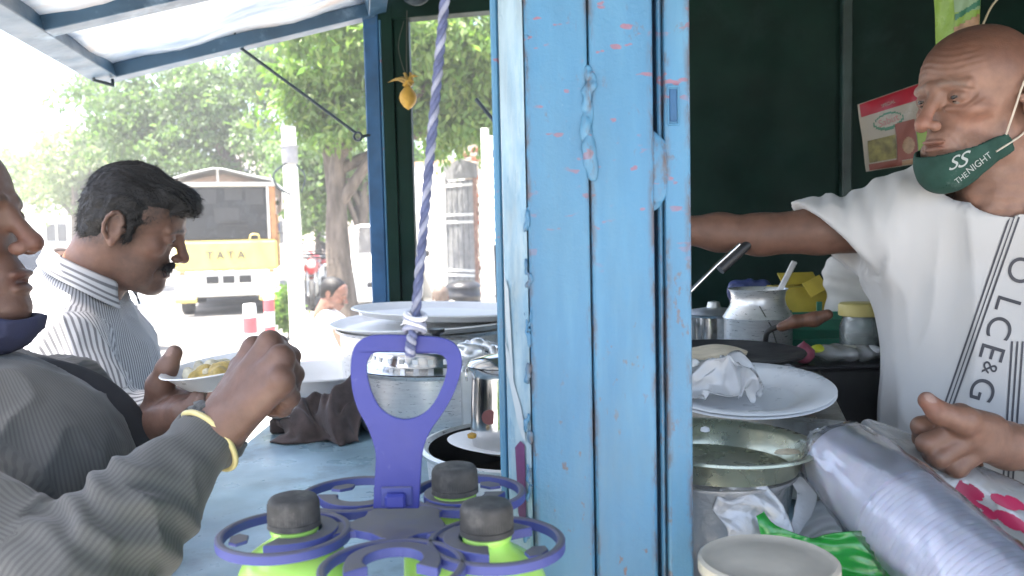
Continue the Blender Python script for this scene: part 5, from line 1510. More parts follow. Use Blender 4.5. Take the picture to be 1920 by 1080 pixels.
# second pack with crimson print behind
M['crimson'] = mat('crimson_print', (0.36, 0.018, 0.07), 0.4, var=0.15)
sa, sb = W(1604, 826, 1.05), W(2010, 1035, 0.90)
ax2 = (sb - sa).normalized(); L2 = (sb - sa).length
pk = thing('printed_pack', 'clear pack with crimson print lying behind the cups', 'pack', sa.lerp(sb, 0.5))
B2 = basis(ax2) @ Matrix.Rotation(R(90), 3, 'Y')
def pk_r(u, a): return (0.030 + 0.012 * min(1, u / 0.1)) + 0.0022 * math.sin(3 * a + 22 * u) + 0.0016 * math.sin(6 * a - 60 * u)
def pk_surf(mname, u0, u1, a0, a1, off, m, parent, nu=40, na=30, shape=None):
    v, f = [], []
    for i in range(nu + 1):
        for j in range(na + 1):
            u = u0 + (u1 - u0) * i / nu; a = a0 + (a1 - a0) * j / na
            r = pk_r(u, a) + off
            v.append(B2 @ Vector((math.cos(a) * r, math.sin(a) * r, u)) + sa)
    for i in range(nu):
        for j in range(na):
            if shape and not shape((i + .5) / nu, (j + .5) / na): continue
            f.append((i * (na + 1) + j, i * (na + 1) + j + 1, (i + 1) * (na + 1) + j + 1, (i + 1) * (na + 1) + j))
    return mesh(mname, v, f, m, parent, True)
pk_surf('wrapper', 0.0, L2, 0, 2 * math.pi, 0, M['film_milky'], pk, 80, 48)
cup2 = mat('cream_cup_plastic', (0.66, 0.63, 0.56), 0.4, var=0.05)
lathe('cup', [(0, 0.06), (0.028, 0.06), (0.034, 0.16), (0.036, L2), (0, L2)], sa, cup2, pk, 36, B2)
def find_angle(px, py):                    # the side of the pack seen from the near end of the shelf
    best = None
    for k in range(72):
        a = 2 * math.pi * k / 72
        n = B2 @ Vector((math.cos(a), math.sin(a), 0))
        s = n.dot(Vector((-0.35, -0.75, 0.55)))
        if best is None or s > best[0]: best = (s, a)
    return best[1]
a0 = find_angle(0, 0)
def blot(sd):
    rs_ = random.Random(sd); bl = [(rs_.uniform(.08, .92), rs_.uniform(.12, .88), rs_.uniform(.08, .2)) for _ in range(12)]
    gaps = [(rs_.random(), rs_.random(), rs_.uniform(.02, .05)) for _ in range(14)]
    return lambda u, w: any((u - x) ** 2 + (w - y) ** 2 < r * r for x, y, r in bl) and not any((u - x) ** 2 + (w - y) ** 2 < r * r for x, y, r in gaps)
pk_surf('print', 0.012, 0.065, a0 - 0.1, a0 + 0.9, 0.0012, M['crimson'], pk, 60, 44, blot(3))
pk_surf('print', 0.125, 0.225, a0 - 0.35, a0 + 0.55, 0.0012, M['crimson'], pk, 90, 54, blot(5))
pk_surf('print', 0.25, 0.30, a0 - 0.2, a0 + 0.4, 0.0012, M['crimson'], pk, 50, 36, blot(9))
# ---------------- snack packets hanging on the wall
def hang_packet(name, label, corners, D, m, thick):
    P = [W(x, y, D) for x, y in corners]   # tl, tr, br, bl
    t = thing(name, label, 'packet', (P[0] + P[1]) / 2)
    n1, n2 = 18, 22
    v, f = [], []
    def at(u, w, s=1.0, off=0.0):
        p = P[0].lerp(P[1], u).lerp(P[3].lerp(P[2], u), w)
        b = thick * (max(0, math.sin(math.pi * u)) ** 0.5) * (max(0, math.sin(math.pi * w)) ** 0.5)
        return p + Vector((0, -(b + off) * s + 0.0015 * math.sin(14 * u + 9 * w), 0))
    for s in (1, -1):
        for i in range(n1 + 1):
            for j in range(n2 + 1): v.append(at(i / n1, j / n2, s))
    o = (n1 + 1) * (n2 + 1)
    for i in range(n1):
        for j in range(n2):
            q = (i * (n2 + 1) + j, i * (n2 + 1) + j + 1, (i + 1) * (n2 + 1) + j + 1, (i + 1) * (n2 + 1) + j)
            f.append(q); f.append(tuple(k + o for k in q[::-1]))
    mesh('pouch', v, f, m, t, True)
    def patch(nm, poly, mm, off=0.0012):   # poly in (u, w); triangulated fan refined by rows
        us = [p[0] for p in poly]; ws = [p[1] for p in poly]
        n = 14
        vv, ff, idx = [], [], {}
        def inside(x, y):
            c = False
            for (x0, y0), (x1, y1) in zip(poly, poly[1:] + poly[:1]):
                if (y0 > y) != (y1 > y) and x < (x1 - x0) * (y - y0) / (y1 - y0 + 1e-9) + x0: c = not c
            return c
        du, dw = (max(us) - min(us)) / n, (max(ws) - min(ws)) / n
        for i in range(n):
            for j in range(n):
                if inside(min(us) + (i + .5) * du, min(ws) + (j + .5) * dw):
                    q = []
                    for a, b in ((i, j), (i + 1, j), (i + 1, j + 1), (i, j + 1)):
                        if (a, b) not in idx: idx[(a, b)] = len(vv); vv.append(at(min(us) + a * du, min(ws) + b * dw, 1, off))
                        q.append(idx[(a, b)])
                    ff.append(q)
        mesh(nm, vv, ff, mm, t, True)
    def lettering(s, u, w, size, tilt, mm, off=0.002):
        me = text_mesh(s, size)
        for vt in me.vertices:
            x, y = vt.co.x, vt.co.y
            ct, stt = math.cos(tilt), math.sin(tilt)
            x, y = x * ct - y * stt, x * stt + y * ct
            du = (P[1] - P[0]).length; dw = (P[3] - P[0]).length
            vt.co = at(u + x / du, w - y / dw, 1, off)
        link('lettering', me, mm, t)
    return t, patch, lettering
rect = lambda a, b, c, d: [(a, b), (c, b), (c, d), (a, d)]
circ = lambda u, w, a, b: [(u + a * math.cos(k * math.pi / 12), w + b * math.sin(k * math.pi / 12)) for k in range(24)]
M['pouch_cream'] = mat('cream_pouch', (0.27, 0.24, 0.19), 0.35, var=0.1, bump=0.4, bscale=30, bdist=0.006)
M['pr_red'] = mat('red_print', (0.26, 0.008, 0.02), 0.4); M['pr_green'] = mat('green_print', (0.03, 0.13, 0.07), 0.4)
M['pr_olive'] = mat('olive_print', (0.15, 0.13, 0.035), 0.5, var=0.5, vscale=60); M['pr_brown'] = mat('brown_print', (0.17, 0.045, 0.03), 0.5, var=0.2)
M['pr_tan'] = mat('tan_print', (0.26, 0.16, 0.09), 0.5, var=0.3, vscale=60); M['pr_lime'] = mat('lime_print', (0.18, 0.27, 0.03), 0.4)
M['pr_pink'] = mat('pink_print', (0.30, 0.12, 0.11), 0.5)
t, patch, letr = hang_packet('masala_packet', 'cream and red food packet hanging behind the cook\'s chin', [(1608, 196), (1752, 146), (1768, 300), (1624, 322)], 1.85, M['pouch_cream'], 0.012)
patch('print', rect(0.02, 0.01, 0.98, 0.20), M['pr_red'])
patch('print', circ(0.33, 0.36, 0.19, 0.12), M['pr_green'], 0.0014)
patch('print', circ(0.33, 0.35, 0.175, 0.085), M['pouch_cream'], 0.0018)
letr('Sabut', 0.33, 0.355, 0.020, 0.10, M['pr_pink'], 0.0026)
letr('SPECIAL', 0.36, 0.13, 0.009, 0.05, M['pouch_cream'], 0.0022)
patch('print', rect(0.05, 0.56, 0.39, 0.88), M['pr_olive'])
patch('print', rect(0.40, 0.42, 0.66, 0.92), M['pr_brown'], 0.0016)
patch('print', circ(0.55, 0.74, 0.08, 0.11), M['pr_tan'], 0.0022)
patch('print', rect(0.04, 0.90, 0.46, 0.99), M['pr_brown'])
patch('print', rect(0.46, 0.93, 0.96, 0.99), M['pr_tan'])
patch('print', rect(0.67, 0.44, 0.92, 0.86), M['pr_lime'])
t, patch, letr = hang_packet('snack_packet', 'lime green snack packet hanging above the cook\'s head', [(1748, -60), (1838, -75), (1838, 95), (1756, 105)], 1.70, mat('lime_pouch', (0.17, 0.28, 0.04), 0.35, var=0.15, bump=0.4, bscale=30, bdist=0.006), 0.012)
patch('print', rect(0.36, 0.02, 0.95, 0.55), mat('pale_green_print', (0.19, 0.28, 0.16), 0.4, var=0.1))
patch('print', [(0.36, 0.58), (0.95, 0.44), (0.95, 0.50), (0.36, 0.64)], M['pr_green'], 0.0018)
patch('print', [(0.34, 0.72), (0.95, 0.60), (0.95, 0.98), (0.45, 0.98)], M['pr_tan'], 0.0016)
patch('print', [(0.50, 0.80), (0.92, 0.74), (0.92, 0.94), (0.56, 0.96)], M['pr_pink'], 0.002)
M['string'] = mat('pale_string', (0.42, 0.36, 0.24), 0.9)
tag(tube('string', spline([W(1900, -30, 1.7), W(1862, 8, 1.7), W(1842, 48, 1.69)], 5), 0.0022, M['string'], None, 6), 'pale string tied behind the green snack packet', 'string')
# ================================================================ people
def skin_mat(name):
    m, nt, p, oc = new_mat(name)
    a = nt.nodes.new('ShaderNodeAttribute'); a.attribute_name = 'Col'
    n = _ramp(nt, _noise(nt, oc, 55, 5, 0.6), [(0.3, (0.86, 0.84, 0.84)), (0.7, (1.12, 1.08, 1.06))])
    c = _mix(nt, 1.0, a.outputs['Color'], n, 'MULTIPLY')
    nt.links.new(c, p.inputs['Base Color'])
    nt.links.new(_ramp(nt, _noise(nt, oc, 70, 4), [(0.3, 0.42), (0.7, 0.62)]), p.inputs['Roughness'])
    p.inputs['Subsurface Weight'].default_value = 0.12
    p.inputs['Subsurface Radius'].default_value = (0.010, 0.004, 0.002)
    p.inputs['Subsurface Scale'].default_value = 0.6
    h = _math(nt, 'ADD', _noise(nt, oc, 420, 3), _math(nt, 'MULTIPLY', _noise(nt, oc, 120, 4), 1.2))
    _bump(nt, p, h, 0.22, 0.0012)
    return m
M['skin'] = skin_mat('brown_skin')
M['eye'] = mat('eyeball', (1, 1, 1), 0.12, var=0.0, attr='Col', rvar=0)
def hair_mat(name, col):
    m, nt, p, oc = new_mat(name)
    w = _noise(nt, _map(nt, oc, (60, 420, 180), (0, 0, 0), (0.2, 0.5, 0.1)), 1.0, 3)
    nt.links.new(_ramp(nt, w, [(0.3, tuple(c * 0.6 for c in col)), (0.7, tuple(c * 1.7 for c in col))]), p.inputs['Base Color'])
    p.inputs['Roughness'].default_value = 0.5
    p.inputs['Specular IOR Level'].default_value = 0.35
    _bump(nt, p, w, 0.8, 0.003)
    return m
M['hair_black'] = hair_mat('black_hair', (0.013, 0.012, 0.0115))
def normals(V, F):
    n = np.cross(V[F[:, 2]] - V[F[:, 0]], V[F[:, 3]] - V[F[:, 1]])
    N = np.zeros_like(V)
    for k in range(4): np.add.at(N, F[:, k], n)
    return N / (np.linalg.norm(N, axis=1)[:, None] + 1e-12)
def fold(V, F, scale, amp, seed=0, ridge=True):
    q = vnoise(V * np.array(scale), 1.0, seed)
    if ridge: q = 1 - 2 * np.abs(q) ** 0.7
    return V + normals(V, F) * (amp * q)[:, None]
def sstep(x, a, b):
    t = np.clip((x - a) / (b - a), 0, 1); return t * t * (3 - 2 * t)

def head_field(res=0.0024, old=False, nose=1.0, open_mouth=0.0, fleshy=0.0, lip=1.0, neck_r=0.056, lo=(-0.15, -0.125, -0.24), hi=(0.155, 0.125, 0.14), chest=False):
    F = Field(lo, hi, res)
    F.ell((-0.006, 0, 0.030), (0.091, 0.076, 0.086), 0.0)
    F.ell((0.036, 0, 0.036), (0.054, 0.060, 0.056), 0.03)
    F.ell((0.034, 0, -0.032), (0.053, 0.057, 0.072), 0.02)
    F.ell((0.022, 0, -0.073), (0.060, 0.052, 0.036), 0.02)
    F.ell((0.073, 0, -0.101), (0.018, 0.021, 0.016), 0.016)
    for s in (-1, 1):
        F.ell((-0.004, s * 0.047, -0.066), (0.024, 0.013, 0.026), 0.02)
        F.cap((0.080, s * 0.046, 0.016), (0.093, s * 0.012, 0.018), 0.007, 0.009, 0.012)
        F.ell((0.060, s * 0.043, -0.024), (0.022, 0.018, 0.017), 0.016)
        if old:
            F.ell((0.060, s * 0.056, -0.058), (0.022, 0.010, 0.022), 0.025, mode='sub')
            F.ell((0.055, s * 0.038, -0.082), (0.022, 0.018, 0.018), 0.018)
    for s in (-1, 1):
        F.ell((0.101, s * 0.031, -0.001), (0.014, 0.018, 0.0120), 0.012, mode='sub')
        F.ell((0.0795, s * 0.031, -0.0005), (0.0140, 0.0160, 0.0125), 0.003)
        F.ell((0.0945, s * 0.032, -0.002), (0.006, 0.0128, 0.0024 if not old else 0.0019), 0.0012, mode='sub')
        if old:
            F.cap((0.088, s * 0.016, -0.018), (0.078, s * 0.043, -0.020), 0.004, 0.003, 0.006)
    nl = nose
    F.ell((0.089, 0, 0.006), (0.0115, 0.0135, 0.022), 0.008)
    F.cap((0.090, 0, 0.010), (0.091 + 0.023 * nl, 0, -0.030 * nl), 0.0085, 0.0105, 0.009)
    tip = (0.092 + 0.025 * nl, 0, -0.036 * nl)
    F.ell(tip, (0.0118, 0.0122, 0.0105), 0.007)
    if fleshy:
        F.ell((0.045, 0, -0.108), (0.042, 0.040, 0.022), 0.02)
        F.ell((0.078, 0, -0.104), (0.020, 0.026, 0.020), 0.014)
        for s in (-1, 1): F.ell((0.040, s * 0.036, -0.078), (0.036, 0.022, 0.036), 0.02)
    for s in (-1, 1):
        F.ell((tip[0] - 0.011, s * 0.0128, tip[2] - 0.004), (0.0115, 0.0075, 0.0082), 0.004)
        F.ell((tip[0] - 0.005, s * 0.0078, tip[2] - 0.0125), (0.0065, 0.0036, 0.005), 0.002, mode='sub')
    F.ell((0.078, 0, -0.070), (0.021, 0.029, 0.024), 0.014)
    for s in (-1, 1):                     # fold from nose to mouth corner
        F.cap((0.094, s * 0.022, -0.044), (0.078, s * 0.036, -0.076), 0.0018, 0.0016, 0.009, mode='sub')
    om = open_mouth
    F.ell((0.0978, 0, -0.0672), (0.0072 * lip, 0.0215, 0.0054 * lip), 0.003)
    F.ell((0.0955, 0, -0.0785 - om), (0.0076 * lip, 0.0190, 0.0060 * lip), 0.003)
    F.ell((0.106, 0, -0.0730 - om * 0.5), (0.0125, 0.0255, 0.0012 + om * 0.45), 0.0016, mode='sub')
    for s in (-1, 1):                     # ears
        rot = Matrix.Rotation(R(-14), 3, 'Y') @ Matrix.Rotation(R(s * 14), 3, 'Z')
        F.ell((-0.016, s * 0.076, -0.008), (0.019, 0.0065, 0.031), 0.004, rot)
        arc = []
        for i in range(9):
            a = R(-70 + i * 32)
            arc.append((-0.016 - 0.0165 * math.sin(a + 0.35), s * 0.0815, -0.004 + 0.0265 * math.cos(a + 0.35)))
        arc = [(-0.016 + 0.017 * math.cos(R(20 + i * 33)), s * (0.081 + 0.003 * (1 if 2 < i < 7 else 0)), -0.004 + 0.027 * math.sin(R(20 + i * 33))) for i in range(8)]
        F.chain(arc, [0.0042] * 8, 0.002)
        F.ell((-0.012, s * 0.0855, -0.006), (0.0095, 0.0050, 0.015), 0.003, mode='sub')
        F.ell((-0.010, s * 0.079, -0.036), (0.0085, 0.0055, 0.009), 0.004)
        F.ell((0.004, s * 0.076, -0.008), (0.005, 0.004, 0.007), 0.003)
    F.cap((-0.030, 0, -0.05), (-0.052, 0, -0.20), neck_r, neck_r * 1.1, 0.022)
    F.ell((0.008, 0, -0.145), (0.014, 0.012, 0.014), 0.02)
    for s in (-1, 1): F.cap((-0.03, s * 0.05, -0.09), (0.012, s * 0.016, -0.195), 0.011, 0.010, 0.012)
    return F
def head_color(P, base, old=False, brow=(0.02, 0.018, 0.016), stubble=0.0, moustache=0.0, scalp=None, lips=(0.75, 0.5, 0.5), grey=(0.3, 0.28, 0.26)):
    x, y, z = P[:, 0], P[:, 1], P[:, 2]
    ay = np.abs(y)
    C = np.tile(np.array(base, float), (len(P), 1))
    def blend(w, col): 
        nonlocal C
        C = C * (1 - w[:, None]) + np.array(col) * w[:, None]
    n1 = vnoise(P, 45, 3); n2 = vnoise(P, 120, 5); n3 = vnoise(P, 300, 6)
    C *= (1 + 0.05 * n1 + 0.04 * n2)[:, None]
    face = sstep(x, 0.02, 0.06) * sstep(-z, -0.045, -0.01) if False else sstep(x, 0.015, 0.06)
    if scalp is not None:
        w = sstep(z + 0.25 * (-x), 0.00, 0.055)
        blend(np.clip(w, 0, 1) * 0.85, scalp)
    red = np.exp(-((ay - 0.04) ** 2 + (z + 0.03) ** 2) / 0.0006) * face
    C *= np.stack([1 + 0.06 * red, 1 - 0.03 * red, 1 - 0.04 * red], 1)
    red = np.exp(-(y ** 2 + (z + 0.036) ** 2) / 0.0003) * sstep(x, 0.09, 0.11)
    C *= np.stack([1 + 0.12 * red, 1 - 0.06 * red, 1 - 0.08 * red], 1)
    # brows
    bz = 0.020 - 0.35 * np.maximum(0, ay - 0.030)
    w = np.exp(-((z - bz) / 0.0045) ** 2) * sstep(ay, 0.009, 0.014) * (1 - sstep(ay, 0.046, 0.054)) * sstep(x, 0.06, 0.075)
    blend(np.clip(w * (0.9 + 0.5 * n3), 0, 1) * 0.9, brow)
    # lips
    w = np.exp(-((z + 0.0728) / 0.0085) ** 4) * np.exp(-(ay / 0.0235) ** 6) * sstep(x, 0.085, 0.092)
    blend(np.clip(w, 0, 1) * 0.7, np.array(base) * np.array(lips))
    # stubble, moustache
    w = sstep(-z, 0.045, 0.062) * (1 - sstep(-z, 0.118, 0.135)) * sstep(x, -0.01, 0.02) * (1 - np.exp(-((z + 0.0728) / 0.009) ** 4) * np.exp(-(ay / 0.024) ** 6))
    blend(np.clip(w * stubble * (0.8 + 0.6 * n3), 0, 1), grey)
    if moustache:
        w = np.exp(-((z + 0.0565 + 0.12 * ay) / 0.0062) ** 4) * (1 - sstep(ay, 0.024, 0.032)) * sstep(x, 0.08, 0.09)
        blend(np.clip(w * moustache * (1.0 + 0.3 * n3), 0, 1), brow)
    w = np.exp(-((z + 0.002) / 0.006) ** 2) * np.exp(-((ay - 0.032) / 0.014) ** 4) * sstep(x, 0.08, 0.088)   # lash line
    blend(np.clip(w, 0, 1) * 0.55, np.array(base) * 0.45)
    return np.clip(C, 0.004, 1)
def eyeballs(Hm, Hc, sc, parent, look=(1, 0, 0)):
    for s in (-1, 1):
        v, f = lathe_vf([(0.0122 * math.sin(math.pi * i / 14), -0.0122 * math.cos(math.pi * i / 14)) for i in range(15)], 24)
        V = np.array(v); F = np.array([q for q in f])
        lk = np.array(Vector(look).normalized())
        c = V @ lk / 0.0122
        col = np.tile(np.array((0.26, 0.22, 0.20)), (len(V), 1))
        col[c > 0.80] = (0.035, 0.020, 0.013); col[c > 0.94] = (0.004, 0.004, 0.004)
        V = V + np.array((0.0805, s * 0.031, -0.0012))
        np_mesh('eye', rigid(V * sc, Hm, Hc), F, M['eye'], parent, col)
def hair_mesh(V, F, Hm, Hc, sc, parent, n, m, length=0.016, seed=1):
    """hair mass plus many fine tapering locks lying over it"""
    rs = np.random.default_rng(seed)
    N = normals(V, F)
    i = rs.choice(len(V), n)
    P, nn = V[i], N[i]
    front = sstep(P[:, 0] + P[:, 2] * 0.6, 0.02, 0.10)
    d = np.stack([-0.55 + 1.35 * front, 0.25 * np.sign(P[:, 1]) * (1 - front), -0.75 + 0.55 * front], 1) + 0.35 * rs.normal(size=(n, 3))
    d = d - nn * (d * nn).sum(1)[:, None]
    d = d / (np.linalg.norm(d, axis=1)[:, None] + 1e-9) + nn * rs.uniform(0.05, 0.30, (n, 1))
    s = np.cross(d, nn); s /= np.linalg.norm(s, axis=1)[:, None] + 1e-9
    L = length * rs.uniform(0.5, 1.4, (n, 1)); w = rs.uniform(0.0003, 0.0009, (n, 1))
    q = np.stack([P - s * w, P + s * w, P + d * L * 0.6 + s * w * 0.7 - nn * L * 0.05, P + d * L * 0.6 - s * w * 0.7 - nn * L * 0.05], 1).reshape(-1, 3)
    t = np.stack([P + d * L * 0.6 - s * w * 0.7 - nn * L * 0.05, P + d * L * 0.6 + s * w * 0.7 - nn * L * 0.05, P + d * L - nn * L * 0.16 + s * w * 0.1, P + d * L - nn * L * 0.16 - s * w * 0.1], 1).reshape(-1, 3)
    VV = np.concatenate([V, q, t]); b = len(V)
    FF = np.concatenate([F, b + np.arange(len(q)).reshape(-1, 4), b + len(q) + np.arange(len(t)).reshape(-1, 4)])
    return np_mesh('hair', rigid(VV * sc, Hm, Hc), FF, m, parent)
def near_hair(V, C, hair, col, reach=0.009, amt=0.75):
    """cropped hair thinning out on the skin along the hairline"""
    from mathutils.kdtree import KDTree
    h = hair[::3]
    kd = KDTree(len(h))
    for k, p in enumerate(h): kd.insert(p, k)
    kd.balance()
    dist = np.array([kd.find(p)[2] for p in V])
    w = amt * np.exp(-(dist / reach) ** 2) * (0.75 + 0.35 * vnoise(V, 260, 4))
    w = np.clip(w, 0, 1)[:, None]
    return C * (1 - w) + np.array(col) * w
def merge(parts):
    Vs, Fs, Cs, o = [], [], [], 0
    for V, F, C in parts:
        Vs.append(V); Fs.append(F + o); Cs.append(C); o += len(V)
    return np.concatenate(Vs), np.concatenate(Fs), np.concatenate(Cs)
def bounds(pts, pad):
    a = np.array([tuple(p) for p in pts]); return a.min(0) - pad, a.max(0) + pad
def skin_col(V, base, seed=0, knuckle=None):
    C = np.tile(np.array(base, float), (len(V), 1)) * (1 + 0.10 * vnoise(V, 60, seed) + 0.06 * vnoise(V, 160, seed + 1))[:, None]
    if knuckle is not None:
        for p in knuckle:
            w = np.exp(-((V - np.array(tuple(p))) ** 2).sum(1) / 0.00012)[:, None]
            C = C * (1 - 0.22 * w)
    return C
def nail(V, C, tip, d, face, col=(0.30, 0.20, 0.165)):
    """a fingernail: paler oval on the outer side of a fingertip"""
    d = Vector(d).normalized(); n = Vector(face); n = (n - d * n.dot(d)).normalized(); s = d.cross(n)
    q = V - np.array(tuple(Vector(tip) + n * 0.009 + d * 0.001))
    a, b, c = q @ np.array(tuple(d)), q @ np.array(tuple(s)), q @ np.array(tuple(n))
    w = (1 - sstep(np.sqrt((a / 0.0075) ** 2 + (b / 0.0055) ** 2), 0.8, 1.05)) * (np.abs(c) < 0.006)
    return C * (1 - w[:, None]) + np.array(col) * w[:, None]
def stripe_mat(name, base, line, period, width, base2=None, soft=0.25, bump=0.25):
    m, nt, p, oc = new_mat(name)
    a = nt.nodes.new('ShaderNodeAttribute'); a.attribute_name = 'stripe'
    fr = _math(nt, 'FRACT', _math(nt, 'MULTIPLY', a.outputs['Fac'], 1.0 / period))
    d = _math(nt, 'ABSOLUTE', _math(nt, 'SUBTRACT', fr, 0.5))
    w = _ramp(nt, d, [(max(0, width * 0.5 - soft * 0.2), 1.0), (width * 0.5 + soft * 0.2, 0.0)])
    b = _ramp(nt, _noise(nt, oc, 9, 4), [(0.3, tuple(c * 0.92 for c in base)), (0.7, tuple(min(1, c * 1.06) for c in base))])
    nt.links.new(_mix(nt, w, b, line), p.inputs['Base Color'])
    p.inputs['Roughness'].default_value = 0.9
    p.inputs['Sheen Weight'].default_value = 0.15
    _bump(nt, p, _noise(nt, oc, 700, 2), bump, 0.0008)
    return m
def torso_stripe(V, c, arms):
    """arc coordinate round the trunk, or round the arm where an arm is nearer"""
    s = np.arctan2(V[:, 1] - c[1], V[:, 0] - c[0]) * 0.19
    for a, b, r, lim in arms:
        a = np.array(tuple(a)); b = np.array(tuple(b)); ab = b - a
        t = ((V - a) @ ab) / (ab @ ab)
        q = V - a - np.clip(t, 0, 1)[:, None] * ab
        d = np.linalg.norm(q, axis=1)
        u = ab / np.linalg.norm(ab)
        e1 = np.cross(u, (0, 0, 1.0)); e1 /= np.linalg.norm(e1); e2 = np.cross(u, e1)
        ang = np.arctan2(q @ e2, q @ e1) * r
        m = (d < r * lim) & (t > -0.15) & (t < 1.2)
        s = np.where(m, ang, s)
    return s

# ---------------------------------------------------------------- the cook
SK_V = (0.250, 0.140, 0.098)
cook = thing('person', 'bald cook in white printed T-shirt with dark green mask under his chin', 'person', (W(1835, 540, 1.36).x, 1.36, 0.17))
ya = R(21)
fw = Vector((-math.cos(ya), -math.sin(ya), -0.02)).normalized()
HV = basis(fw, (0.03, 0, 1)); scv = 0.93
nose_l = Vector((0.128, 0, -0.042)) * scv
HVc = W(1722, 236, 1.235) - HV @ nose_l
FH = head_field(res=0.0018, old=True, nose=1.10, lip=0.72, neck_r=0.058, lo=(-0.15, -0.125, -0.26))
Vh, Fh = FH.surf(1)
hx, hy, hz_ = Vh[:, 0], Vh[:, 1], Vh[:, 2]
Nh = normals(Vh, Fh)
wr = 0.0004 * np.sin(hz_ * 620 + 3 * np.sin(hy * 60)) * np.exp(-((hz_ - 0.052) / 0.02) ** 2) * sstep(hx, 0.05, 0.08)      # brow furrows
wr += 0.0004 * np.sin(np.hypot(np.abs(hy) - 0.031, hz_) * 900) * np.exp(-((np.abs(hy) - 0.052) / 0.012) ** 2) * np.exp(-((hz_ + 0.005) / 0.02) ** 2) * sstep(hx, 0.03, 0.06)
wr += 0.0005 * np.sin(hz_ * 330 + hy * 60) * sstep(-hz_, 0.10, 0.13)
wr += 0.0004 * vnoise(Vh, 110, 8)
Vh = Vh + Nh * wr[:, None]
Ch = head_color(Vh, SK_V, True, brow=(0.22, 0.155, 0.125), stubble=0.20, scalp=(0.125, 0.056, 0.034), grey=(0.30, 0.24, 0.21), lips=(0.8, 0.6, 0.6))
parts = [(rigid(Vh * scv, HV, HVc), Fh, Ch)]
nka = HVc + HV @ (Vector((-0.048, 0, -0.15)) * scv)
nkb = Vector((W(1838, 540, 1.36).x, 1.37, 1.42))
F = Field(*bounds([nka, nkb], 0.12), 0.005)
F.cap(nka, nkb, 0.057, 0.085, 0.0)
V, Fc = F.surf(1)
parts.append((V, Fc, skin_col(V, SK_V, 9)))
# right arm reaching left behind the post
shR, elR, wrR = W(1650, 425, 1.37), W(1425, 440, 1.44), W(1215, 428, 1.50)
hR = W(1160, 440, 1.5)
lo, hi = bounds([shR, elR, wrR, hR], 0.08)
F = Field(lo, hi, 0.0032)
F.chain([shR, shR.lerp(elR, 0.5), elR], [0.042, 0.038, 0.033], 0.012)
F.chain([elR, elR.lerp(wrR, 0.35), wrR], [0.032, 0.030, 0.020], 0.02)
F.ell(hR, (0.045, 0.018, 0.03), 0.015)
for j in range(4): F.chain([hR + Vector((-0.025, 0.0, 0.022 - j * 0.015)), hR + Vector((-0.06, -0.012, 0.020 - j * 0.015)), hR + Vector((-0.055, -0.035, 0.012 - j * 0.013))], [0.009, 0.009, 0.008], 0.003)
F.chain([hR + Vector((0.0, 0, 0.02)), hR + Vector((-0.02, -0.03, 0.03)), hR + Vector((-0.045, -0.04, 0.02))], [0.011, 0.010, 0.009], 0.004)
V, Fc = F.surf(1)
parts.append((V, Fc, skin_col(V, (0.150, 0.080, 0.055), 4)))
# left forearm and loose fist over the packs
DV = 0.97
shL, elL = W(2020, 430, 1.42), W(2120, 850, 1.16)
wrL = W(1895, 838, DV)
mcp = [W(1800, 778, DV - 0.015), W(1812, 797, DV - 0.03), W(1822, 820, DV - 0.035), W(1838, 842, DV - 0.03)]
pip = [W(1728, 800, DV - 0.005), W(1738, 832, DV - 0.03), W(1760, 858, DV - 0.035), W(1793, 876, DV - 0.03)]
dip = [W(1728, 822, DV + 0.015), W(1748, 853, DV - 0.005), W(1776, 872, DV - 0.01), W(1808, 884, DV - 0.006)]
tp_ = [W(1758, 825, DV + 0.03), W(1775, 850, DV + 0.015), W(1800, 868, DV + 0.01), W(1828, 872, DV + 0.008)]
lo, hi = bounds([wrL, elL] + pip + dip, 0.055)
F = Field(lo, hi, 0.0022)
F.chain([elL, elL.lerp(wrL, 0.4), wrL], [0.040, 0.038, 0.026], 0.02, flat=None)
F3 = Field(*bounds([shL, elL], 0.07), 0.006)
F3.chain([shL, shL.lerp(elL, 0.5), elL], [0.048, 0.045, 0.0405], 0.02)
V, Fc = F3.surf(1)
parts.append((V, Fc, skin_col(V, (0.195, 0.105, 0.070), 6)))
for j in range(4):
    F.cap(wrL.lerp(mcp[j], 0.15), mcp[j], 0.021, 0.0135, 0.012)
    F.chain([mcp[j], pip[j], dip[j], tp_[j]], [0.0125, 0.0112, 0.0102, 0.0092], 0.0035)
    F.ell(pip[j] + Vector((-0.002, -0.003, 0.001)), (0.0108, 0.0108, 0.0108), 0.004)
th = [W(1858, 806, DV - 0.02), W(1805, 788, DV - 0.045), W(1762, 775, DV - 0.045), W(1738, 751, DV - 0.04)]
F.chain(th, [0.019, 0.0150, 0.0118, 0.0098], 0.008)
V, Fc = F.surf(1)
Cf = skin_col(V, (0.195, 0.105, 0.070), 6, pip)
w = np.exp(-((V - np.array(th[3])) ** 2).sum(1) / 0.0004)[:, None]
Cf = Cf * (1 - w) + Cf * np.array((1.15, 0.95, 0.95)) * w
Cf = nail(V, Cf, th[3], th[3] - th[2], (0.2, -1, 0.4))
parts.append((V, Fc, Cf))
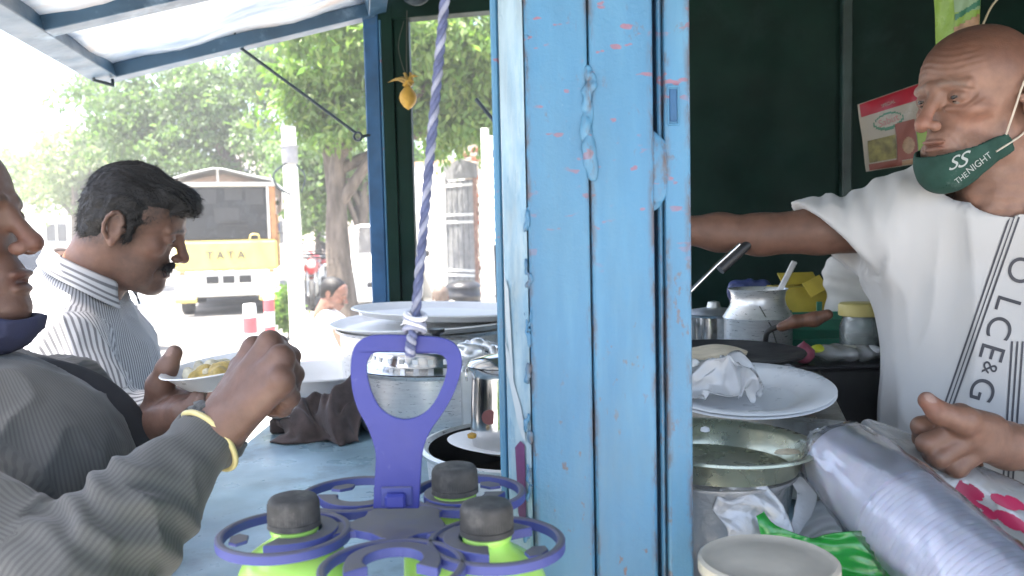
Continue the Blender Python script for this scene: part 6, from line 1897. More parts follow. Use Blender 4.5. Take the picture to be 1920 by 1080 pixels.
# trunk and legs under the clothes
tx, ty = W(1838, 540, 1.36).x, 1.37
F = Field((tx - 0.26, ty - 0.17, 0.14), (tx + 0.28, ty + 0.17, 1.60), 0.012)
F.ell((tx, ty, 1.36), (0.145, 0.095, 0.2), 0.05).ell((tx, ty, 1.12), (0.14, 0.10, 0.2), 0.05)
for s in (-1, 1):
    F.chain([(tx + s * 0.08, ty, 1.0), (tx + s * 0.085, ty - 0.01, 0.62), (tx + s * 0.085, ty + 0.01, 0.24)], [0.085, 0.06, 0.042], 0.03)
    F.ell((tx + s * 0.085, ty - 0.06, 0.20), (0.045, 0.12, 0.035), 0.02)
V, Fc = F.surf(1)
parts.append((V, Fc, skin_col(V, SK_V)))
V, Fc, C = merge(parts)
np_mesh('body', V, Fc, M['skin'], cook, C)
eyeballs(HV, HVc, scv, cook, (0.98, -0.05, -0.16))
# T-shirt
M['tee'] = mat('white_cotton', (0.50, 0.49, 0.48), 0.9, var=0.05, vscale=6, bump=0.25, bscale=800, bdist=0.0006, sheen=0.2)
lo = (tx - 0.36, ty - 0.22, 0.86); hi = (tx + 0.36, ty + 0.22, 1.66)
F = Field(lo, hi, 0.0048)
chest = W(1842, 520, 1.37)
F.ell((tx + 0.005, ty, 1.40), (0.168, 0.112, 0.17), 0.02)
F.ell((tx + 0.005, ty - 0.012, 1.17), (0.158, 0.122, 0.30), 0.06)
sL = W(2040, 425, 1.40)
F.cap(shR + Vector((0.03, 0, 0.015)), HVc + HV @ Vector((-0.055, 0, -0.175)), 0.062, 0.066, 0.05)
F.cap(sL + Vector((-0.03, 0, 0.0)), HVc + HV @ Vector((-0.055, 0, -0.175)), 0.062, 0.066, 0.05)
F.cap((tx, ty, 0.98), (tx, ty, 0.92), 0.135, 0.14, 0.05)
# sleeve, cut along its hem and left open
S2 = Field(lo, hi, 0.0048)
hem0, hem1 = W(1500, 402, 1.40), W(1642, 516, 1.38)
hc = (hem0 + hem1) / 2
S2.cap(shR + Vector((0.04, 0, -0.025)), shR.lerp(elR, 0.95) + Vector((0, 0, -0.030)), 0.084, 0.082, 0.0)
nh = Vector((-0.74, 0.05, -0.67))
S2.half(hc, nh)
inner = Field(lo, hi, 0.0048)
S2.cap(shR.lerp(elR, 0.30) + Vector((0, 0, -0.026)), shR.lerp(elR, 1.3) + Vector((0, 0, -0.030)), 0.062, 0.071, 0.003, mode='sub')
h = np.clip(0.5 + 0.5 * (S2.d - F.d) / 0.035, 0, 1)
F.d = S2.d * (1 - h) + F.d * h - 0.035 * h * (1 - h)
F.cap(sL, shL.lerp(elL, 0.55), 0.074, 0.068, 0.03)
# neck hole
nb = HVc + HV @ Vector((-0.020, 0.0, -0.165))
nk = W(1850, 352, 1.30)
F.ell((nk.x - 0.004, nk.y - 0.015, nk.z + 0.016), (0.086, 0.10, 0.064), 0.004, mode='sub')
F.cap(nk + Vector((0.01, 0.05, 0)), nk + Vector((0.02, 0.09, 0.12)), 0.068, 0.07, 0.004, mode='sub')
V, Fc = F.surf(2)
V0 = V.copy()
V = fold(V, Fc, (8, 8, 2.2), 0.0130, 2); V = fold(V, Fc, (18, 18, 5), 0.0060, 5); V = fold(V, Fc, (40, 40, 16), 0.0010, 7, False)
dsl = np.array(tuple((elR - shR).normalized()))     # gathered folds over the sleeve and shoulder
q = V - np.array(tuple(shR)); al = q @ dsl
wsl = sstep(al, -0.06, 0.02) * np.exp(-((V[:, 2] - shR.z - 0.03) / 0.07) ** 2)
V = V + normals(V, Fc) * (0.0035 * wsl * np.sin(al * 190 + 12 * (V[:, 2] - shR.z)))[:, None]
hd = (V0 - np.array(tuple(hc))) @ -np.array(tuple(nh.normalized()))       # keep the hem of the sleeve clean
wh = np.where((V0[:, 0] < shR.x - 0.02), 0.12 + 0.88 * sstep(hd, 0.0, 0.05), 1.0)
V = V0 + (V - V0) * wh[:, None]
tee = np_mesh('t_shirt', V, Fc, M['tee'], cook)
tee_bvh = BVHTree.FromPolygons([tuple(p) for p in V], [tuple(q) for q in Fc])
# collar band
cv = []
for k in range(44):
    a = 2 * math.pi * k / 44
    d_ = Vector((math.cos(a), 0.95 * math.sin(a), 0))
    o_ = Vector((nk.x, nk.y + 0.0, nk.z + 0.004))
    hit = None
def ray_to(bvh, px, py, off=0.0012):
    d = ray(px, py).normalized()
    h = bvh.ray_cast(CAM_LOC, d)
    if h[0] is None: return None
    return h[0] - d * off
def decal(name, ch_, cx, cy, size, dr, up, bvh, m, parent, off=0.0012, sy=1.0):
    me = text_mesh(ch_, 1.0)
    bm = bmesh.new(); bm.from_mesh(me)
    bmesh.ops.triangulate(bm, faces=bm.faces)
    for _ in range(2):
        es = [e for e in bm.edges if e.calc_length() > 0.18]
        if es: bmesh.ops.subdivide_edges(bm, edges=es, cuts=1)
        bmesh.ops.triangulate(bm, faces=bm.faces)
    bad = []
    for v in bm.verts:
        x, y = v.co.x * size, v.co.y * size * sy
        p = ray_to(bvh, cx + x * dr[0] + y * up[0], cy + x * dr[1] + y * up[1], off)
        if p is None: bad.append(v)
        else: v.co = p
    bmesh.ops.delete(bm, geom=bad, context='VERTS')
    bm.to_mesh(me); bm.free()
    if len(me.polygons): return link(name, me, m, parent)
dr, up = (-0.283, 0.959), (0.959, 0.283)
for ch_, cx, cy, sz in (('O', 1911, 506, 66), ('L', 1888, 570, 66), ('C', 1872, 614, 66), ('E', 1858, 660, 66), ('&', 1855, 690, 40), ('G', 1840, 731, 66), ('A', 1826, 790, 66), ('B', 1836, 888, 60)):
    decal('letter', ch_, cx, cy, sz, dr, up, tee_bvh, M['ink'], tee)
def line_decal(p0, p1, w, n=40):
    d = Vector((p1[0] - p0[0], p1[1] - p0[1])); d.normalize(); s_ = Vector((-d.y, d.x))
    v, f = [], []
    for i in range(n + 1):
        t_ = i / n
        cx, cy = p0[0] + (p1[0] - p0[0]) * t_, p0[1] + (p1[1] - p0[1]) * t_
        a = ray_to(tee_bvh, cx + s_.x * w, cy + s_.y * w); b = ray_to(tee_bvh, cx - s_.x * w, cy - s_.y * w)
        if a is None or b is None: break
        v += [a, b]
    for i in range(len(v) // 2 - 1): f.append((2 * i, 2 * i + 1, 2 * i + 3, 2 * i + 2))
    if f: mesh('printed_line', v, f, M['ink'], tee)
for k in (-1, 0, 1):
    line_decal((1905 + k * 9, 398), (1776 + k * 8, 768), 1.9 if k else 1.3)
    line_decal((1908 + k * 10, 640), (1888 + k * 9, 930), 1.9)
# mask: a shell over the chin
FM = head_field(old=True, nose=0.6, lo=(-0.03, -0.09, -0.16), hi=(0.14, 0.09, -0.03), res=0.0024)
FM.ell((0.060, 0, -0.098), (0.046, 0.050, 0.034), 0.02)
FM.ell((0.074, 0, -0.116), (0.030, 0.034, 0.026), 0.02)
core = FM.d.copy()
FM.d = np.maximum(core - 0.0050, -(core - 0.0012))
FM.half((0.095, 0, -0.084), (0.30, 0, 0.95))
FM.half((0.004, 0, -0.08), (-0.86, 0, 0.50))
FM.half((0.050, 0, -0.128), (-0.66, 0, -0.75))
Vm, Fm = FM.surf(1)
Vm = fold(Vm, Fm, (50, 50, 50), 0.0010, 3, False)
Vm = rigid(Vm * scv, HV, HVc)
M['mask'] = mat('dark_green_mask_cloth', (0.018, 0.060, 0.045), 0.85, var=0.25, vscale=25, bump=0.4, bscale=600, bdist=0.0008, dirt=(0.12, 0.17, 0.15), dirt_amt=0.12, dscale=24)
msk = np_mesh('mask', Vm, Fm, M['mask'], cook)
mask_bvh = BVHTree.FromPolygons([tuple(p) for p in Vm], [tuple(q) for q in Fm])
M['strap'] = mat('cream_elastic', (0.62, 0.55, 0.45), 0.8)
def hp_(x, y, z): return HVc + HV @ (Vector((x, y, z)) * scv)
ev0, ev1 = ray_to(mask_bvh, 1845, 258), ray_to(mask_bvh, 1868, 284)
if ev0 is None: ev0 = hp_(0.02, 0.06, -0.07)
if ev1 is None: ev1 = hp_(0.01, 0.058, -0.10)
tube('ear_loop', spline([ev0, hp_(0.018, 0.074, -0.03), hp_(0.004, 0.081, 0.018), hp_(-0.020, 0.080, 0.030), hp_(-0.036, 0.074, 0.005)], 6), 0.0016, M['strap'], msk, 6)
tube('ear_loop', spline([ev1, hp_(-0.008, 0.068, -0.062), hp_(-0.022, 0.070, -0.044), hp_(-0.036, 0.074, -0.01)], 6), 0.0016, M['strap'], msk, 6)
d2 = (0.80, -0.60); u2 = (-0.60, -0.80)
decal('emblem', 'S', 1790, 306, 42, (0.95, -0.3), (0.3, -0.95), mask_bvh, M['white_ink'], msk)
decal('emblem', 'S', 1808, 300, 46, (0.95, -0.3), (0.3, -0.95), mask_bvh, M['white_ink'], msk)
decal('lettering', 'THE', 1803, 334, 15, d2, u2, mask_bvh, M['white_ink'], msk)
decal('lettering', 'NIGHT', 1836, 306, 18, d2, u2, mask_bvh, M['white_ink'], msk)
# trousers
F = Field((tx - 0.2, ty - 0.17, 0.2), (tx + 0.2, ty + 0.17, 1.06), 0.012)
F.ell((tx, ty, 0.98), (0.152, 0.115, 0.12), 0.03)
for s in (-1, 1): F.chain([(tx + s * 0.08, ty, 0.95), (tx + s * 0.085, ty - 0.01, 0.62), (tx + s * 0.085, ty + 0.01, 0.27)], [0.098, 0.075, 0.062], 0.03)
V, Fc = F.surf(1)
np_mesh('trousers', fold(V, Fc, (8, 8, 5), 0.006, 4), Fc, mat('dark_trousers', (0.05, 0.05, 0.06), 0.9), cook)
# tongs in his right hand
t0, t1 = W(1398, 462, 1.42), W(1300, 548, 1.40)
tg = thing('tongs', 'black handled steel turner slanting down under the cook\'s arm', 'turner', t0)
tube('grip', [t0 + (t0 - t1) * 0.1, t0.lerp(t1, 0.50)], [0.008, 0.010], M['black_plastic'], tg, 10)
tube('shaft', [t0 + Vector((-0.012, -0.006, 0.004)), t0.lerp(t1, 0.5) + Vector((-0.008, -0.006, 0.006)), t1 + (t1 - t0) * 0.5], 0.0032, M['steel'], tg, 8)

# ---------------------------------------------------------------- dark haired man in the striped white shirt
SK2 = (0.185, 0.100, 0.068)
D2 = 1.62
man2 = thing('person', 'dark haired moustached man in white striped shirt looking down at the counter', 'person', (W(190, 540, D2).x, D2, 0.12))
H2 = basis((0.905, 0.20, -0.375), (0.375, 0, 0.925)); sc2 = np.array((0.91, 1.0, 0.94)) * 0.985
def l2(x, y, z): return Vector((x * sc2[0], y * sc2[1], z * sc2[2]))
H2c = W(353, 488, D2) - H2 @ l2(0.126, 0, -0.034)
F2 = head_field(nose=0.95, neck_r=0.064, fleshy=1.0, lip=0.9)
V2, G2_ = F2.surf(1)
C2 = head_color(V2, SK2, brow=(0.018, 0.014, 0.012), stubble=0.38, moustache=1.0, grey=(0.085, 0.06, 0.048))
# hair
F = Field((-0.14, -0.11, -0.10), (0.15, 0.11, 0.15), 0.0024)
F.ell((-0.010, 0, 0.034), (0.098, 0.082, 0.088), 0.0)
F.ell((-0.052, 0, -0.015), (0.046, 0.064, 0.062), 0.02)
F.ell((0.058, 0.0, 0.076), (0.050, 0.060, 0.034), 0.02)
F.ell((0.088, -0.005, 0.070), (0.026, 0.046, 0.016), 0.012)
F.ell((0.075, 0, -0.032), (0.066, 0.12, 0.086), 0.006, mode='sub')
for s in (-1, 1):
    F.ell((-0.012, s * 0.092, -0.014), (0.026, 0.030, 0.036), 0.004, mode='sub')
    F.cap((0.012, s * 0.0735, 0.02), (0.016, s * 0.0715, -0.022), 0.009, 0.005, 0.006)
F.half((-0.06, 0, -0.058), (0.25, 0, -1))
for s in (-1, 1): F.chain([(0.0990, s * 0.004, -0.0555), (0.0960, s * 0.016, -0.0580), (0.088, s * 0.027, -0.0640)], [0.0062, 0.0058, 0.0034], 0.003)
V, Fc = F.surf(1)
yy = V[:, 1]; Nn = normals(V, Fc)
st_ = np.sin(yy * 520 + 2.5 * vnoise(V * np.array((14, 40, 30)), 1, 2) * 3) * 0.0012 + 0.0032 * vnoise(V * np.array((22, 70, 45)), 1.0, 5) + 0.0016 * vnoise(V * np.array((40, 190, 90)), 1.0, 9)
V = V + Nn * st_[:, None]
hair_mesh(V, Fc, H2, H2c, sc2, man2, 9000, M['hair_black'])
C2 = near_hair(V2, C2, V, (0.022, 0.019, 0.017), 0.013, 0.8)
parts = [(rigid(V2 * sc2, H2, H2c), G2_, C2)]
tx2 = W(165, 540, D2).x
sh2, el2, wr2 = W(118, 655, 1.47), W(196, 838, 1.40), W(345, 760, 1.50)
F = Field(*bounds([el2, wr2, wr2 + Vector((0.12, 0.05, 0.02))], 0.06), 0.004)
F.chain([el2, wr2], [0.04, 0.026], 0.02)
F.ell(wr2 + Vector((0.05, 0.015, 0.005)), (0.05, 0.03, 0.02), 0.015)
for j in range(4): F.chain([wr2 + Vector((0.08, 0.0 + j * 0.012, 0.005)), wr2 + Vector((0.115, 0.004 + j * 0.012, 0.0)), wr2 + Vector((0.125, 0.006 + j * 0.012, -0.025))], [0.009, 0.009, 0.007], 0.003)
F.chain([wr2 + Vector((0.04, -0.015, 0.0)), wr2 + Vector((0.08, -0.03, -0.01)), wr2 + Vector((0.10, -0.022, -0.025))], [0.011, 0.010, 0.009], 0.004)
V, Fc = F.surf(1); parts.append((V, Fc, skin_col(V, SK2, 3)))
F = Field((tx2 - 0.25, D2 - 0.24, 0.1), (tx2 + 0.3, D2 + 0.24, 1.48), 0.014)
F.ell((tx2, D2, 1.2), (0.11, 0.16, 0.2), 0.05)
for s in (-1, 1):
    F.chain([(tx2, D2 + s * 0.09, 0.95), (tx2 + 0.02, D2 + s * 0.1, 0.52), (tx2, D2 + s * 0.1, 0.16)], [0.09, 0.06, 0.045], 0.03)
    F.ell((tx2 + 0.07, D2 + s * 0.1, 0.155), (0.13, 0.045, 0.035), 0.02)
V, Fc = F.surf(1); parts.append((V, Fc, skin_col(V, SK2)))
V, Fc, C = merge(parts)
np_mesh('body', V, Fc, M['skin'], man2, C)
eyeballs(H2, H2c, sc2, man2, (0.9, 0, -0.4))
# shirt
F = Field((tx2 - 0.30, D2 - 0.30, 0.78), (tx2 + 0.42, D2 + 0.27, 1.50), 0.005)
nb2 = H2c + H2 @ l2(-0.050, 0, -0.155)
F.ell((tx2 - 0.01, D2, 1.20), (0.128, 0.175, 0.20), 0.02)
F.ell((tx2 + 0.005, D2, 1.00), (0.130, 0.165, 0.25), 0.05)
sf2 = W(150, 640, D2 + 0.19)
F.cap(sh2, nb2 + Vector((-0.02, -0.03, -0.02)), 0.064, 0.062, 0.05)
F.cap(sf2, nb2 + Vector((-0.02, 0.03, -0.02)), 0.064, 0.062, 0.05)
F.chain([sh2, sh2.lerp(el2, 0.6), el2], [0.070, 0.066, 0.060], 0.03)
F.chain([el2, el2.lerp(wr2, 0.5), el2.lerp(wr2, 0.8)], [0.058, 0.052, 0.046], 0.02)
F.cap(sf2, sf2 + Vector((0.06, 0.02, -0.26)), 0.066, 0.058, 0.03)
F.ell(nb2 + Vector((0.022, 0, 0.055)), (0.058, 0.062, 0.050), 0.004, mode='sub')
V, Fc = F.surf(1)
V = fold(V, Fc, (10, 10, 5), 0.0075, 3); V = fold(V, Fc, (24, 24, 12), 0.0038, 6); V = fold(V, Fc, (50, 50, 30), 0.0014, 9, False)
M['stripe_white'] = stripe_mat('white_shirt_grey_stripes', (0.62, 0.62, 0.63), (0.20, 0.20, 0.215), 0.0085, 0.42)
at_ = torso_stripe(V, (tx2, D2), [(sh2, el2, 0.068, 1.35), (el2, wr2, 0.055, 1.4)])
shirt2 = np_mesh('shirt', V, Fc, M['stripe_white'], man2, None, {'stripe': at_})
# collar: a folded band round the neck
def collar(parent, c, fwd, rx, ry, h, flare, m, gap=0.35, tilt=0.25, stripe=True, n=60, thick=0.004):
    B = basis(fwd)
    v, f, sa_ = [], [], []
    rows = [(0.0, 0.0), (0.35, 0.012), (0.5, 0.016), (0.42, 0.022), (0.15, 0.024), (-0.25, 0.026 + flare)]
    for i in range(n + 1):
        a = math.pi * (gap * 0.5 + (2 - gap) * i / n)
        for (zz, rr) in rows:
            x = math.cos(a) * (rx + rr); y = math.sin(a) * (ry + rr)
            front = max(0, math.cos(a)) ** 2
            z = zz * h - tilt * x - 0.018 * front * (1 if zz < 0.3 else 0.4)
            v.append(Vector(c) + B @ Vector((x, y, z))); sa_.append(zz * h * 1.0 + i * 0.0)
    k = len(rows)
    for i in range(n):
        for j in range(k - 1): f.append((i * k + j, (i + 1) * k + j, (i + 1) * k + j + 1, i * k + j + 1))
    V = np.array([tuple(p) for p in v]); Fc = np.array(f)
    o = np_mesh('collar', V, Fc, m, parent, None, {'stripe': np.array([p * 0.9 for p in sa_])})
    o.modifiers.new('thick', 'SOLIDIFY').thickness = thick
    return o
collar(shirt2, nb2 + Vector((0.014, 0, 0.024)), (1, 0, -0.1), 0.052, 0.058, 0.045, 0.006, M['stripe_white'], 0.3, 0.40)
F = Field((tx2 - 0.22, D2 - 0.22, 0.14), (tx2 + 0.24, D2 + 0.22, 1.0), 0.014)
F.ell((tx2, D2, 0.92), (0.13, 0.165, 0.12), 0.03)
for s in (-1, 1): F.chain([(tx2, D2 + s * 0.09, 0.9), (tx2 + 0.02, D2 + s * 0.1, 0.52), (tx2, D2 + s * 0.1, 0.2)], [0.10, 0.078, 0.065], 0.03)
V, Fc = F.surf(1)
np_mesh('trousers', fold(V, Fc, (8, 8, 5), 0.006, 4), Fc, mat('charcoal_trousers', (0.06, 0.06, 0.07), 0.9), man2)

# ---------------------------------------------------------------- man eating at the left edge
SK1 = (0.145, 0.080, 0.058)
D1 = 1.05
man1 = thing('person', 'man in grey striped shirt eating from a white plate at the left edge', 'person', (-0.70, D1, 0.12))
H1m = basis((0.990, 0.03, 0.10), (-0.10, 0, 1)); sc1 = 1.06
H1c = W(79, 456, D1) - H1m @ (Vector((0.126, 0, -0.035)) * sc1)
F1 = head_field(nose=0.95, open_mouth=0.006, neck_r=0.062, fleshy=1.0, lip=1.0)
V1, G1 = F1.surf(1)
C1h = head_color(V1, SK1, brow=(0.03, 0.026, 0.024), stubble=0.16, grey=(0.12, 0.09, 0.08))
parts = [(rigid(V1 * sc1, H1m, H1c), G1, C1h)]
wr1 = W(392, 830, 0.945)
el1 = W(120, 1130, 0.80)
sh1 = Vector((-0.70, 0.85, H1c.z - 0.27))
mcp = [W(478, 655, 0.985), W(507, 645, 0.955), W(528, 672, 0.93), W(528, 715, 0.915)]
pip = [W(522, 646, 1.03), W(545, 668, 1.00), W(551, 702, 0.972), W(543, 745, 0.95)]
dip = [W(528, 672, 1.045), W(546, 698, 1.025), W(545, 728, 1.0), W(530, 765, 0.975)]
tps = [W(512, 692, 1.045), W(526, 712, 1.035), W(525, 738, 1.015), W(510, 768, 0.99)]
F = Field(*bounds([wr1, el1.lerp(wr1, 0.6)] + mcp + pip + dip, 0.05), 0.0022)
F.chain([el1.lerp(wr1, 0.6), wr1], [0.032, 0.0265], 0.01)
for j in range(4):
    F.cap(wr1.lerp(mcp[j], 0.12), mcp[j], 0.024, 0.0150, 0.014)
    F.chain([mcp[j], pip[j], dip[j], tps[j]], [0.0132, 0.0115, 0.0105, 0.0092], 0.004)
    F.ell(mcp[j] + Vector((0, -0.004, 0.003)), (0.0120, 0.0120, 0.0120), 0.006)
thb = [wr1.lerp(mcp[0], 0.3) + Vector((0, 0.02, 0)), W(455, 690, 1.03), W(490, 685, 1.05), W(510, 700, 1.055)]
F.chain(thb, [0.020, 0.0150, 0.0122, 0.0098], 0.008)
V, Fc = F.surf(1)
Cf = skin_col(V, SK1, 4, mcp + pip)
parts.append((V, Fc, Cf))
# left hand under the plate
wl1 = W(282, 805, 1.13)
pl = [W(318, 742, 1.15), W(330, 750, 1.12), W(338, 760, 1.09), W(340, 772, 1.065)]
p2 = [W(352, 738, 1.145), W(362, 744, 1.115), W(364, 752, 1.085), W(362, 762, 1.06)]
p3 = [W(372, 728, 1.135), W(378, 730, 1.105), W(375, 736, 1.08), W(372, 744, 1.058)]
F = Field(*bounds([wl1] + p3 + pl + [W(328, 660, 1.10), W(180, 880, 1.18)], 0.045), 0.0024)
F.chain([W(180, 880, 1.18), wl1], [0.036, 0.027], 0.01)
for j in range(4):
    F.cap(wl1.lerp(pl[j], 0.1), pl[j], 0.025, 0.015, 0.014)
    F.chain([pl[j], p2[j], p3[j]], [0.0125, 0.0115, 0.0095], 0.004)
F.chain([wl1.lerp(pl[0], 0.4), W(300, 722, 1.11), W(313, 690, 1.10), W(327, 662, 1.10)], [0.022, 0.0170, 0.0130, 0.0105], 0.008)
V, Fc = F.surf(1)
Cf = nail(V, skin_col(V, (0.17, 0.098, 0.072), 7), W(327, 662, 1.10), W(327, 662, 1.10) - W(313, 690, 1.10), (-0.5, -1, 0.2))
for j in range(4): Cf = nail(V, Cf, p3[j], p3[j] - p2[j], (0.6, -1, -0.3))
parts.append((V, Fc, Cf))
tx1 = -0.67
F = Field((tx1 - 0.25, D1 - 0.26, 0.1), (tx1 + 0.3, D1 + 0.26, 1.38), 0.014)
F.ell((tx1, D1, 1.12), (0.11, 0.16, 0.2), 0.05)
for s in (-1, 1):
    F.chain([(tx1, D1 + s * 0.09, 0.9), (tx1 + 0.02, D1 + s * 0.1, 0.5), (tx1, D1 + s * 0.1, 0.16)], [0.09, 0.06, 0.045], 0.03)
    F.ell((tx1 + 0.07, D1 + s * 0.1, 0.155), (0.13, 0.045, 0.035), 0.02)
V, Fc = F.surf(1); parts.append((V, Fc, skin_col(V, SK1)))
V, Fc, C = merge(parts)
np_mesh('body', V, Fc, M['skin'], man1, C)
eyeballs(H1m, H1c, sc1, man1, (0.97, 0, -0.2))
F = Field((-0.14, -0.11, -0.10), (0.12, 0.11, 0.15), 0.003)
F.ell((-0.010, 0, 0.036), (0.098, 0.083, 0.088), 0.0)
F.ell((-0.062, 0, -0.015), (0.050, 0.064, 0.062), 0.02)
F.ell((0.085, 0, -0.01), (0.080, 0.12, 0.100), 0.006, mode='sub')
for s in (-1, 1): F.ell((-0.012, s * 0.092, -0.014), (0.026, 0.030, 0.036), 0.004, mode='sub')
F.half((-0.06, 0, -0.058), (0.25, 0, -1))
V, Fc = F.surf(1)
V = V + normals(V, Fc) * (0.003 * vnoise(V * np.array((22, 70, 45)), 1.0, 5))[:, None]
np_mesh('hair', rigid(V * sc1, H1m, H1c), Fc, M['hair_black'], man1)
# mask pulled down under the chin
FM = head_field(nose=0.6, fleshy=1.0, lo=(-0.05, -0.10, -0.20), hi=(0.14, 0.10, -0.04), res=0.003, neck_r=0.062)
FM.ell((0.055, 0, -0.115), (0.046, 0.050, 0.034), 0.02)
core = FM.d.copy()
FM.d = np.maximum(core - 0.0080, -(core + 0.004))
FM.half((0.09, 0, -0.116), (0.15, 0, 0.99)); FM.half((0.03, 0, -0.178), (0.1, 0, -1)); FM.half((-0.03, 0, -0.1), (-1, 0, 0.2))
Vm, Fm = FM.surf(1)
Vm = fold(Vm, Fm, (40, 40, 70), 0.0016, 3)
np_mesh('mask', rigid(Vm * sc1, H1m, H1c), Fm, mat('navy_mask_cloth', (0.035, 0.04, 0.085), 0.9, var=0.2, bump=0.3, bscale=500), man1)
# dark undershirt showing in the open front
nb1 = H1c + H1m @ (Vector((-0.045, 0, -0.19)) * sc1)
F = Field((tx1 - 0.2, D1 - 0.2, 0.8), (tx1 + 0.32, D1 + 0.2, 1.36), 0.006)
F.ell((tx1 + 0.050, D1 + 0.05, 1.20), (0.150, 0.10, 0.14), 0.03).ell((tx1 + 0.068, D1 + 0.05, 1.02), (0.150, 0.11, 0.20), 0.05)
F.cap(nb1 + Vector((0.03, 0, -0.01)), (tx1 + 0.06, D1 + 0.04, 1.22), 0.062, 0.09, 0.04)
V, Fc = F.surf(1)
np_mesh('undershirt', fold(V, Fc, (14, 14, 7), 0.005, 6), Fc, mat('charcoal_cloth', (0.030, 0.030, 0.034), 0.95, var=0.2, bump=0.3, bscale=500), man1)
# grey striped shirt
F = Field((tx1 - 0.30, 0.70, 0.78), (-0.24, D1 + 0.32, 1.40), 0.0048)
F.ell((tx1 + 0.026, D1 - 0.02, 1.19), (0.168, 0.185, 0.165), 0.03).ell((tx1 + 0.045, D1 - 0.02, 1.00), (0.165, 0.185, 0.22), 0.05)
F.cap(sh1 + Vector((0, 0.03, 0)), nb1 + Vector((0, -0.03, 0.0)), 0.07, 0.066, 0.05)
F.cap((tx1, D1 + 0.18, sh1.z), nb1 + Vector((0, 0.03, 0.0)), 0.07, 0.066, 0.05)
F.ell(nb1 + Vector((0.03, 0, 0.06)), (0.07, 0.066, 0.06), 0.004, mode='sub')
cf = W(395, 822, 0.945)
F.chain([sh1, sh1.lerp(el1, 0.55), el1], [0.080, 0.074, 0.066], 0.04)
F.chain([el1, el1.lerp(cf, 0.45), el1.lerp(cf, 0.72)], [0.066, 0.060, 0.048], 0.02)
F.cap(el1.lerp(cf, 0.66), cf, 0.045, 0.0385, 0.006)
dcf = (cf - el1).normalized()
F.cap(cf + dcf * 0.000, cf + dcf * 0.06, 0.032, 0.03, 0.002, mode='sub')
fl0 = Vector((tx1, D1 + 0.19, sh1.z)); fel = W(60, 960, 1.27)
F.chain([fl0, fel], [0.072, 0.062], 0.03)
fcf = W(268, 818, 1.135)
F.chain([fel, fcf], [0.060, 0.040], 0.02)
F.cap(fcf, fcf + (fcf - fel).normalized() * 0.05, 0.033, 0.03, 0.002, mode='sub')
V, Fc = F.surf(1)
V = fold(V, Fc, (9, 9, 5), 0.0075, 4); V = fold(V, Fc, (26, 26, 13), 0.0042, 8); V = fold(V, Fc, (55, 55, 30), 0.0014, 12, False)
ue = np.array(tuple((cf - el1).normalized())); al = (V - np.array(tuple(el1))) @ ue
qd = np.linalg.norm((V - np.array(tuple(el1))) - al[:, None] * ue, axis=1)
wf = sstep(al, 0.0, 0.05) * (1 - sstep(al, 0.12, 0.15)) * (qd < 0.09)
V = V + normals(V, Fc) * (0.0042 * wf * np.sin(al * 150 + 2.0 * np.sin(V[:, 0] * 60) + V[:, 2] * 40))[:, None]
M['stripe_grey'] = stripe_mat('grey_shirt_fine_stripes', (0.098, 0.098, 0.094), (0.072, 0.072, 0.070), 0.0050, 0.45)
at_ = torso_stripe(V, (tx1, D1), [(sh1, el1, 0.078, 1.5), (el1, cf, 0.058, 1.5), (fel, fcf, 0.05, 1.5)])
shirt1 = np_mesh('shirt', V, Fc, M['stripe_grey'], man1, None, {'stripe': at_})
collar(shirt1, nb1 + Vector((0.03, 0, 0.03)), (1, 0, -0.1), 0.060, 0.066, 0.06, 0.012, mat('navy_collar', (0.05, 0.055, 0.09), 0.9), 0.3, 0.35)
# cream thread band over the cuff
B = basis(dcf)
pts = [cf + dcf * (-0.004 + 0.006 * math.sin(2 * math.pi * i / 40)) + B @ Vector((0, math.cos(2 * math.pi * i / 40) * 0.0395, math.sin(2 * math.pi * i / 40) * 0.0395)) for i in range(40)]
tube('wrist_band', pts, 0.0034, mat('cream_band', (0.62, 0.53, 0.25), 0.4, var=0.1), man1, 8, True)
pts = [p + dcf * 0.008 - (p - cf) * 0.14 for p in pts]
tube('wrist_band', pts, 0.0022, mat('dark_band', (0.10, 0.06, 0.03), 0.5), man1, 7, True)
F = Field((tx1 - 0.22, D1 - 0.22, 0.14), (tx1 + 0.24, D1 + 0.22, 0.98), 0.014)
F.ell((tx1, D1, 0.88), (0.13, 0.165, 0.12), 0.03)
for s in (-1, 1): F.chain([(tx1, D1 + s * 0.09, 0.86), (tx1 + 0.02, D1 + s * 0.1, 0.5), (tx1, D1 + s * 0.1, 0.2)], [0.10, 0.078, 0.065], 0.03)
V, Fc = F.surf(1)
np_mesh('trousers', fold(V, Fc, (8, 8, 5), 0.006, 4), Fc, mat('grey_trousers', (0.07, 0.07, 0.075), 0.9), man1)
# the plate he eats from
pc = W(428, 716, 1.10)
rp = Matrix.Rotation(R(-7), 3, 'Y') @ Matrix.Rotation(R(3), 3, 'X')
t = thing('food_plate', 'white plate of rice and curry held in the eating man\'s left hand', 'plate', pc)
lathe('dish', [(0, 0), (0.045, 0), (0.052, 0.003), (0.074, 0.024), (0.080, 0.0255), (0.081, 0.024), (0.0795, 0.0235), (0.074, 0.0215), (0.052, 0.0012), (0.044, -0.0016), (0, -0.0016)], pc, M['white_plastic'], t, 56, rp)
M['curry'] = mat('yellow_curry', (0.55, 0.40, 0.13), 0.45, var=0.35, vscale=70, bump=0.6, bscale=160, bdist=0.004)
M['rice'] = mat('rice', (0.72, 0.66, 0.50), 0.7, var=0.15, vscale=80, bump=0.8, bscale=260, bdist=0.004)
F = Field((-0.075, -0.075, 0.0), (0.075, 0.075, 0.05), 0.0025)
rs = random.Random(2)
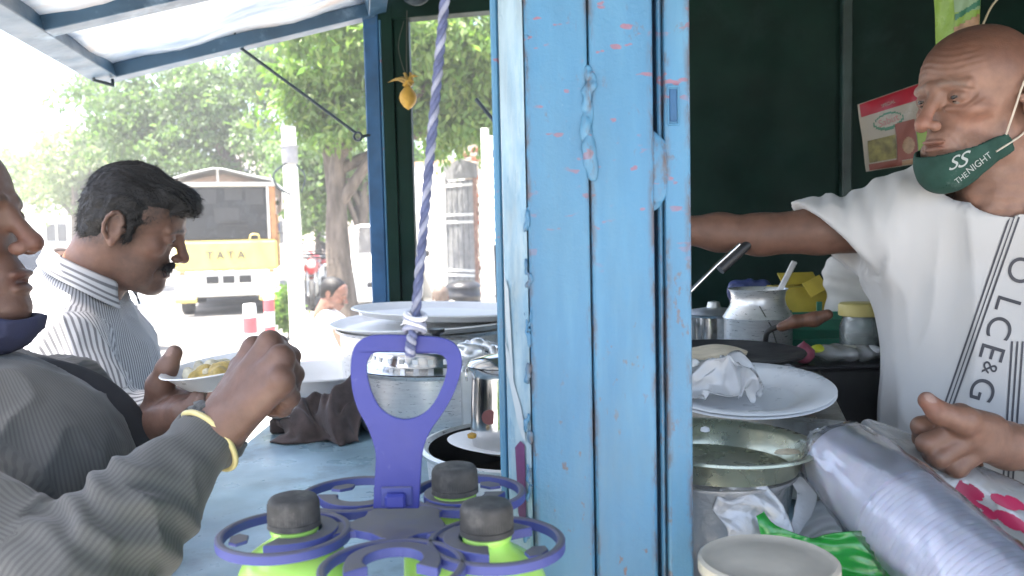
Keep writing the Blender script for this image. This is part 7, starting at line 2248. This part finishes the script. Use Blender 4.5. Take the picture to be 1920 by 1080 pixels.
for k in range(26):
    a = rs.uniform(0, 6.28); r = rs.uniform(0, 0.042)
    F.ell((math.cos(a) * r, math.sin(a) * r, 0.010), (rs.uniform(.008, .018), rs.uniform(.008, .018), rs.uniform(.008, .019)), 0.004)
V, Fc = F.surf(1)
np_mesh('curry', rigid(V, rp, pc), Fc, M['curry'], t)
F = Field((-0.075, -0.075, 0.0), (0.075, 0.075, 0.05), 0.0025)
for k in range(14):
    F.ell((-0.03 + rs.uniform(-.02, .02), 0.02 + rs.uniform(-.02, .02), 0.013), (rs.uniform(.006, .012), rs.uniform(.006, .012), rs.uniform(.008, .017)), 0.003)
V, Fc = F.surf(0)
np_mesh('rice', rigid(V, rp, pc), Fc, M['rice'], t)

# ---------------------------------------------------------------- people sitting farther off
def sitter(label, px, py, D, yaw, shirt, hair, sc=1.0, pitch=-0.1):
    hc_ = W(px, py, D)
    base = Vector((hc_.x, hc_.y, 0.12 if hc_.x > -2.7 else 0.0))
    t = thing('person', label, 'person', base, None)
    Bz = Matrix.Rotation(yaw, 3, 'Z')
    Hm = basis(Bz @ Vector((1, 0, pitch)))
    F = head_field(res=0.0065)
    V, Fc = F.surf(1)
    C = head_color(V, (0.20, 0.105, 0.075), stubble=0.3, moustache=0.6, grey=(0.1, 0.08, 0.07))
    parts = [(rigid(V, Hm, hc_), Fc, C)]
    z0 = base.z - hc_.z
    F = Field((-0.35, -0.35, z0 - 0.02), (0.75, 0.35, -0.05), 0.016)
    for s in (-1, 1):
        F.chain([(0.10, s * 0.2, -0.26), (0.20, s * 0.24, -0.50), (0.42, s * 0.12, -0.42), (0.50, s * 0.07, -0.40)], [0.045, 0.038, 0.028, 0.03], 0.02)
        F.chain([(-0.02, s * 0.09, z0 + 0.50), (0.40, s * 0.12, z0 + 0.50), (0.40, s * 0.12, z0 + 0.07)], [0.08, 0.06, 0.045], 0.02)
        F.ell((0.47, s * 0.12, z0 + 0.04), (0.13, 0.045, 0.04), 0.02)
    F.ell((-0.03, 0, -0.4), (0.11, 0.16, 0.24), 0.05)
    V, Fc = F.surf(1)
    parts.append((rigid(V, Bz, hc_), Fc, skin_col(V, (0.20, 0.105, 0.075))))
    V, Fc, C = merge(parts)
    np_mesh('body', V, Fc, M['skin'], t, C)
    F = Field((-0.14, -0.11, -0.10), (0.12, 0.11, 0.15), 0.006)
    F.ell((-0.018, 0, 0.036), (0.106, 0.085, 0.090), 0.0).ell((-0.062, 0, -0.015), (0.050, 0.066, 0.062), 0.02)
    F.ell((0.085, 0, -0.01), (0.075, 0.12, 0.095), 0.006, mode='sub')
    V, Fc = F.surf(1)
    np_mesh('hair', rigid(V, Hm, hc_), Fc, hair, t)
    F = Field((-0.35, -0.36, z0 + 0.30), (0.45, 0.36, -0.10), 0.012)
    F.ell((-0.03, 0, -0.36), (0.15, 0.20, 0.20), 0.03).ell((0.0, 0, -0.55), (0.16, 0.19, 0.2), 0.05)
    for s in (-1, 1):
        F.cap((-0.05, s * 0.17, -0.25), (-0.05, s * 0.03, -0.18), 0.065, 0.06, 0.05)
        F.chain([(-0.04, s * 0.19, -0.26), (0.14, s * 0.235, -0.47)], [0.07, 0.062], 0.03)
    V, Fc = F.surf(1)
    np_mesh('shirt', rigid(fold(V, Fc, (9, 9, 5), 0.008, 3), Bz, hc_), Fc, shirt, t)
    F = Field((-0.25, -0.3, z0), (0.6, 0.3, z0 + 0.72), 0.014)
    F.ell((0, 0, z0 + 0.52), (0.16, 0.18, 0.12), 0.03)
    for s in (-1, 1): F.chain([(0, s * 0.09, z0 + 0.52), (0.40, s * 0.12, z0 + 0.52), (0.40, s * 0.12, z0 + 0.12)], [0.095, 0.075, 0.06], 0.03)
    V, Fc = F.surf(1)
    np_mesh('trousers', rigid(V, Bz, hc_), Fc, mat('pale_trousers', (0.35, 0.34, 0.32), 0.9), t)
    s_ = thing('stool', 'low plastic stool under the ' + ('white shirted sitting man' if px < 700 else 'sitting person by the black bin'), 'stool', base)
    q = hc_ + Bz @ Vector((-0.02, 0, 0)); q.z = base.z
    box('seat', q + Vector((0, 0, 0.40)), (0.34, 0.34, 0.03), M['boll_red'], s_, Bz, 0.01)
    for a in (-1, 1):
        for b in (-1, 1): beam('leg', q + Bz @ Vector((a * 0.17, b * 0.17, 0)), q + Bz @ Vector((a * 0.13, b * 0.13, 0.385)), 0.03, 0.03, M['boll_red'], s_, (0, 1, 0), 0.003)
sitter('man in bright white shirt sitting in the sun beyond the counter', 627, 550, 6.6, R(-12), mat('sunlit_white_shirt', (0.75, 0.75, 0.74), 0.9, var=0.05), M['hair_black'], 1.0, -0.35)
sitter('person seen from behind sitting next to the black bin', 826, 556, 9.0, R(95), mat('white_vest', (0.7, 0.7, 0.68), 0.9, var=0.05), hair_mat('grey_brown_hair', (0.10, 0.075, 0.06)), 1.0)

# ================================================================ thin volume added over the street, imitating the glare that whitens the distance
def glare_veil_mat():
    m = bpy.data.materials.new('glare_veil')
    m.use_nodes = True
    nt = m.node_tree
    nt.nodes.clear()
    out = nt.nodes.new('ShaderNodeOutputMaterial')
    vol = nt.nodes.new('ShaderNodeVolumePrincipled')
    vol.inputs['Color'].default_value = (0.95, 0.96, 0.97, 1)
    vol.inputs['Density'].default_value = 0.0042
    vol.inputs['Anisotropy'].default_value = 0.2
    nt.links.new(vol.outputs[0], out.inputs['Volume'])
    return m
tag(box2('glare_volume', (-125, -65, -1.0), (125, 165, 10.5), glare_veil_mat(), None, 0), kind='stuff')
